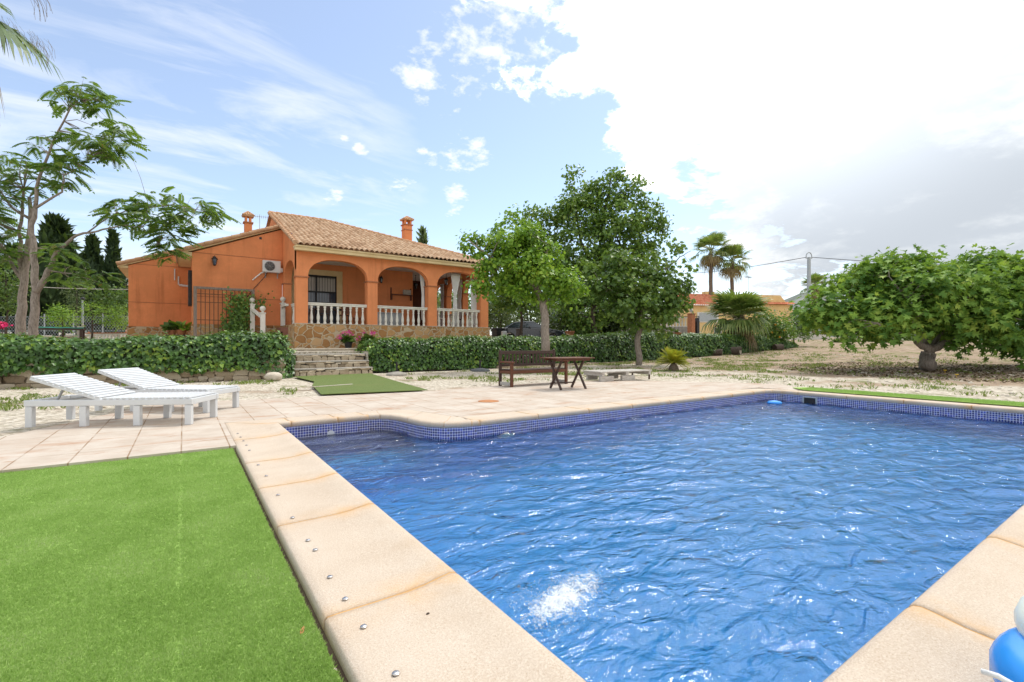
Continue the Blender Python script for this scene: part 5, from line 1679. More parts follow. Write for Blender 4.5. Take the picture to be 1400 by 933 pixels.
# coping litter
m = MB(); q = W(585, 839, .004)
m.blobby((q.x, q.y, .004), .006, 2, .3, 2, (1.4, .7, .6))
tag(m.build('dry_seed', 'bark_dark', smooth=True, angle=0), 'tiny dark seed lying on the nearest left coping stone', 'seed')
# rust disc cover in the paving
q = W(668, 548, .01)
m = MB(); m.lathe([(.20, .0 - .004), (.20, .004), (.15, .006), (.01, .0065)], (q.x, q.y, 0), 24)
tag(m.build('drain_cover', 'cover_rust', smooth=True, angle=30), 'round rust brown cover set in the paving by the pool', 'cover')

# skimmer, return jet, underwater lamps
t = thing('skimmer', 'grey framed skimmer mouth in the far pool wall', 'skimmer', (PX1, 4.77, -.13))
m = MB(); m.box(PX1 - .014, PX1 + .006, 4.78, 5.07, -.09, -.07); m.box(PX1 - .014, PX1 + .006, 4.78, 4.805, -.235, -.0905); m.box(PX1 - .014, PX1 + .006, 5.04, 5.07, -.235, -.0905)
m.build('frame', 'galvanised', t, bevel=.004)
m = MB(); m.box(PX1 - .006, PX1 + .004, 4.806, 5.039, -.30, -.0705); m.build('opening', 'black_plastic', t)
def pool_lamp(p, label):
    t = thing('pool_lamp', label, 'pool lamp', p, group='round lamps under water')
    M4 = Matrix.Rotation(R(90), 4, 'X')
    m = MB(); m.lathe([(.15, 0), (.15, .02), (.13, .035)], n=24, M4=M4); local(m, 'rim', 'white_plastic', t)
    m = MB(); m.lathe([(.128, .03), (.10, .05), (.01, .055)], n=24, M4=M4); local(m, 'lens', 'lens_white', t, smooth=True)
pool_lamp((3.86, PY1 - .004, -.34), 'round turquoise lamp under water near the step corner')
m = MB(); M4 = Matrix.Translation((1.75, 7.155, -.20)) @ Matrix.Rotation(R(90), 4, 'X')
m.lathe([(.05, 0), (.05, .012), (.02, .016)], n=16, M4=M4)
tag(m.build('return_jet', 'white_plastic'), 'white water inlet in the step alcove wall', 'inlet')
# floating chlorine dispenser far off
m = MB(); q = W(1059, 551, -.19); m.lathe([(.02, -.12), (.07, -.12), (.07, -.02), (.14, -.01), (.15, .02), (.12, .05), (.03, .07)], (q.x, q.y, WATER_Z), 18)
tag(m.build('chlorine_float', 'vinyl_blue', smooth=True, angle=30), 'small blue float drifting in the far pool corner', 'float')

# foam where the return jet breaks the surface
rng = np.random.default_rng(3)
cx, cy = W(765, 833, WATER_Z).x, W(765, 833, WATER_Z).y
ax = Vector((W(820, 800, WATER_Z).x - W(725, 862, WATER_Z).x, W(820, 800, WATER_Z).y - W(725, 862, WATER_Z).y)); ax.normalize()
fm = MB()
rf = random.Random(6)
vs_, fs_ = [], []
ico = bmesh.new(); bmesh.ops.create_icosphere(ico, subdivisions=1, radius=1)
iv = np.array([tuple(q.co) for q in ico.verts]); ifc = [[q.index for q in f.verts] for f in ico.faces]; ico.free()
def foam_d(a, b):
    d_ = 0.80 * math.exp(-((a + .02) / .19) ** 2 - ((b - .015) / .095) ** 2) + .50 * math.exp(-((a - .05) / .26) ** 2 - ((b + .0) / .13) ** 2) + .55 * math.exp(-((a - .30) / .22) ** 2 - ((b - .07) / .12) ** 2)
    return d_
NA, NB_ = 100, 64
fv, fd = [], []
for jj in range(NB_ + 1):
    for ii in range(NA + 1):
        a = -.38 + 1.0 * ii / NA; b = -.30 + .62 * jj / NB_
        x, y = cx + ax.x * a - ax.y * b, cy + ax.y * a + ax.x * b
        de = foam_d(a, b)
        if x < PX0 + .01: de = -2
        fv.append((max(x, PX0 + .005), y, wave(x, y) + .004 + .03 * max(0, de) * (0.4 + .6 * mnoise.noise(Vector((x * 22, y * 22, 3))))))
        fd.append(de)
fm.add(fv, [(q, q + 1, q + NA + 2, q + NA + 1) for q in (jj * (NA + 1) + ii for jj in range(NB_) for ii in range(NA)) if max(fd[q], fd[q + NA + 2]) > -.0 and max(fd[q], fd[q + NA + 2]) > .02])
fo = fm.build('foam', 'foam_film', smooth=True, angle=0)
at_ = fo.data.attributes.new('foam_amount', 'FLOAT', 'POINT'); at_.data.foreach_set('value', np.array(fd, dtype=np.float32))
tag(fo, 'white bubbling foam over the pool inlet', 'foam', kind='stuff')
# spray droplets thrown up round the foam
ND = 1500
a = rng.normal(size=ND) * .19 + .02; b = rng.normal(size=ND) * .10 + .02
px_ = cx + ax.x * a - ax.y * b; py_ = cy + ax.y * a + ax.x * b
ok = px_ > PX0 + .02
px_, py_ = px_[ok], py_[ok]
pz_ = np.array([wave(x, y) for x, y in zip(px_, py_)]) + .004 + .03 * rng.random(len(px_)) ** 2
sz_ = .0012 + .0022 * rng.random(len(px_)) ** 3
V = np.stack([px_, py_, pz_], 1)[:, None, :] + sz_[:, None, None] * iv[None]
K = len(iv); loops = (np.array(ifc).ravel()[None] + (np.arange(len(px_)) * K)[:, None]).ravel(); starts = np.arange(len(loops) // 3) * 3
tag(npmesh('spray', V.reshape(-1, 3), loops, starts, 'foam_white', None, True), 'fine white droplets around the pool foam', 'spray', kind='stuff')

# ------------------------------------------------------------------ sun loungers
def lounger(label):
    t = thing('sun_lounger', label, 'sun lounger', (0, 0, 0), group='white slatted loungers on the paving')
    L, Wd, H = 2.06, 0.74, 0.36                # local x: head (0) to foot (L); y across
    Hb = 0.92                                   # hinge of the backrest
    m = MB()
    for y in (0.03, Wd - 0.03):
        m.box(0, L, y - .03, y + .03, H - .085, H - .004)
    m.box(.061, L - .061, 0, 0, 0, 0) if False else None
    for x in (0.03, L - 0.03):
        m.box(x - .029, x + .029, .062, Wd - .062, H - .085, H - .006)
    for x in (Hb, 1.5):
        m.box(x - .02, x + .02, .062, Wd - .062, H - .07, H - .022)
    local(m, 'frame', 'white_plastic', t, bevel=.008)
    for x in (0.05, 0.70, 1.36, L - 0.055):
        for y in (.04, Wd - .04):
            m = MB(); m.box(x - .042, x + .042, y - .034, y + .034, 0, H - .088); local(m, 'leg', 'white_plastic', t, bevel=.008)
    m = MB(); n_ = 14
    for i in range(n_):
        x = Hb + .02 + i * (L - Hb - .03) / n_
        m.box(x, x + .058, .005, Wd - .005, H - .002, H + .02)
    local(m, 'seat_slats', 'white_plastic', t, bevel=.006)
    # raised back: tilted frame carrying its slats
    ang = R(19); M4 = Matrix.Translation((Hb, 0, H + .005)) @ Matrix.Rotation(ang, 4, 'Y')
    m = MB()
    for y in (.04, Wd - .04):
        m.box(-.90, 0, y - .03, y + .03, -.035, .0, M4)
    n_ = 12
    for i in range(n_):
        x = -.90 + i * .075
        m.box(x, x + .054, .008, Wd - .008, .001, .022, M4)
    local(m, 'backrest', 'white_plastic', t, bevel=.006)
    m = MB(); tp = M4 @ Vector((-.55, 0, -.03))
    for y in (.13, Wd - .13):
        m.tube([(tp.x, y, tp.z), (.30, y, H - .03)], .015, 8)
    m.tube([(.30, .07, H - .03), (.30, Wd - .07, H - .03)], .014, 8)
    local(m, 'prop', 'grey_metal', t, smooth=True)
    return t
def place_lounger(t, pa, pb):
    """near-side head leg at pa, near-side foot leg at pb"""
    d = Vector((pb.x - pa.x, pb.y - pa.y)); an = math.atan2(d.y, d.x)
    t.location = (pa.x, pa.y, -0.003); t.rotation_euler = (0, 0, an)
l1 = lounger('white slatted lounger nearer the pool lawn, its back raised')
pa, pb = W(32, 585), W(258, 581)
place_lounger(l1, pa, pb)
l2 = copy_tree(l1)
l2['label'] = 'white slatted lounger behind the other one, nearer the ivy hedge'
hd, ft = P(125, 506, 8.16), W(322, 557)
an = math.atan2(ft.y - hd.y, ft.x - hd.x) - math.atan2(.33, 1.93)
l2.rotation_euler = (0, 0, an)
l2.location = (ft.x - 2.0 * math.cos(an) + .70 * math.sin(an), ft.y - 2.0 * math.sin(an) - .70 * math.cos(an), -0.003)
print('lounger 2', l2.location, math.degrees(an), 'lounger 1', l1.location, math.degrees(l1.rotation_euler.z))

# ------------------------------------------------------------------ bench, folding table, pallet table
t = thing('garden_bench', 'dark stained wooden bench with armrests facing the pool', 'bench', (6.80, 9.92, -.003), R(0))
BW, BD = 1.88, .60
for x in (0.035, BW - .035):
    m = MB(); m.box(x - .034, x + .034, BD - .07, BD, 0, .90); m.lathe([(.036, .0), (.04, .03), (.02, .05)], (x, BD - .035, .90), 8); local(m, 'leg', 'dark_wood', t, bevel=.008)
    m = MB(); m.box(x - .034, x + .034, 0, .07, 0, .60); local(m, 'leg', 'brown_wood', t, bevel=.008)
    m = MB(); m.box(x - .045, x + .045, -.05, BD - .072, .602, .645); local(m, 'armrest', 'brown_wood', t, bevel=.01)
    m = MB(); m.box(x - .03, x + .03, .072, BD - .072, .03, .11); local(m, 'foot_rail', 'old_wood', t, bevel=.006)
    m = MB(); m.box(x - .028, x + .028, .072, BD - .072, .33, .40); local(m, 'side_rail', 'brown_wood', t, bevel=.006)
m = MB()
for i in range(5):
    y = .02 + i * .108
    m.box(.071, BW - .071, y, y + .095, .415, .438)
local(m, 'seat', 'dark_wood', t, bevel=.006)
m = MB(); m.box(.07, BW - .07, .012, .055, .33, .412); m.box(.07, BW - .07, BD - .06, BD - .02, .33, .412); local(m, 'seat_rail', 'brown_wood', t, bevel=.006)
m = MB()
m.box(.07, BW - .07, BD - .062, BD - .012, .82, .91); m.box(.07, BW - .07, BD - .06, BD - .014, .50, .565)
for i in range(14):
    x = .17 + i * (BW - .40) / 13
    m.box(x, x + .065, BD - .048, BD - .028, .566, .819)
local(m, 'backrest', 'dark_wood', t, bevel=.005)

t = thing('folding_table', 'folding wooden table with crossed legs beside the bench', 'table', (CY * 1.356 + SY * 11.72, -SY * 1.356 + CY * 11.72, -.003), R(-7.5))
TL, TW, THT = 1.12, .74, .765
m = MB()
for i in range(8):
    y = -TW / 2 + i * TW / 8
    m.box(-TL / 2 + .07, TL / 2 - .07, y + .004, y + TW / 8 - .004, THT - .022, THT)
for x in (-TL / 2, TL / 2 - .068):
    m.box(x, x + .068, -TW / 2, TW / 2, THT - .024, THT + .001)
local(m, 'tabletop', 'brown_wood', t, bevel=.005)
m = MB()
for y in (-TW / 2 + .1, TW / 2 - .1):
    m.box(-TL / 2 + .08, TL / 2 - .08, y - .014, y + .014, THT - .075, THT - .025)
local(m, 'apron', 'brown_wood', t, bevel=.005)
for ex in (-1, 1):
    x = ex * .335
    for sg in (-1, 1):
        m = MB(); m.bar((x + ex * sg * .02, -sg * .28, 0), (x + ex * sg * .02, sg * .27, THT - .03), .035, .06, (0, 1, 0)); local(m, 'leg', 'dark_wood', t, bevel=.005)
m = MB(); m.bar((-.36, .20, .13), (.36, .20, .13), .045, .03); local(m, 'stretcher', 'dark_wood', t, bevel=.005)

t = thing('pallet_table', 'low weathered whitewashed pallet on the gravel behind the folding table', 'pallet', (10.95, 10.2, .0), R(-6))
for i in range(6):
    y = -.42 + i * .152
    m = MB(); m.box(-1.0, 1.0, y, y + .125, .25, .285); local(m, 'deck_board', 'old_wood', t, bevel=.006)
m = MB()
for x in (-.96, -.05, .86):
    m.box(x, x + .1, -.42, .46, .15, .249)
local(m, 'bearer', 'old_wood', t, bevel=.006)
for x in (-.82, .0):
    m = MB(); m.box(x - .18, x + .32, -.40, -.30, .0, .149); local(m, 'support_block', 'old_wood', t, bevel=.01)
    m = MB(); m.box(x - .12, x + .28, .3, .36, 0, .149); local(m, 'support_block', 'old_wood', t, bevel=.01)
for x in (-.72, .93):
    for y in (-.36, .38):
        m = MB(); m.box(x - .02, x + .02, y - .02, y + .02, 0, .149); local(m, 'leg', 'rusty_iron', t)

# ------------------------------------------------------------------ inflatable at the near corner
t = thing('inflatable', 'blue and white inflatable with a rope handle, lower right corner', 'inflatable', (2.35, 0.3, .03))
q = W(1428, 880, .12)
fx = Vector((CY, -SY, 0)); fy = Vector((SY, CY, 0))
c0 = P(1590, 1010, 1.28); c0.z = .10
m = MB()
ring = []
for i in range(29):
    a = 2 * math.pi * i / 28
    ring.append(c0 + fx * (.235 * math.cos(a)) + fy * (.235 * math.sin(a)))
m.tube(ring, .098, 18, False); m.build('blue_ring', 'vinyl_blue', t, smooth=True, angle=0)
m = MB(); c1 = c0 + fx * .075 + fy * .03 + Vector((0, 0, .115))
ring = []
for i in range(29):
    a = 2 * math.pi * i / 28
    ring.append(c1 + fx * (.20 * math.cos(a)) + fy * (.24 * math.sin(a)))
m.tube(ring, .085, 18, False); m.build('white_ring', 'vinyl_white', t, smooth=True, angle=0)
m = MB()
h0 = P(1342, 918, 1.36); h1 = P(1420, 962, 1.27)
m.tube([h0, h0.lerp(h1, .3) + Vector((0, 0, .012)), h0.lerp(h1, .65) + Vector((0, 0, .012)), h1], .008, 8); m.build('handle', 'rope_white', t, smooth=True, angle=0)
# ------------------------------------------------------------------ trees
def px_blobs(lst, d):
    """(u, v, r_px[, depth offset[, squash]]) -> ellipsoids"""
    out = []
    for b in lst:
        u, v, r = b[:3]; dd = d + (b[3] if len(b) > 3 else 0)
        out.append((P(u, v, dd), r * dd / FPX, b[4] if len(b) > 4 else (1, 1, 1)))
    return out
def path(lst, d):
    return [P(u, v, d + (o[0] if o else 0)) for u, v, *o in lst]
def ground_at(p, fn):
    return Vector((p.x, p.y, fn(p.x, p.y) - .05))

# young mop-headed tree with a pale trunk behind the bench
d = 19.6
b0 = ground_at(P(746, 470, d), ter_h)
t = thing('broadleaf_tree', 'bright lime green tree on a leaning pale trunk behind the bench', 'tree', b0)
fork = P(733, 394, d)
bl = px_blobs([(712, 352, 32), (690, 366, 26, .3), (742, 374, 28, -.3), (765, 386, 20), (672, 356, 18, -.3), (700, 320, 22, .2), (660, 380, 15), (722, 330, 20, -.4), (640, 330, 9), (631, 324, 5), (652, 338, 10), (690, 299, 9), (705, 295, 9, .2), (722, 306, 11), (748, 346, 16), (784, 380, 10), (792, 392, 7), (780, 410, 9), (756, 406, 12), (654, 398, 8), (668, 402, 9), (735, 330, 13), (712, 402, 12, -.3), (646, 352, 8), (678, 330, 12), (700, 392, 18, .4), (730, 402, 12, .3), (690, 340, 22, -.8), (730, 365, 20, -.9)], d)
limb_paths = [([b0, P(746, 440, d), P(742, 412, d), fork], .185, .145), ([fork, P(722, 372, d), P(700, 340, d + .2)], .12, .03), ([fork, P(745, 365, d - .2), P(750, 335, d - .4)], .12, .03), ([fork, P(715, 375, d - .3), P(672, 352, d - .3), P(640, 328, d - .3)], .14, .02), ([fork, P(760, 380, d + .2)], .13, .03), ([fork, P(728, 350, d + .3), P(718, 305, d + .4)], .15, .03)]
fo, cl = crown('crown', LEAF_HEART, 'lime_leaf', t, bl, 330, 30, .15, .145, 101, droop=.9, up=.35, jit=.5)
limbs('trunk', 'bark_grey', t, limb_paths, cl[::4], .014, 1, .025)

# tall dark poplar-like tree behind
d = 31
b0 = ground_at(P(812, 455, d), ter_h)
t = thing('broadleaf_tree', 'tallest dark green tree, standing behind the lime green one', 'tree', b0)
bl = px_blobs([(847, 228, 8), (842, 244, 12), (838, 262, 20), (862, 272, 18), (818, 272, 22), (782, 240, 7), (784, 254, 9), (782, 272, 14), (796, 294, 26), (846, 302, 32, -.6), (884, 298, 20), (906, 296, 8), (898, 322, 15, .4), (765, 290, 13, .8), (760, 312, 16, .8), (738, 296, 13, 1), (720, 300, 8, 1), (728, 322, 12, 1), (745, 330, 20, 1), (800, 338, 32), (850, 346, 30), (880, 350, 20, .5), (820, 385, 36, .6), (780, 392, 36, 1), (862, 392, 30), (800, 422, 34, .8), (826, 318, 26, -1), (870, 250, 9), (805, 258, 9), (760, 360, 24, 1)], d)
fo, cl = crown('crown', LEAF_HEART, 'poplar_leaf', t, bl, 760, 30, .25, .20, 102, droop=.4, up=.3, jit=.6)
limbs('trunk', 'bark_dark', t, [([b0, P(812, 420, d), P(814, 380, d)], .22, .17), ([P(814, 380, d), P(822, 320, d), P(836, 240, d)], .16, .03), ([P(814, 380, d), P(795, 330, d), P(782, 268, d)], .18, .03), ([P(814, 385, d), P(850, 340, d - .5), P(885, 300, d)], .16, .03), ([P(814, 390, d), P(785, 365, d + .8), P(752, 320, d + 1)], .14, .03)], cl[::7], .02, 2, .05)

# plane tree in front of the hedge, right
d = 23.4
b0 = Vector((*P(873, 497, d).to_2d(), -.05))
t = thing('plane_tree', 'spreading plane tree with a slim trunk before the hedge, behind the pallet', 'tree', b0)
fk = P(876, 425, d)
bl = px_blobs([(868, 388, 34), (832, 402, 26, -.4), (905, 402, 30), (850, 368, 24, .4), (900, 372, 20, .3), (925, 396, 18, -.3), (828, 428, 15), (888, 428, 26, -.5), (914, 424, 20), (812, 386, 15, .3), (858, 442, 14, .3), (942, 343, 7, .2), (928, 338, 6), (950, 350, 5), (946, 370, 7), (938, 384, 9), (905, 452, 8, .2), (802, 366, 12, .4), (872, 350, 12), (890, 352, 10), (842, 352, 12), (808, 405, 12), (935, 414, 10), (845, 415, 20, -.8), (880, 405, 20, -1)], d)
fo, cl = crown('crown', LEAF_PLANE, 'plane_leaf', t, bl, 300, 22, .19, .195, 103, droop=.7, up=.35, jit=.55)
limbs('trunk', 'bark_grey', t, [([b0, P(872, 465, d), fk], .16, .13), ([fk, P(882, 385, d), P(895, 372, d), P(914, 366, d)], .11, .04), ([P(914, 366, d), P(930, 352, d), P(945, 343, d)], .04, .012), ([fk, P(868, 385, d + .3), P(855, 360, d + .4)], .10, .02), ([fk, P(850, 405, d - .3), P(822, 390, d - .4)], .09, .02), ([fk, P(900, 410, d), P(935, 402, d)], .08, .02)], cl[::4], .014, 3, .02)

# the big fig tree
d = 18.4
b0 = Vector((*W(1267, 507).to_2d(), -.08))
t = thing('fig_tree', 'broad low fig tree on a short stout trunk, far right', 'tree', b0)
bl = px_blobs([(1172, 412, 36), (1130, 428, 28, -.5), (1112, 428, 15), (1150, 440, 24, -.8), (1205, 392, 34, .5), (1250, 406, 46, -.8), (1236, 376, 26, .5), (1310, 408, 48, -.5), (1332, 376, 26, .4), (1370, 396, 42), (1390, 430, 40, -.4), (1425, 405, 50, .5), (1325, 436, 30, -.8), (1208, 432, 30, -1), (1280, 434, 34, 1.5), (1128, 456, 10, -.4), (1166, 460, 10, -.3), (1382, 468, 18, -.3), (1395, 480, 8), (1304, 470, 9, -.4), (1332, 354, 9), (1388, 360, 15), (1255, 360, 9), (1182, 368, 12), (1215, 362, 10), (1100, 440, 10), (1460, 430, 40), (1246, 434, 22, -1.3), (1360, 446, 22, -1), (1230, 400, 34, 2.6), (1330, 400, 40, 2.8), (1420, 435, 36, 2.0), (1152, 412, 30, 2.0), (1148, 388, 12), (1285, 380, 14), (1300, 384, 16, .4)], d)
fo, cl = crown('crown', LEAF_FIG, 'fig_leaf', t, bl, 760, 25, .21, .222, 104, droop=.75, up=.55, jit=.45, shell=.6)
fk = P(1270, 482, d)
limbs('trunk', 'bark_grey', t, [([b0, P(1267, 494, d), fk], .27, .24), ([fk, P(1255, 468, d), P(1258, 445, d - .4), P(1240, 410, d - .6)], .17, .06), ([fk, P(1288, 470, d), P(1308, 462, d - .5), P(1306, 440, d - .6), P(1325, 405, d - .4)], .17, .05), ([P(1258, 448, d - .4), P(1225, 455, d - 1.2), P(1200, 442, d - 1.6)], .07, .03), ([P(1308, 450, d - .5), P(1350, 425, d), P(1400, 400, d)], .10, .03), ([fk, P(1262, 455, d + .8), P(1200, 410, d + .8), P(1140, 405, d)], .12, .03), ([P(1245, 420, d - .6), P(1225, 390, d - 1), P(1215, 370, d - .6)], .05, .015), ([fk, P(1290, 450, d + 1), P(1330, 400, d + 2)], .12, .03)], cl[::8], .02, 4, .04)

# tree of heaven pair on the left
def heaven(name_label, d, trunk_paths, leaf_pts, seed, base, n_per=5, size=.52):
    t = thing('tree_of_heaven', name_label, 'tree', base)
    rng = np.random.default_rng(seed)
    pos = []; direc = []
    for u, v, r, k in leaf_pts:
        for i in range(int(k * 2.7)):
            a = rng.random() * 2 * math.pi; rr = r * math.sqrt(rng.random())
            p = P(u + rr * math.cos(a), v + rr * math.sin(a) * .62, d + rng.normal() * r / FPX * d * .6)
            c = P(u, v + 3, d)
            pos.append(tuple(p))
            dv = np.array(tuple(p - c)); dv[2] *= .5
            dv = dv / max(1e-6, np.linalg.norm(dv))
            direc.append(dv + rng.normal(size=3) * .5 + np.array([0, 0, .12]))
    pos = np.array(pos); direc = unit(np.array(direc)); n_ = len(pos)
    nrm = np.tile(np.array([0, 0, 1.0]), (n_, 1)) + rng.normal(size=(n_, 3)) * .25
    leaves('crown', LEAF_PINNATE, pos, nrm, direc, size * (.65 + .6 * rng.random(n_)), 'heaven_leaf', t)
    tw = pos[::2]
    limbs('trunk', 'bark_grey', t, trunk_paths, tw, .008, seed, .02)
d = 18.5
b0 = ground_at(P(44, 463, d), ter_h)
heaven('bare stemmed tree of heaven whose long low branch reaches the orange wall', d,
       [([b0, P(46, 440, d), P(49, 395, d), P(47, 350, d), P(43, 318, d), P(48, 285, d)], .17, .075), ([P(49, 400, d), P(66, 370, d), P(76, 345, d), P(100, 325, d)], .12, .05), ([P(100, 325, d), P(122, 318, d), P(140, 315, d), P(166, 308, d), P(196, 311, d), P(215, 330, d)], .05, .012), ([P(120, 318, d), P(146, 298, d), P(185, 285, d), P(240, 280, d), P(285, 290, d)], .03, .01), ([P(48, 285, d), P(53, 245, d), P(72, 195, d), P(95, 150, d), P(112, 138, d)], .07, .015), ([P(48, 285, d), P(85, 262, d), P(88, 240, d), P(120, 220, d)], .05, .012), ([P(66, 370, d), P(100, 375, d), P(130, 385, d)], .03, .01)],
       [(112, 122, 26, 12), (88, 132, 26, 10), (140, 142, 22, 10), (140, 185, 38, 22), (160, 205, 24, 12), (110, 200, 34, 16), (78, 220, 30, 14), (95, 235, 30, 10), (165, 175, 16, 6), (55, 195, 16, 4), (170, 285, 26, 14), (215, 285, 36, 26), (265, 290, 32, 20), (290, 290, 14, 6), (232, 320, 26, 18), (225, 345, 18, 9), (205, 300, 28, 12), (150, 300, 14, 6), (100, 372, 30, 9), (130, 378, 22, 8), (70, 345, 18, 5), (90, 340, 14, 4)], 201, b0)
d = 19.2
b0 = ground_at(P(25, 463, d), ter_h)
heaven('leftmost tree of heaven, its crown cut by the photo edge', d,
       [([b0, P(30, 420, d), P(32, 385, d), P(38, 340, d), P(44, 300, d), P(40, 270, d)], .18, .06), ([P(32, 385, d), P(27, 360, d), P(27, 330, d), P(30, 290, d), P(32, 260, d)], .10, .04), ([P(42, 300, d), P(15, 285, d), P(2, 262, d), P(-25, 240, d)], .06, .02), ([P(32, 385, d), P(5, 340, d), P(-30, 300, d)], .08, .02)],
       [(8, 225, 30, 16), (-15, 250, 34, 22), (12, 262, 26, 12), (-20, 300, 34, 24), (5, 320, 24, 14), (-10, 350, 26, 18), (15, 345, 16, 7), (30, 235, 20, 8), (35, 265, 16, 5), (-40, 270, 40, 20), (60, 250, 16, 4)], 202, b0)

# fan palms
def fan_leaf(mb, base, tip_dir, pet, rad, rng, droop=.35, seg=20, spread=1.4, mats=None):
    """petiole then a fan of drooping segments"""
    base = Vector(base); dv = Vector(tip_dir).normalized()
    hub = base + dv * pet + Vector((0, 0, -droop * .25 * pet))
    side = dv.cross(Vector((0, 0, 1)))
    if side.length < 1e-3: side = Vector((1, 0, 0))
    side.normalize()
    up = side.cross(dv).normalized()
    mb.tube([base, base.lerp(hub, .5) + Vector((0, 0, .03 * pet)), hub], [.022 * rad, .018 * rad, .014 * rad], 5, False)
    dv2 = (hub - base).normalized()
    for i in range(seg):
        a = (i / (seg - 1) - .5) * 2 * spread * (1 + .02 * rng.normal())
        L = rad * (.72 + .28 * math.cos(a * .6)) * (1 + .06 * rng.normal())
        sd = (dv2 * math.cos(a) + side * math.sin(a)).normalized()
        w = rad * .045
        wv_ = sd.cross(up).normalized()
        p0 = hub; p1 = hub + sd * L * .5 + up * (.05 * L) + Vector((0, 0, -droop * .12 * L)); p2 = hub + sd * L * .82 + Vector((0, 0, -droop * .42 * L)); p3 = hub + sd * L * .95 + Vector((0, 0, -droop * .95 * L))
        mb.add([p0, p1 - wv_ * w, p1 + wv_ * w, p2 - wv_ * w * .6, p2 + wv_ * w * .6, p3], [(0, 1, 2), (1, 3, 4, 2), (3, 5, 4)])
def fan_palm(name, label, base, top, r_tr, n_live, n_dry, pet, rad, seed, spread_el=(-.35, 1.3), group=None, petbase=True, dry_el=(-1.2, -.5)):
    rng = np.random.default_rng(seed)
    t = thing(name, label, 'palm', base, group=group)
    b, tp = Vector(base), Vector(top)
    m = MB(); n_ = 14
    pts = [b.lerp(tp, i / n_) + Vector((.02 * rng.normal(), .02 * rng.normal(), 0)) for i in range(n_ + 1)]
    m.tube(pts, [r_tr * (1.25 - .35 * i / n_ + .05 * rng.normal()) for i in range(n_ + 1)], 12)
    for i in range(26):
        q = b.lerp(tp, 1 - .25 * rng.random()); a = rng.random() * 6.28
        m.bar(q, q + Vector((math.cos(a) * r_tr * 1.5, math.sin(a) * r_tr * 1.5, r_tr * 1.3)), r_tr * .35, r_tr * .12)
    m.build('trunk', 'palm_bark', t, smooth=True, angle=0)
    m = MB()
    for i in range(n_live):
        az = i * 2.39996 + .2 * rng.normal(); el = spread_el[0] + (spread_el[1] - spread_el[0]) * ((i + .5) / n_live) ** .85
        dv = (math.cos(az) * math.cos(el), math.sin(az) * math.cos(el), math.sin(el))
        fan_leaf(m, tp + Vector((0, 0, .1)), dv, pet * (.55 + .75 * rng.random()), rad * (.85 + .3 * rng.random()), rng, .16 + .5 * (el < .15))
    m.build('crown', 'palm_leaf', t)
    if n_dry:
        m = MB()
        for i in range(n_dry):
            az = i * 2.39996 + .5; el = dry_el[0] + (dry_el[1] - dry_el[0]) * rng.random()
            dv = (math.cos(az) * math.cos(el), math.sin(az) * math.cos(el), math.sin(el))
            fan_leaf(m, tp + Vector((0, 0, -.1)), dv, pet * .7, rad * .8, rng, .9, 14)
        m.build('dry_skirt', 'palm_dry', t)
    return t
d = 34
b0 = ground_at(P(1012, 461, d), ter_h)
fan_palm('fan_palm', 'low bushy fan palm growing out of the hedge before the yellow house', b0, P(1010, 436, d), .26, 40, 8, 1.05, 1.5, 301, (-.35, 1.15))
d = 62
for u, v, s_, lab in ((972, 344, 302, 'taller of the two tall palms above the yellow house'), (1001, 358, 303, 'shorter of the two tall palms above the yellow house')):
    b0 = ground_at(P(u, 455, d), ter_h)
    fan_palm('fan_palm', lab, b0, P(u, v, d), .24, 22, 10, 1.35, 1.5, s_, (-.3, 1.3), 'pair of tall fan palms', True, (-1.0, -.25))
d = 66
b0 = ground_at(P(1113, 455, d), ter_h)
fan_palm('fan_palm', 'distant palm head beside the utility pole', b0, P(1113, 392, d), .35, 22, 8, .9, 1.15, 304)
d = 55
b0 = ground_at(P(1178, 460, d), low_h)
fan_palm('fan_palm', 'palm whose leaf tips stick up behind the fig tree', b0, P(1176, 384, d), .3, 18, 4, .8, 1.3, 305)
# palm overhanging the upper left corner, trunk outside the view
d = 7.5
c0 = P(-75, 6, d)
b0 = Vector((c0.x - .6, c0.y, -.1))
rng = np.random.default_rng(9)
t = thing('fan_palm', 'palm leaf tips hanging into the upper left corner', 'palm', b0)
m = MB(); m.tube([b0, b0.lerp(c0, .5) + Vector((-.1, 0, 0)), c0], [.26, .22, .2], 14); m.build('trunk', 'palm_bark', t, smooth=True, angle=0)
m = MB()
for u, v, L in ((66, 46, 1.08), (40, 30, .95), (-60, -120, .8), (-180, 30, .8), (-120, 110, .75), (-10, -50, .72), (-140, -90, .8)):
    tg = P(u, v, d + .4 * rng.normal()); dv = (tg - c0)
    fan_leaf(m, c0, dv, dv.length * .45, L * .88, rng, .45, 22, 1.15)
m.build('crown', 'bush_leaf', t)
m = MB()
for u, v, L in ((-20, 95, .7), (45, -15, .55), (-60, 130, .8)):
    tg = P(u, v, d - .3); dv = (tg - c0)
    fan_leaf(m, c0, dv, dv.length * .4, L * .8, rng, 1.3, 16, 1.2)
# long fibres hanging from the leaf edges
for i in range(70):
    u, v = rng.uniform(-10, 66), 0
    v = 30 + (u * .55) + rng.uniform(-12, 6)
    p = P(u, v, d + rng.normal() * .1); L = rng.uniform(.12, .34)
    q = p + Vector((rng.normal() * .05 + .05, rng.normal() * .05, -L))
    m.tube([p, p.lerp(q, .5) + Vector((.03, 0, .01)), q], .0018, 3, False)
for i in range(16):
    u = rng.uniform(35, 62); p = P(u, -6, d); q = p + Vector((rng.uniform(.0, .12), 0, -rng.uniform(.15, .42)))
    m.tube([p, p.lerp(q, .5) + Vector((.02, 0, 0)), q], .0022, 3, False)
m.build('dry_skirt', 'palm_dry', t)

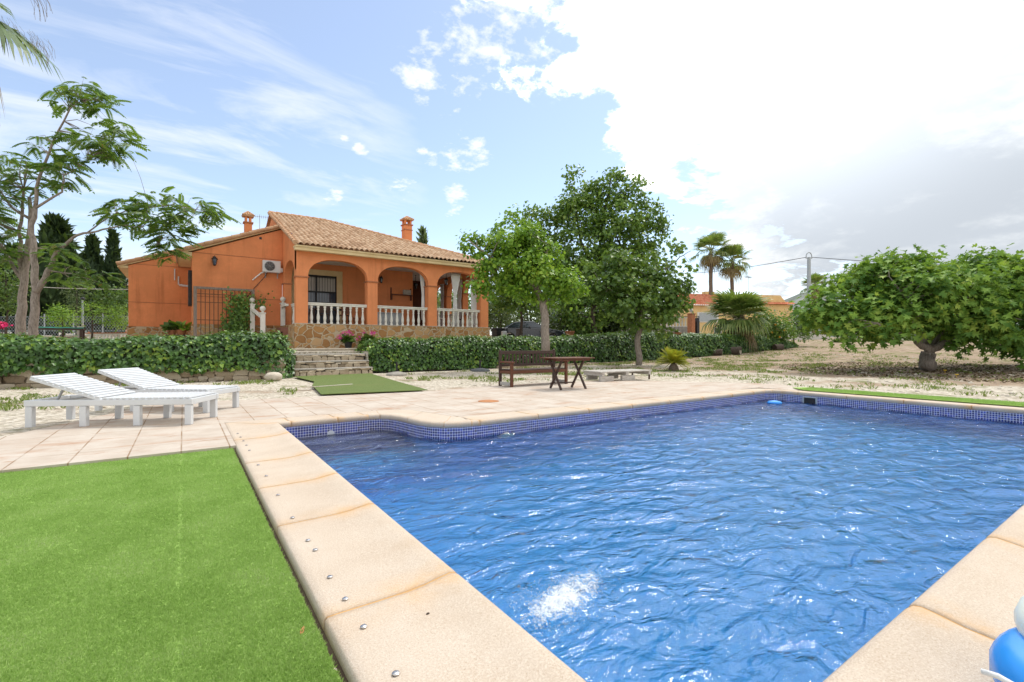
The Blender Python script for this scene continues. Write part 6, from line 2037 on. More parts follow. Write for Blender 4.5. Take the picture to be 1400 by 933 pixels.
# sago palm on the gravel
q = W(921, 507)
t = thing('sago_palm', 'small yellowing sago palm on the gravel', 'palm', (q.x, q.y, -.05))
m = MB(); m.lathe([(.20, 0), (.21, .12), (.17, .24), (.12, .32), (.05, .36)], (q.x, q.y, -.06), 12); m.build('trunk', 'palm_bark', t, smooth=True, angle=0)
m = MB(); rng = np.random.default_rng(12)
for i in range(34):
    az = i * 2.39996; el = -.02 + 1.22 * ((i + .5) / 34)
    dv = Vector((math.cos(az) * math.cos(el), math.sin(az) * math.cos(el), math.sin(el)))
    b = Vector((q.x, q.y, .30)); L = .80 * (.85 + .3 * rng.random())
    sd = dv.cross(Vector((0, 0, 1)));
    sd = sd.normalized() if sd.length > .01 else Vector((1, 0, 0))
    prev = None
    for k in range(20):
        t_ = k / 19; p = b + dv * L * t_ + Vector((0, 0, -.30 * t_ * t_ * math.cos(el)))
        lw = .20 * math.sin(math.pi * min(1, t_ * .85 + .12)); upv = Vector((0, 0, .35 * lw))
        for sg in (-1, 1):
            e_ = p + sd * sg * lw + dv * lw * .7 + upv
            m.add([p - dv * .030, p + dv * .030, e_], [(0, 1, 2)])
        if prev is not None:
            m.add([prev - sd * .006, prev + sd * .006, p + sd * .005, p - sd * .005], [(0, 1, 2, 3)])
        prev = p
m.build('crown', 'cycad_leaf', t)

# conifers and scrub on the left, trees closing the background
def conifer(u, v_top, v_base, w_px, d, seed, label, mat='cypress_leaf', n_=2600, name='cypress', rag=.2):
    rng = np.random.default_rng(seed)
    b0 = ground_at(P(u, v_base, d), ter_h); top = P(u, v_top, d)
    t = thing(name, label, 'tree', b0)
    H = top.z - b0.z; W_ = w_px / 2 * d / FPX
    h = rng.random(n_) ** 1.15
    prof_ = np.clip(np.minimum(1.0, (1 - h) * 1.55 + .02), 0, 1) * (.75 + .25 * np.minimum(1, h * 6))
    az = rng.random(n_) * 2 * math.pi
    lump = np.array([1 + rag * 1.6 * mnoise.noise(Vector((math.cos(a) * 1.6, math.sin(a) * 1.6, hh * H * .9 + seed))) for a, hh in zip(az, h)])
    rr = W_ * prof_ * lump * (.55 + .45 * rng.random(n_) ** .5)
    pos = np.stack([b0.x + rr * np.cos(az), b0.y + rr * np.sin(az), b0.z + .2 + h * (H - .2)], 1)
    out = np.stack([np.cos(az), np.sin(az), np.full(n_, .2)], 1)
    direc = np.stack([np.cos(az) * .45, np.sin(az) * .45, np.ones(n_)], 1) + rng.normal(size=(n_, 3)) * .3
    leaves('crown', LEAF_LANCE, pos, out + rng.normal(size=(n_, 3)) * .4, direc, (.35 + .3 * rng.random(n_)) * max(.6, W_), mat, t)
    m = MB(); m.tube([b0, b0.lerp(top, .95)], [.16, .03], 7); m.build('trunk', 'bark_dark', t)
conifer(155, 320, 452, 34, 34, 1, 'slim dark cypress standing just left of the orange house', n_=3400, rag=.42)
conifer(126, 330, 452, 44, 37, 2, 'ragged conifer beside the slim cypress', n_=2600, rag=.8, name='conifer')
conifer(76, 310, 455, 74, 32, 3, 'broad dark conifer behind the trees of heaven', n_=3800, rag=.75, name='conifer')
conifer(20, 345, 455, 56, 36, 4, 'dark conifer behind the leftmost trunk', rag=.7, name='conifer')
conifer(-25, 340, 455, 60, 33, 5, 'dark conifer at the left edge of the photo', rag=.7, name='conifer')
conifer(578, 318, 450, 40, 48, 6, 'pine top peeping over the house roof by the chimney', 'olive_leaf', 900, 'pine', .6)
def bush(name, label, blobs, d, n_cl, per, cr, size, mat, seed, tpl=LEAF_OVAL, fn=ter_h, trunk=None, cat='bush', group=None, bark='bark_dark', tr=.06):
    bl = px_blobs(blobs, d)
    u0, v0 = blobs[0][0], 458
    b0 = ground_at(P(u0, v0, d), fn)
    t = thing(name, label, cat, b0, group=group)
    fo, cl = crown('crown', tpl, mat, t, bl, n_cl, per, cr, size, seed, droop=.3, up=.4, jit=.6, shell=.5)
    c = bl[0][0]
    limbs('trunk', bark, t, [([b0, b0.lerp(c, .5) + Vector((.05, 0, 0)), c], tr, tr * .4)], cl[::9], .01, seed, .02)
    return t
bush('shrub', 'light green shrub at the left edge below the trees of heaven', [(8, 385, 22), (-8, 405, 22), (10, 410, 16)], 22, 130, 12, .2, .13, 'bush_leaf', 401)
bush('juniper', 'sprawling yellow green juniper against the wire fence', [(85, 430, 12), (92, 440, 14), (75, 428, 9)], 25, 90, 12, .15, .14, 'lime_leaf', 402, LEAF_LANCE)
bush('juniper', 'yellow green juniper branches reaching left of the orange house', [(125, 424, 10), (145, 432, 12), (160, 428, 10), (162, 440, 10), (120, 430, 6)], 26, 110, 12, .15, .14, 'lime_leaf', 403, LEAF_LANCE)
bush('shrub', 'green climber covering the fence between cypress and house', [(160, 408, 16), (145, 412, 14), (172, 415, 12), (172, 430, 10)], 31, 130, 12, .22, .16, 'bush_leaf', 404)
bush('shrub', 'pale grey green shrub between the two conifers', [(104, 395, 14), (108, 415, 14), (112, 380, 8)], 30, 110, 12, .2, .14, 'olive_leaf', 405, LEAF_LANCE)
bush('broadleaf_tree', 'dark leafy tree mass at the far left behind the wire fence', [(40, 400, 26), (20, 395, 26), (0, 390, 30), (60, 410, 24), (-25, 385, 30)], 40, 260, 12, .35, .26, 'dark_leaf', 406, cat='tree')
# behind the car and along the far side of the terrace
bush('broadleaf_tree', 'small dark trunked tree beside the black car', [(712, 400, 26), (690, 405, 20), (735, 408, 20), (705, 385, 18)], 27, 200, 13, .25, .17, 'poplar_leaf', 411, LEAF_HEART, trunk=1, cat='tree', tr=.12)
bush('olive_tree', 'grey green feathery tree right of the porch corner', [(684, 410, 26), (676, 385, 20), (690, 430, 22), (676, 440, 14), (672, 425, 14)], 38, 300, 14, .4, .28, 'olive_leaf', 412, LEAF_LANCE, cat='tree', tr=.12)
bush('shrub', 'dense dark shrub under the tall tree', [(790, 440, 20), (815, 445, 22), (770, 445, 18), (840, 440, 24), (865, 445, 20), (835, 425, 20)], 34, 420, 13, .35, .22, 'dark_leaf', 413)
bush('shrub', 'grey green shrub left of the dark shrub, behind the hedge', [(765, 432, 16), (750, 440, 14), (778, 430, 14)], 37, 160, 12, .3, .2, 'olive_leaf', 414)
bush('orange_tree', 'small orange tree with fruit right of the low fan palm', [(1045, 440, 15), (1058, 448, 16), (1040, 455, 12), (1072, 452, 12), (1062, 460, 10), (1036, 432, 8)], 36, 260, 13, .25, .16, 'poplar_leaf', 415, cat='tree', tr=.09)
rng = np.random.default_rng(5)
for k, (u, v) in enumerate(((1055, 455), (1066, 461), (1042, 448), (1072, 452), (1050, 463), (1060, 444))):
    p = P(u, v, 35.3); m = MB(); m.lathe([(.01, -.075), (.055, -.055), (.078, 0), (.055, .055), (.01, .075)], p, 10)
    tag(m.build('orange', 'orange_fruit', smooth=True, angle=0), 'ripe orange hanging in the small orange tree', 'fruit', 'oranges on the small orange tree')
bush('orange_tree', 'orange tree nearer the fig tree, before the white wall', [(1085, 445, 14), (1098, 450, 14), (1080, 435, 9), (1102, 438, 10)], 38, 130, 12, .25, .16, 'bush_leaf', 416, cat='tree', tr=.08)
# green belt behind the fig tree
for i, u in enumerate(range(1150, 1480, 36)):
    bush('shrub', 'green shrub in the belt behind the fig tree', [(u, 470 + 1 * math.sin(i * 2.1), 7 + 2 * math.sin(i * 1.7)), (u + 18, 471, 7)], 42, 60, 12, .22, .22, 'bush_leaf', 430 + i, fn=low_h, group='shrub belt behind the fig tree')
# background trees east and north so that the horizon is planted
for i, (u, v, r, dd) in enumerate(((600, 425, 26, 75), (640, 420, 28, 70), (725, 425, 26, 62), (850, 430, 24, 66), (900, 432, 16, 80))):
    bush('broadleaf_tree', ['far green tree seen through the porch arches', 'far green tree behind the porch corner', 'far tree behind the car', 'far tree behind the tall tree', 'far tree between plane tree and gate'][i], [(u, v, r), (u + r, v + 8, r * .7), (u - r, v + 9, r * .7)], dd, 160, 11, .6, .5, 'poplar_leaf' if i % 2 else 'olive_leaf', 450 + i, cat='tree', tr=.2)

# ------------------------------------------------------------------ plants near the house
def vine(label, pts, seed, n_, spread, size, mat):
    rng = np.random.default_rng(seed)
    t = thing('climbing_plant', label, 'climbing plant', pts[0])
    m = MB(); pos = []
    for k in range(7):
        q = [Vector(p) + Vector((rng.normal() * .12 * i, rng.normal() * .03, rng.normal() * .05)) for i, p in enumerate(pts)]
        m.tube(q, [.012, .01, .008, .005][:len(q)], 5)
        for i in range(n_ // 7):
            j = rng.integers(0, len(q) - 1); f = rng.random()
            pos.append(tuple(q[j].lerp(q[j + 1], f) + Vector((rng.normal() * spread, -abs(rng.normal()) * .08, rng.normal() * spread * .6))))
    m.build('stems_or_core', 'bark_dark', t)
    pos = np.array(pos); k = len(pos)
    leaves('foliage', LEAF_OVAL, pos, np.array([0, -1, .5]) + rng.normal(size=(k, 3)) * .5, np.array([0, -.2, -.6]) + rng.normal(size=(k, 3)) * .6, size * (.6 + .7 * rng.random(k)), mat, t)
vine('leafy climber on the right half of the bar trellis', [(1.7, 23.92, .95), (1.85, 23.9, 1.7), (2.05, 23.9, 2.4), (2.2, 23.9, 3.2)], 7, 1500, .22, .13, 'poplar_leaf')
def potted(x, y, z, r_, h, label, leaf, seed, mat_pot='terracotta', nl=26, L=.42, flowers=None, group=None):
    rng = np.random.default_rng(seed)
    t = thing('potted_plant', label, 'potted plant', (x, y, z), group=group)
    m = MB(); m.lathe([(r_ * .7, 0), (r_ * .95, h * .8), (r_ * 1.06, h * .81), (r_ * 1.06, h), (r_ * .85, h), (r_ * .8, h * .9)], n=16); local(m, 'pot', mat_pot, t, smooth=True, angle=35)
    az = rng.random(nl) * 6.28; el = .3 + 1.1 * rng.random(nl)
    dv = np.stack([np.cos(az) * np.cos(el), np.sin(az) * np.cos(el), np.sin(el)], 1)
    pos = np.array([0, 0, h]) + dv * L * .5 * rng.random((nl, 1))
    o = leaves('leaves', LEAF_OVAL if not flowers else LEAF_HEART, pos, np.array([0, 0, 1]) + rng.normal(size=(nl, 3)) * .5, dv + np.array([0, 0, -.1]), L * (.5 + .5 * rng.random(nl)), leaf, None); o.parent = t
    if flowers:
        mat, n_, sp = flowers
        az = rng.random(n_) * 6.28; rr = sp * np.sqrt(rng.random(n_))
        c = np.stack([rr * np.cos(az), rr * np.sin(az) * .7, h + .10 + L * .9 * rng.random(n_)], 1)
        for cc in c:
            p = cc + rng.normal(size=(14, 3)) * .035
            o = leaves('blossom', LEAF_OVAL, p, rng.normal(size=p.shape), rng.normal(size=p.shape), np.full(14, .06), mat, None); o.parent = t
    return t
t = thing('plant_stand', 'black low table carrying two flowerpots by the far wing', 'table', (-.15, 25.5, .95))
m = MB(); m.box(-.62, .18, 24.95, 25.6, 1.42, 1.47); m.build('tabletop', 'black_plastic', t, bevel=.01)
for x in (-.58, .14):
    for y in (25.0, 25.55):
        m = MB(); m.box(x - .035, x + .035, y - .035, y + .035, .8, 1.419); m.build('leg', 'black_plastic', t)
potted(-.42, 25.3, 1.472, .15, .20, 'terracotta pot with a spiky plant, left of two on the black table', 'bush_leaf', 21, nl=36, L=.42)
potted(-.08, 25.2, 1.472, .19, .22, 'terracotta pot with large green leaves, right of two on the black table', 'lime_leaf', 22, nl=30, L=.5)
q = P(475, 471, 20.0)
pz = .905
potted(q.x, 20.25, pz, .17, .28, 'black pot of pink geraniums against the stone plinth', 'bush_leaf', 23, 'black_plastic', 90, .34, ('pink_petal', 12, .42))
q = onq = P(502, 460, 20.6)
potted(q.x, 20.35, pz, .17, .22, 'bushy pink geranium by the hedge top, below the second pillar', 'bush_leaf', 24, 'terracotta', 150, .38, ('pink_petal', 9, .40))

# far left: agave mound, red flower, table with a green cover, fence, pierced wall
q = P(14, 463, 15.8)
t = thing('shrub', 'low round dark green shrub behind the hedge at far left', 'bush', (q.x, q.y, .8))
crown('crown', LEAF_OVAL, 'poplar_leaf', t, [((q.x, q.y, 1.12), .48, (1.15, .8, .42))], 180, 12, .07, .08, 31, droop=.1, up=.6, shell=.8)
m = MB(); m.tube([(q.x, q.y, .75), (q.x, q.y, 1.15)], [.05, .02], 7); m.build('stem', 'bark_dark', t)
q = P(3, 445, 15.2)
t = thing('flower', 'bright pink red bloom at the left edge above the hedge', 'flower', (q.x, q.y, .8))
rng = np.random.default_rng(4)
p = np.array(tuple(q)) + rng.normal(size=(60, 3)) * np.array([.09, .05, .05])
leaves('petals', LEAF_OVAL, p, rng.normal(size=p.shape) + np.array([0, -1, .6]), rng.normal(size=p.shape), np.full(60, .09), 'red_petal', t)
m = MB(); m.tube([(q.x, q.y, .75), (q.x, q.y, q.z)], .012, 6); m.build('stem', 'bark_dark', t)
q = P(80, 452, 21)
tz_ = ter_h(q.x, q.y)
t = thing('work_table', 'dark table under a green cloth behind the left hedge', 'table', (q.x, q.y, tz_))
zt = q.z - tz_ + .12
m = MB(); m.box(-.86, .86, -.35, .35, zt - .10, zt); local(m, 'tabletop', 'dark_wood', t, bevel=.01)
for sx in (-.78, .78):
    for sy in (-.28, .28):
        m = MB(); m.box(sx - .05, sx + .05, sy - .05, sy + .05, 0, zt - .101); local(m, 'leg', 'dark_wood', t)
m = MB(); n_ = 20
v = []
for j in range(9):
    for i in range(n_ + 1):
        x = -.62 + 1.5 * i / n_; y = -.38 + .76 * j / 8
        v.append((q.x + x, q.y + y, tz_ + zt + .02 + .022 * mnoise.noise(Vector((x * 3, y * 4, 0))) - (.05 if j in (0, 8) else 0)))
m.add(v, [(j * (n_ + 1) + i, j * (n_ + 1) + i + 1, (j + 1) * (n_ + 1) + i + 1, (j + 1) * (n_ + 1) + i) for j in range(8) for i in range(n_)])
o = m.build('green_cover', 'green_cloth', smooth=True, angle=0); tag(o, 'green cloth spread over the dark work table', 'cloth')
m = MB(); m.box(q.x + .48, q.x + .72, q.y + .9, q.y + 1.1, tz_ - .05, q.z + .22); tag(m.build('white_box', 'white_wall', bevel=.01), 'pale box standing just behind the green covered table', 'box')
# pierced block wall
pA_, pB_ = P(118, 457, 27), P(172, 457, 26)
t = thing('pierced_wall', 'low white pierced block wall left of the house', 'wall', (pA_.x, pA_.y, .9))
dv = (pB_ - pA_); L = dv.length; dv.normalize(); Mw = Matrix.Translation((pA_.x, pA_.y, 0)) @ Matrix.Rotation(math.atan2(dv.y, dv.x), 4, 'Z')
m = MB()
zb, zt = .85, 1.62
for k in range(4):
    z = zb + k * (zt - zb) / 3
    m.box(0, L, 0, .1, z - .035, z + .035, Mw)
nb = 11
for i in range(nb + 1):
    x = L * i / nb
    for k in range(3):
        z0 = zb + k * (zt - zb) / 3 + .036
        m.box(max(0, x - .05), min(L, x + .05), .002, .098, z0, z0 + (zt - zb) / 3 - .072, Mw)
m.build('blocks', 'white_wall', t)
m = MB(); m.box(-.1, L, -.03, .13, zt + .037, zt + .09, Mw); m.build('coping', 'terracotta', t)
m = MB(); rubble(m, P(-30, 455, 26).x, P(118, 455, 26).x, P(-30, 455, 26).y, P(118, 455, 26).y, .8, 1.5, 55, (.3, .6), (.18, .3), .3)
tag(m.build('stone_wall', 'rubble_stone', smooth=True, angle=50), 'rough rubble wall behind the green covered table', 'stone wall')
# wire fence: posts and mesh
t = thing('wire_fence', 'chain link fence on thin green posts at far left', 'fence', tuple(P(20, 450, 29)))
fa, fb = P(-60, 455, 29.5), P(176, 455, 28.6); fz = 1.0; ft = 2.75
for k in range(7):
    p = fa.lerp(fb, k / 6 + .02 if k < 6 else 1)
    m = MB(); m.tube([(p.x, p.y, fz - .2), (p.x, p.y, ft + .15)], .035, 7); m.build('post', 'galvanised', t)
m = MB(); n_ = 62; H = ft - fz
for sg in (0, 1):
    for i in range(-8, n_):
        a, b = i / n_, (i + 8) / n_
        lo, hi = (a, b) if sg == 0 else (b, a)
        a2, b2 = max(0, min(lo, 1)), max(0, min(hi, 1))
        def at(tt): 
            k = (tt - lo) / (hi - lo)
            p = fa.lerp(fb, tt); return (p.x, p.y, fz + H * k)
        if abs(a2 - b2) > 1e-4:
            m.tube([at(a2), at(b2)], .006, 3, False)
for z in (fz, fz + H * .5, ft):
    m.tube([(fa.x, fa.y, z), (fb.x, fb.y, z)], .008, 4, False)
m.build('wire_mesh', 'galvanised', t)
p = P(113, 455, 26.5)
t = thing('lamp_post', 'slim pale post with a dark cap before the conifers', 'post', (p.x, p.y, .9))
m = MB(); m.tube([(p.x, p.y, .85), (p.x, p.y, 2.2)], .045, 8); m.build('lower_pole', 'white_wall', t)
m = MB(); m.tube([(p.x, p.y, 2.2), (p.x, p.y, 3.5)], .045, 8); m.build('pole', 'galvanised', t)
m = MB(); m.lathe([(.07, 3.5), (.1, 3.53), (.1, 3.62), (.03, 3.68)], (p.x, p.y, 0), 10); m.build('cap', 'black_iron', t)
m = MB(); a, b = P(-40, 385, 27), P(176, 396, 26.8)
m.tube([a.lerp(b, i / 12) - Vector((0, 0, .12 * math.sin(math.pi * i / 12))) for i in range(13)], .018, 5)
tag(m.build('overhead_cable', 'old_wood'), 'thin cable slung behind the trees of heaven', 'cable')
# tiled neighbour roof far left
t = thing('neighbour_house', 'low house with a tiled roof half hidden by the slim cypress', 'house', tuple(ground_at(P(150, 455, 62), ter_h)))
a = P(120, 455, 62); m = MB(); m.box(a.x, a.x + 9, a.y, a.y + 6, .5, P(150, 398, 62).z); m.build('wall', 'orange_stucco', t)
zr = P(150, 398, 62).z
tile_roof('roof', (a.x - .4, a.y - .4, zr), (1, 0, 0), (0, .93, .37), 9.8, 3.8, lambda u, v: True, 'clay_tiles', .3, .45, .07, t)

# ------------------------------------------------------------------ car park side
def sedan(p, rz, label):
    t = thing('parked_car', label, 'car', p, rz)
    prof_ = [(-2.2, .35), (-2.22, .62), (-2.15, .90), (-1.55, .98), (-1.05, 1.02), (-.85, 1.02), (.95, .98), (1.6, .90), (2.1, .80), (2.22, .62), (2.2, .35), (1.75, .30)]
    m = MB()
    arch = lambda cx: [(cx + .36 * math.cos(a), .32 + .36 * math.sin(a)) for a in [math.pi * i / 8 for i in range(9)]]
    poly = [(-2.2, .32), (-2.24, .62), (-2.15, .92), (-1.5, 1.0), (1.0, .98), (1.65, .90), (2.1, .78), (2.24, .60), (2.2, .30)] + [(x, z) for x, z in arch(1.35)] + [(x, z) for x, z in arch(-1.35)]
    m.prism([(x, -.88, z) for x, z in poly], (0, 1.76, 0))
    body = local(m, 'body', 'car_paint', t, bevel=.04)
    m = MB()
    rf = [(-1.62, .98), (-1.0, 1.36), (-.45, 1.43), (.25, 1.40), (1.08, .97)]
    lo, hi = [], []
    for x, z in rf:
        k = (z - .97) / .46
        lo.append((x, -.80 + .14 * k, z)); hi.append((x, .80 - .14 * k, z))
    v = lo + hi; n_ = len(rf)
    m.add(v, [(i, i + 1, n_ + i + 1, n_ + i) for i in range(n_ - 1)] + [tuple(range(n_ - 1, -1, -1)), tuple(range(n_, 2 * n_))])
    cabin = local(m, 'cabin', 'car_paint', t, bevel=.03)
    def window(a, y, lab='window'):
        mm = MB(); mm.prism([(x, y * (.80 - .14 * (z - .97) / .46) * 1.0, z) for x, z in a], (0, y * .012, 0)); o = local(mm, lab, 'glass_dark', t)
    for y in (-1, 1):
        window([(-1.3, 1.03), (-.92, 1.31), (-.42, 1.37), (-.40, 1.03)], y); window([(-.30, 1.03), (-.32, 1.37), (.2, 1.345), (.82, 1.03)], y)
    def screen(x0, z0, x1, z1, name):
        mm = MB(); nx_, nz_ = (z1 - z0), -(x1 - x0); l = math.hypot(nx_, nz_); nx_, nz_ = nx_ / l, nz_ / l
        if nz_ < 0: nx_, nz_ = -nx_, -nz_
        k0, k1 = (z0 - .97) / .46, (z1 - .97) / .46
        q = [(x0 + nx_ * .02, -.70 + .12 * k0, z0 + nz_ * .02), (x0 + nx_ * .02, .70 - .12 * k0, z0 + nz_ * .02), (x1 + nx_ * .02, .70 - .12 * k1, z1 + nz_ * .02), (x1 + nx_ * .02, -.70 + .12 * k1, z1 + nz_ * .02)]
        mm.prism(q, (nx_ * .01, 0, nz_ * .01)); local(mm, name, 'glass_dark', t)
    screen(1.0, 1.01, .34, 1.36, 'windscreen'); screen(-1.54, 1.02, -1.06, 1.33, 'rear_window')
    for x in (-1.35, 1.35):
        for y in (-.80, .80):
            M4 = Matrix.Translation((x, y, .32)) @ Matrix.Rotation(R(90), 4, 'X')
            mm = MB(); mm.lathe([(.20, -.1), (.32, -.09), (.32, .09), (.20, .1)], n=20, M4=M4); w_ = local(mm, 'wheel', 'rubber', t, smooth=True, angle=40)
            mm = MB(); mm.lathe([(.2, -.104), (.05, -.108), (.05, .108), (.2, .104)], n=14, M4=M4); o = local(mm, 'rim', 'silver_paint', t); 
            o.parent = w_
    for y in (-.66, .66):
        mm = MB(); mm.box(2.05, 2.21, y - .16, y + .16, .60, .74); local(mm, 'headlight', 'white_plastic', t, bevel=.02)
        mm = MB(); mm.box(-2.23, -2.1, y - .16, y + .16, .68, .86); local(mm, 'tail_light', 'red_petal', t, bevel=.02)
    mm = MB(); mm.box(2.1, 2.27, -.8, .8, .32, .52); local(mm, 'bumper', 'car_paint', t, bevel=.04)
    mm = MB(); mm.box(-.1, .02, -.98, -.882, 1.0, 1.1); local(mm, 'wing_mirror', 'car_paint', t, bevel=.02)
q = P(722, 462, 31); 
sedan((q.x, q.y, ter_h(q.x, q.y)), R(-26), 'black saloon car parked behind the hedge, right of the porch')
q = P(681, 460, 28.5); gz = ter_h(q.x, q.y)
t = thing('wheelie_bin', 'black bin beside the car, next to the porch corner', 'bin', (q.x, q.y, gz))
m = MB(); m.prism([(-.24, -.26, 0), (.24, -.26, 0), (.30, -.30, .95), (-.30, -.30, .95)], (0, .56, 0)); local(m, 'body', 'black_plastic', t, bevel=.02)
m = MB(); m.box(-.33, .33, -.34, .34, .952, 1.02); local(m, 'lid', 'black_plastic', t, bevel=.02)
q = P(689, 462, 28); gz = ter_h(q.x, q.y)
m = MB(); m.box(q.x - .16, q.x + .16, q.y - .1, q.y + .1, gz, P(689, 453, 28).z)
tag(m.build('pale_sack', 'white_plastic', bevel=.05), 'pale sack standing between the black bin and the car', 'sack')
q = P(705, 462, 27); gz = ter_h(q.x, q.y)
t = thing('garden_chair', 'dark woven garden chair in front of the car', 'chair', (q.x, q.y, gz), R(20))
hb_ = P(705, 451, 27).z - gz
m = MB()
for i in range(8):
    x = -.28 + i * .08; m.box(x - .012, x + .012, -.27, -.25, .42, hb_)
for i in range(6):
    z = .45 + i * (hb_ - .5) / 5; m.box(-.3, .3, -.249, -.235, z - .012, z + .012)
m.box(-.32, .32, -.275, -.23, hb_, hb_ + .04)
local(m, 'backrest', 'rusty_iron', t)
m = MB(); m.box(-.3, .3, -.25, .28, .40, .43); local(m, 'seat', 'black_iron', t)
for x in (-.29, .29):
    for y in (-.25, .26):
        m = MB(); m.box(x - .015, x + .015, y - .015, y + .015, 0, .399); local(m, 'leg', 'black_iron', t)
for (u, v, dd, r_, h, lab) in ((906, 457, 29.2, .36, .36, 'wide terracotta bowl on the hedge before the gate'), (925, 456, 29.5, .28, .26, 'smaller terracotta bowl right of the wide one'), (779, 455, 27, .26, .3, 'terracotta pot under the tall tree')):
    q = P(u, v, dd); bz = q.z - .22
    g_ = ter_h(q.x, q.y)
    t = potted(q.x, q.y, bz, r_, h, lab, 'olive_leaf', int(u), nl=40, L=.2)
    m = MB(); m.box(-r_ * .6, r_ * .6, -r_ * .6, r_ * .6, g_ - bz - .05, -.002); local(m, 'plinth', 'concrete', t)
# gate, neighbour wall with balustrade, brick pillar, letter box
A_, B_ = P(820, 458, 47), P(943, 458, 46)
t = thing('boundary_wall', 'plastered boundary wall topped by a white balustrade behind the gate', 'wall', tuple(ground_at(A_, ter_h)))
dv = B_ - A_; L = Vector((dv.x, dv.y)).length; Mw = Matrix.Translation((A_.x, A_.y, 0)) @ Matrix.Rotation(math.atan2(dv.y, dv.x), 4, 'Z')
zt = P(900, 447, 46).z
m = MB(); m.box(0, L, 0, .25, .8, zt, Mw); m.build('wall', 'concrete', t)
m = MB(); m.box(0, L, .02, .23, zt + .85, zt + .95, Mw); m.box(0, L, .03, .22, zt + .002, zt + .06, Mw)
r_ = m.build('balustrade', 'white_paint', t)
m = MB()
for i in range(30):
    if bal_me is not None and i < 30:
        o = bpy.data.objects.new('baluster', bal_me); COL.objects.link(o)
        o.location = Mw @ Vector((.12 + i * (L - .2) / 29, .125, zt + .06)); o.scale = (1.2, 1.2, 1.08); put_under(o, r_); o.scale = (1.2, 1.2, 1.08)
A2, B2 = P(884, 462, 44), P(956, 462, 44)
gz = min(ter_h(A2.x, A2.y), ter_h(B2.x, B2.y)); gt = P(920, 433, 44).z
t = thing('sliding_gate', 'black iron bar gate with a solid foot before the brick pillar', 'gate', (A2.x, A2.y, gz))
dv = B2 - A2; L = Vector((dv.x, dv.y)).length; Mg = Matrix.Translation((A2.x, A2.y, 0)) @ Matrix.Rotation(math.atan2(dv.y, dv.x), 4, 'Z')
m = MB(); m.box(0, L, -.03, .03, gt - .06, gt, Mg); m.box(0, .06, -.03, .03, gz, gt - .061, Mg); m.box(L - .06, L, -.03, .03, gz, gt + .05, Mg); m.box(L * .78, L * .78 + .05, -.03, .03, gz, gt - .061, Mg)
m.build('frame', 'black_iron', t)
m = MB(); m.box(.061, L - .061, -.025, .025, gz + .1, gz + .48, Mg); m.build('kick_panel', 'black_iron', t)
m = MB()
for i in range(1, 38):
    x = L * i / 38
    if abs(x - L * .79) > .06: m.tube([Mg @ Vector((x, 0, gz + .481)), Mg @ Vector((x, 0, gt + .12))], .014, 5)
m.build('bars', 'black_iron', t)
c = P(945, 455, 43); m = MB(); pz_ = P(945, 430, 43).z
t = thing('gate_pillar', 'brick coloured gate pillar with a small lamp on top', 'pillar', (c.x, c.y, gz))
m.box(-.24, .24, -.24, .24, -.1, pz_ - gz); local(m, 'shaft', 'terracotta', t, bevel=.01)
m = MB(); m.box(-.3, .3, -.3, .3, pz_ - gz + .001, pz_ - gz + .08); local(m, 'cap', 'terracotta', t, bevel=.01)
m = MB(); m.lathe([(.04, .08), (.04, .2), (.12, .22), (.15, .42), (.05, .5)], (0, 0, pz_ - gz), 8); local(m, 'lamp', 'galvanised', t)
c2 = P(952, 452, 43.3); m = MB(); m.box(c2.x - .2, c2.x + .2, c2.y - .2, c2.y + .1, gz + .4, P(952, 440, 43.3).z); m.prism([(c2.x - .2, c2.y - .2, P(952, 440, 43.3).z + .002), (c2.x + .2, c2.y - .2, P(952, 440, 43.3).z + .002), (c2.x, c2.y - .2, P(952, 435, 43.3).z)], (0, .3, 0)); m.box(c2.x - .06, c2.x + .06, c2.y - .1, c2.y, gz - .1, gz + .399)
tag(m.build('letter_box', 'black_plastic'), 'black letter box right of the gate pillar', 'letter box')
# yellow house
d = 58
A3, B3 = P(935, 460, d), P(1092, 460, d + 3)
t = thing('yellow_house', 'yellow bungalow with red tile roofs behind the low fan palm', 'house', tuple(ground_at(A3, ter_h)))
dv = B3 - A3; L = Vector((dv.x, dv.y)).length; Mh = Matrix.Translation((A3.x, A3.y, 0)) @ Matrix.Rotation(math.atan2(dv.y, dv.x), 4, 'Z')
ze = P(945, 417, d).z; zf = 1.2
m = MB(); m.box(0, L * .62, 0, 8, zf, ze, Mh); m.box(L * .62, L, 1.0, 8, zf, P(1085, 416, d + 3).z, Mh); m.build('wall', 'yellow_stucco', t)
m = MB(); zq = P(1050, 416, d + 2).z; zp = P(1075, 403, d + 3).z
m.prism([Mh @ Vector(q) for q in ((L * .58, 1.3, zq), (L * .98, 1.3, zq), (L * .90, 1.3, zp), (L * .58, 1.3, zp))], (Mh.to_3x3() @ Vector((0, 5, 0)))); m.build('gable', 'yellow_stucco', t)
ex = (Mh.to_3x3() @ Vector((1, 0, 0))); ey = (Mh.to_3x3() @ Vector((0, 1, 0)))
o0 = Mh @ Vector((-.4, -.5, ze - .05))
tile_roof('roof', o0, ex, ey * .9 + Vector((0, 0, .43)), L * .66, 4.2, lambda u, v: True, 'red_tiles', .3, .5, .07, t)
o0 = Mh @ Vector((L * .60, .6, P(1085, 416, d + 3).z - .02))
tile_roof('roof', o0, ex, ey * .93 + Vector((0, 0, .36)), L * .42, 1.4, lambda u, v: True, 'red_tiles', .3, .5, .07, t)
m = MB(); m.box(L * .30, L * .38, 3.0, 3.8, ze + .5, P(1005, 394, d).z, Mh); m.build('chimney', 'yellow_stucco', t)
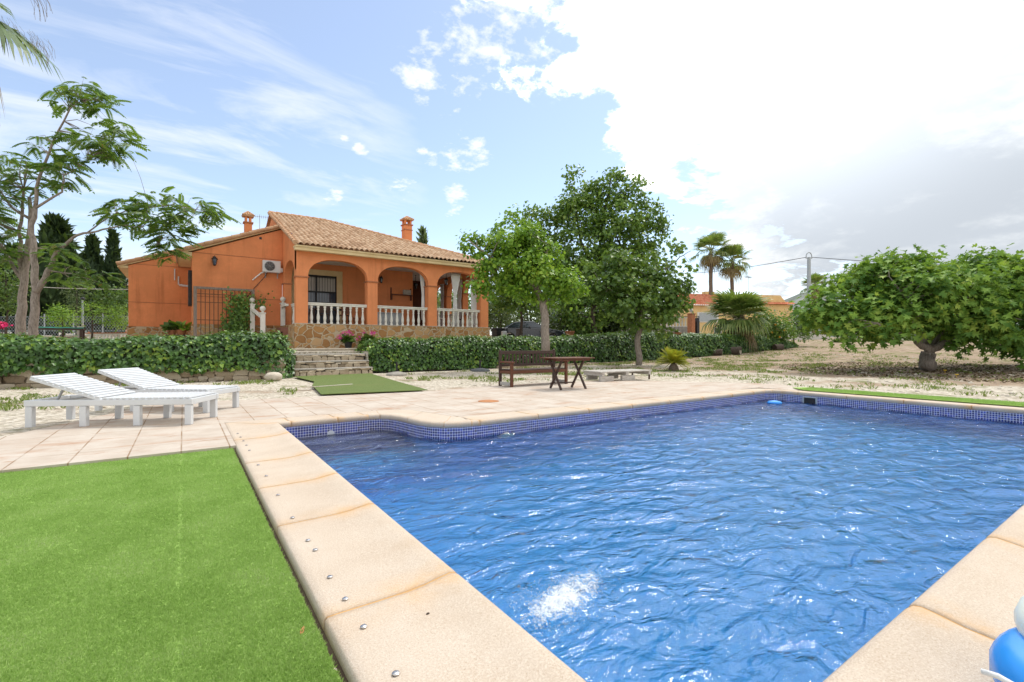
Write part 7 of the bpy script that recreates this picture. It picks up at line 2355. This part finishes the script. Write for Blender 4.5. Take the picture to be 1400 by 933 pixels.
m = MB(); m.prism([Mh @ Vector(q) for q in ((L * .08, 3.5, ze + 1.0), (L * .52, 3.5, ze + 1.0), (L * .30, 3.5, P(995, 397, d).z))], ey * 3); m.build('gable', 'yellow_stucco', t)
def ywin(u0, u1, v0, v1, dd, mat):
    a, b = P(u0, v1, dd), P(u1, v0, dd); n_ = -ey
    def onw(u, v):
        p = P(u, v, dd); k = (Vector((A3.x, A3.y, 0)) - p).dot(ey) / (p - Vector((0, 0, CAMH))).dot(ey)
        return p + (p - Vector((0, 0, CAMH))) * k
    q = [onw(u0, v1), onw(u1, v1), onw(u1, v0), onw(u0, v0)]
    m = MB(); m.prism([p + n_ * .02 for p in q], n_ * .05); o = m.build('window', 'white_paint', t)
    c = sum(q, Vector()) / 4
    m = MB(); m.prism([c + (p - c) * .82 + n_ * .075 for p in q], n_ * .02); m.build('pane', mat, o)
ywin(953, 982, 427, 441, d, 'galvanised'); ywin(976, 986, 448, 456, d, 'black_iron')
# white side wall and yard
A4, B4 = P(1040, 462, 52), P(1135, 464, 50)
t_ = MB(); dv = B4 - A4; L4 = Vector((dv.x, dv.y)).length; Mv = Matrix.Translation((A4.x, A4.y, 0)) @ Matrix.Rotation(math.atan2(dv.y, dv.x), 4, 'Z')
t_.box(0, L4, 0, .2, .6, P(1085, 456, 51).z, Mv)
tag(t_.build('garden_wall', 'white_wall'), 'low whitewashed wall left of the fig tree', 'wall')
aerial(P(1023, 384, 60), 'thin aerial above the yellow house roof', 1.3)
# utility pole with a looped cable
p = P(1106, 457, 52); pt = P(1106, 352, 52)
t = thing('utility_pole', 'grey utility pole with a looped cable on top', 'pole', (p.x, p.y, ter_h(p.x, p.y) - .1))
m = MB(); m.tube([(p.x, p.y, ter_h(p.x, p.y) - .2), (p.x, p.y, pt.z)], [.24, .17], 10); m.build('pole', 'galvanised', t, smooth=True, angle=40)
m = MB(); rx = Vector((CY, -SY, 0))
lp = [pt + rx * (.30 * math.cos(a)) + Vector((0, 0, .10 + .42 * max(0, math.sin(a)))) for a in [math.pi * i / 12 for i in range(13)]]
lp = [pt + rx * .30 + Vector((0, 0, -.15))] + lp + [pt - rx * .30 + Vector((0, 0, -.15))]
m.tube(lp, .05, 6); m.build('loop', 'galvanised', t, smooth=True, angle=0)
def cable(a, b, sag, label, n_=24):
    m = MB(); m.tube([a.lerp(b, i / n_) - Vector((0, 0, sag * math.sin(math.pi * i / n_))) for i in range(n_ + 1)], .032, 5)
    tag(m.build('power_cable', 'black_iron'), label, 'cable', 'power cables on the utility pole')
cable(pt - rx * .3, P(880, 372, 95), .9, 'power cable running left from the utility pole past the palms')
cable(pt + rx * .3, P(1520, 352, 60), .9, 'power cable running right from the utility pole over the fig tree')

# cut logs at the foot of the hedge
for u, v, dd, r_, L, az, lab in ((973, 489, 30.9, .22, .62, -60, 'cut log at the hedge foot, nearer the sago palm'), (1001, 489, 31.2, .28, .5, -75, 'thicker cut log at the hedge foot, right of the other'), (1059, 487, 34.3, .24, .6, -20, 'dark stump under the right end of the hedge')):
    c = P(u, v, dd); c.z = low_h(c.x, c.y) + r_ * .8
    dv = Vector((math.cos(R(az)), math.sin(R(az)), .05)) * L
    t = thing('cut_log', lab, 'log', (c.x, c.y, low_h(c.x, c.y)), group='cut logs at the foot of the hedge')
    m = MB(); m.tube([c + dv * k / 5 + Vector((0, 0, .02 * math.sin(k * 2))) for k in range(6)], [r_ * (1 + .07 * math.sin(k * 3.1)) for k in range(6)], 14); m.build('bark', 'bark_dark', t, smooth=True, angle=50)
    e = dv.normalized(); m = MB()
    m.tube([c + dv * 1.001, c + dv * 1.001 + e * .012], r_ * .86, 14); m.build('cut_face', 'bark_pale', t)

# weeds scattered over the gravel
rng = np.random.default_rng(55)
pos = []
def scat(n_, xr, yr, thr, fn=low_h):
    for i in range(n_):
        x, y = rng.uniform(*xr), rng.uniform(*yr)
        if -2.3 < x < 13.2 and y < 11.2 and y > -1: continue
        if 2.2 < x < 5.8 and y < 17.6 : continue
        if mnoise.noise(Vector((x * .55, y * .55, 4))) + .5 * mnoise.noise(Vector((x * 2, y * 2, 9))) < thr: continue
        k = rng.integers(3, 9)
        for j in range(k):
            pos.append((x + rng.normal() * .06, y + rng.normal() * .06, fn(x, y)))
scat(4200, (-6, 12), (10.4, 17.0), .10)
scat(3000, (11, 27), (9, 18), .12)
scat(5200, (13, 36), (-4, 14), .08)
scat(1600, (14, 40), (12, 18), .0)
pos = np.array(pos); k = len(pos)
az = rng.random(k) * 6.28
wd = leaves('weeds', LEAF_LANCE, pos, np.stack([np.cos(az), np.sin(az), np.full(k, .7)], 1), np.stack([-np.cos(az) * .8, -np.sin(az) * .8, np.ones(k)], 1) + rng.normal(size=(k, 3)) * .5, .04 + .075 * rng.random(k), 'weed_leaf')
tag(wd, 'low weeds and tufts scattered over the gravel', 'weeds', kind='stuff')
# dry leaf litter under the fig tree
n_ = 5200
rr = 5.2 * np.sqrt(rng.random(n_)); az = rng.random(n_) * 6.28
x = 23.9 + rr * np.cos(az); y = 5.6 + rr * np.sin(az) * 1.1
pos = np.stack([x, y, np.array([low_h(a, b) + .012 for a, b in zip(x, y)])], 1)
lt = leaves('leaf_litter', LEAF_OVAL, pos, np.array([0, 0, 1.0]) + rng.normal(size=(n_, 3)) * .3, rng.normal(size=(n_, 3)), .05 + .07 * rng.random(n_), 'litter_leaf')
tag(lt, 'dry brown leaf litter on the ground under the fig tree', 'leaf litter', kind='stuff')
# loose stones
n_ = 5200
x = rng.uniform(-7, 34, n_); y = rng.uniform(-3, 17.4, n_)
ok = ~((x > -2.7) & (x < 13.4) & (y < 10.8)) & ~((x > 2.2) & (x < 5.8) & (y < 17.6)) & ((y > 10.2) | (x > 13) | ((x < -2.7) & (y > 6.2)))
x, y = x[ok], y[ok]
z = np.array([low_h(a, b) for a, b in zip(x, y)])
sz = .018 + .05 * rng.random(len(x)) ** 3
V = np.stack([x, y, z], 1)[:, None, :] + sz[:, None, None] * iv[None] * (1 + .35 * rng.normal(size=(len(x), len(iv), 1)).clip(-1, 1)) * np.array([1.3, 1, .6])
K = len(iv); loops = (np.array(ifc).ravel()[None] + (np.arange(len(x)) * K)[:, None]).ravel(); starts = np.arange(len(loops) // 3) * 3
st_ = npmesh('loose_gravel', V.reshape(-1, 3), loops, starts, 'pale_stone')
tag(st_, 'loose pale stones on the gravel', 'gravel', kind='stuff')
for u, v in ((1292, 512), (1308, 517)):
    q = W(u, v); m = MB()
    m.lathe([(.005, 0), (.005, .1), (.05, .11), (.05, .125), (.01, .13)], (q.x, q.y, low_h(q.x, q.y)), 8)
    tag(m.build('dandelion', 'yellow_petal'), 'small yellow flower on the ground in front of the fig tree', 'flower', 'yellow flowers before the fig tree')
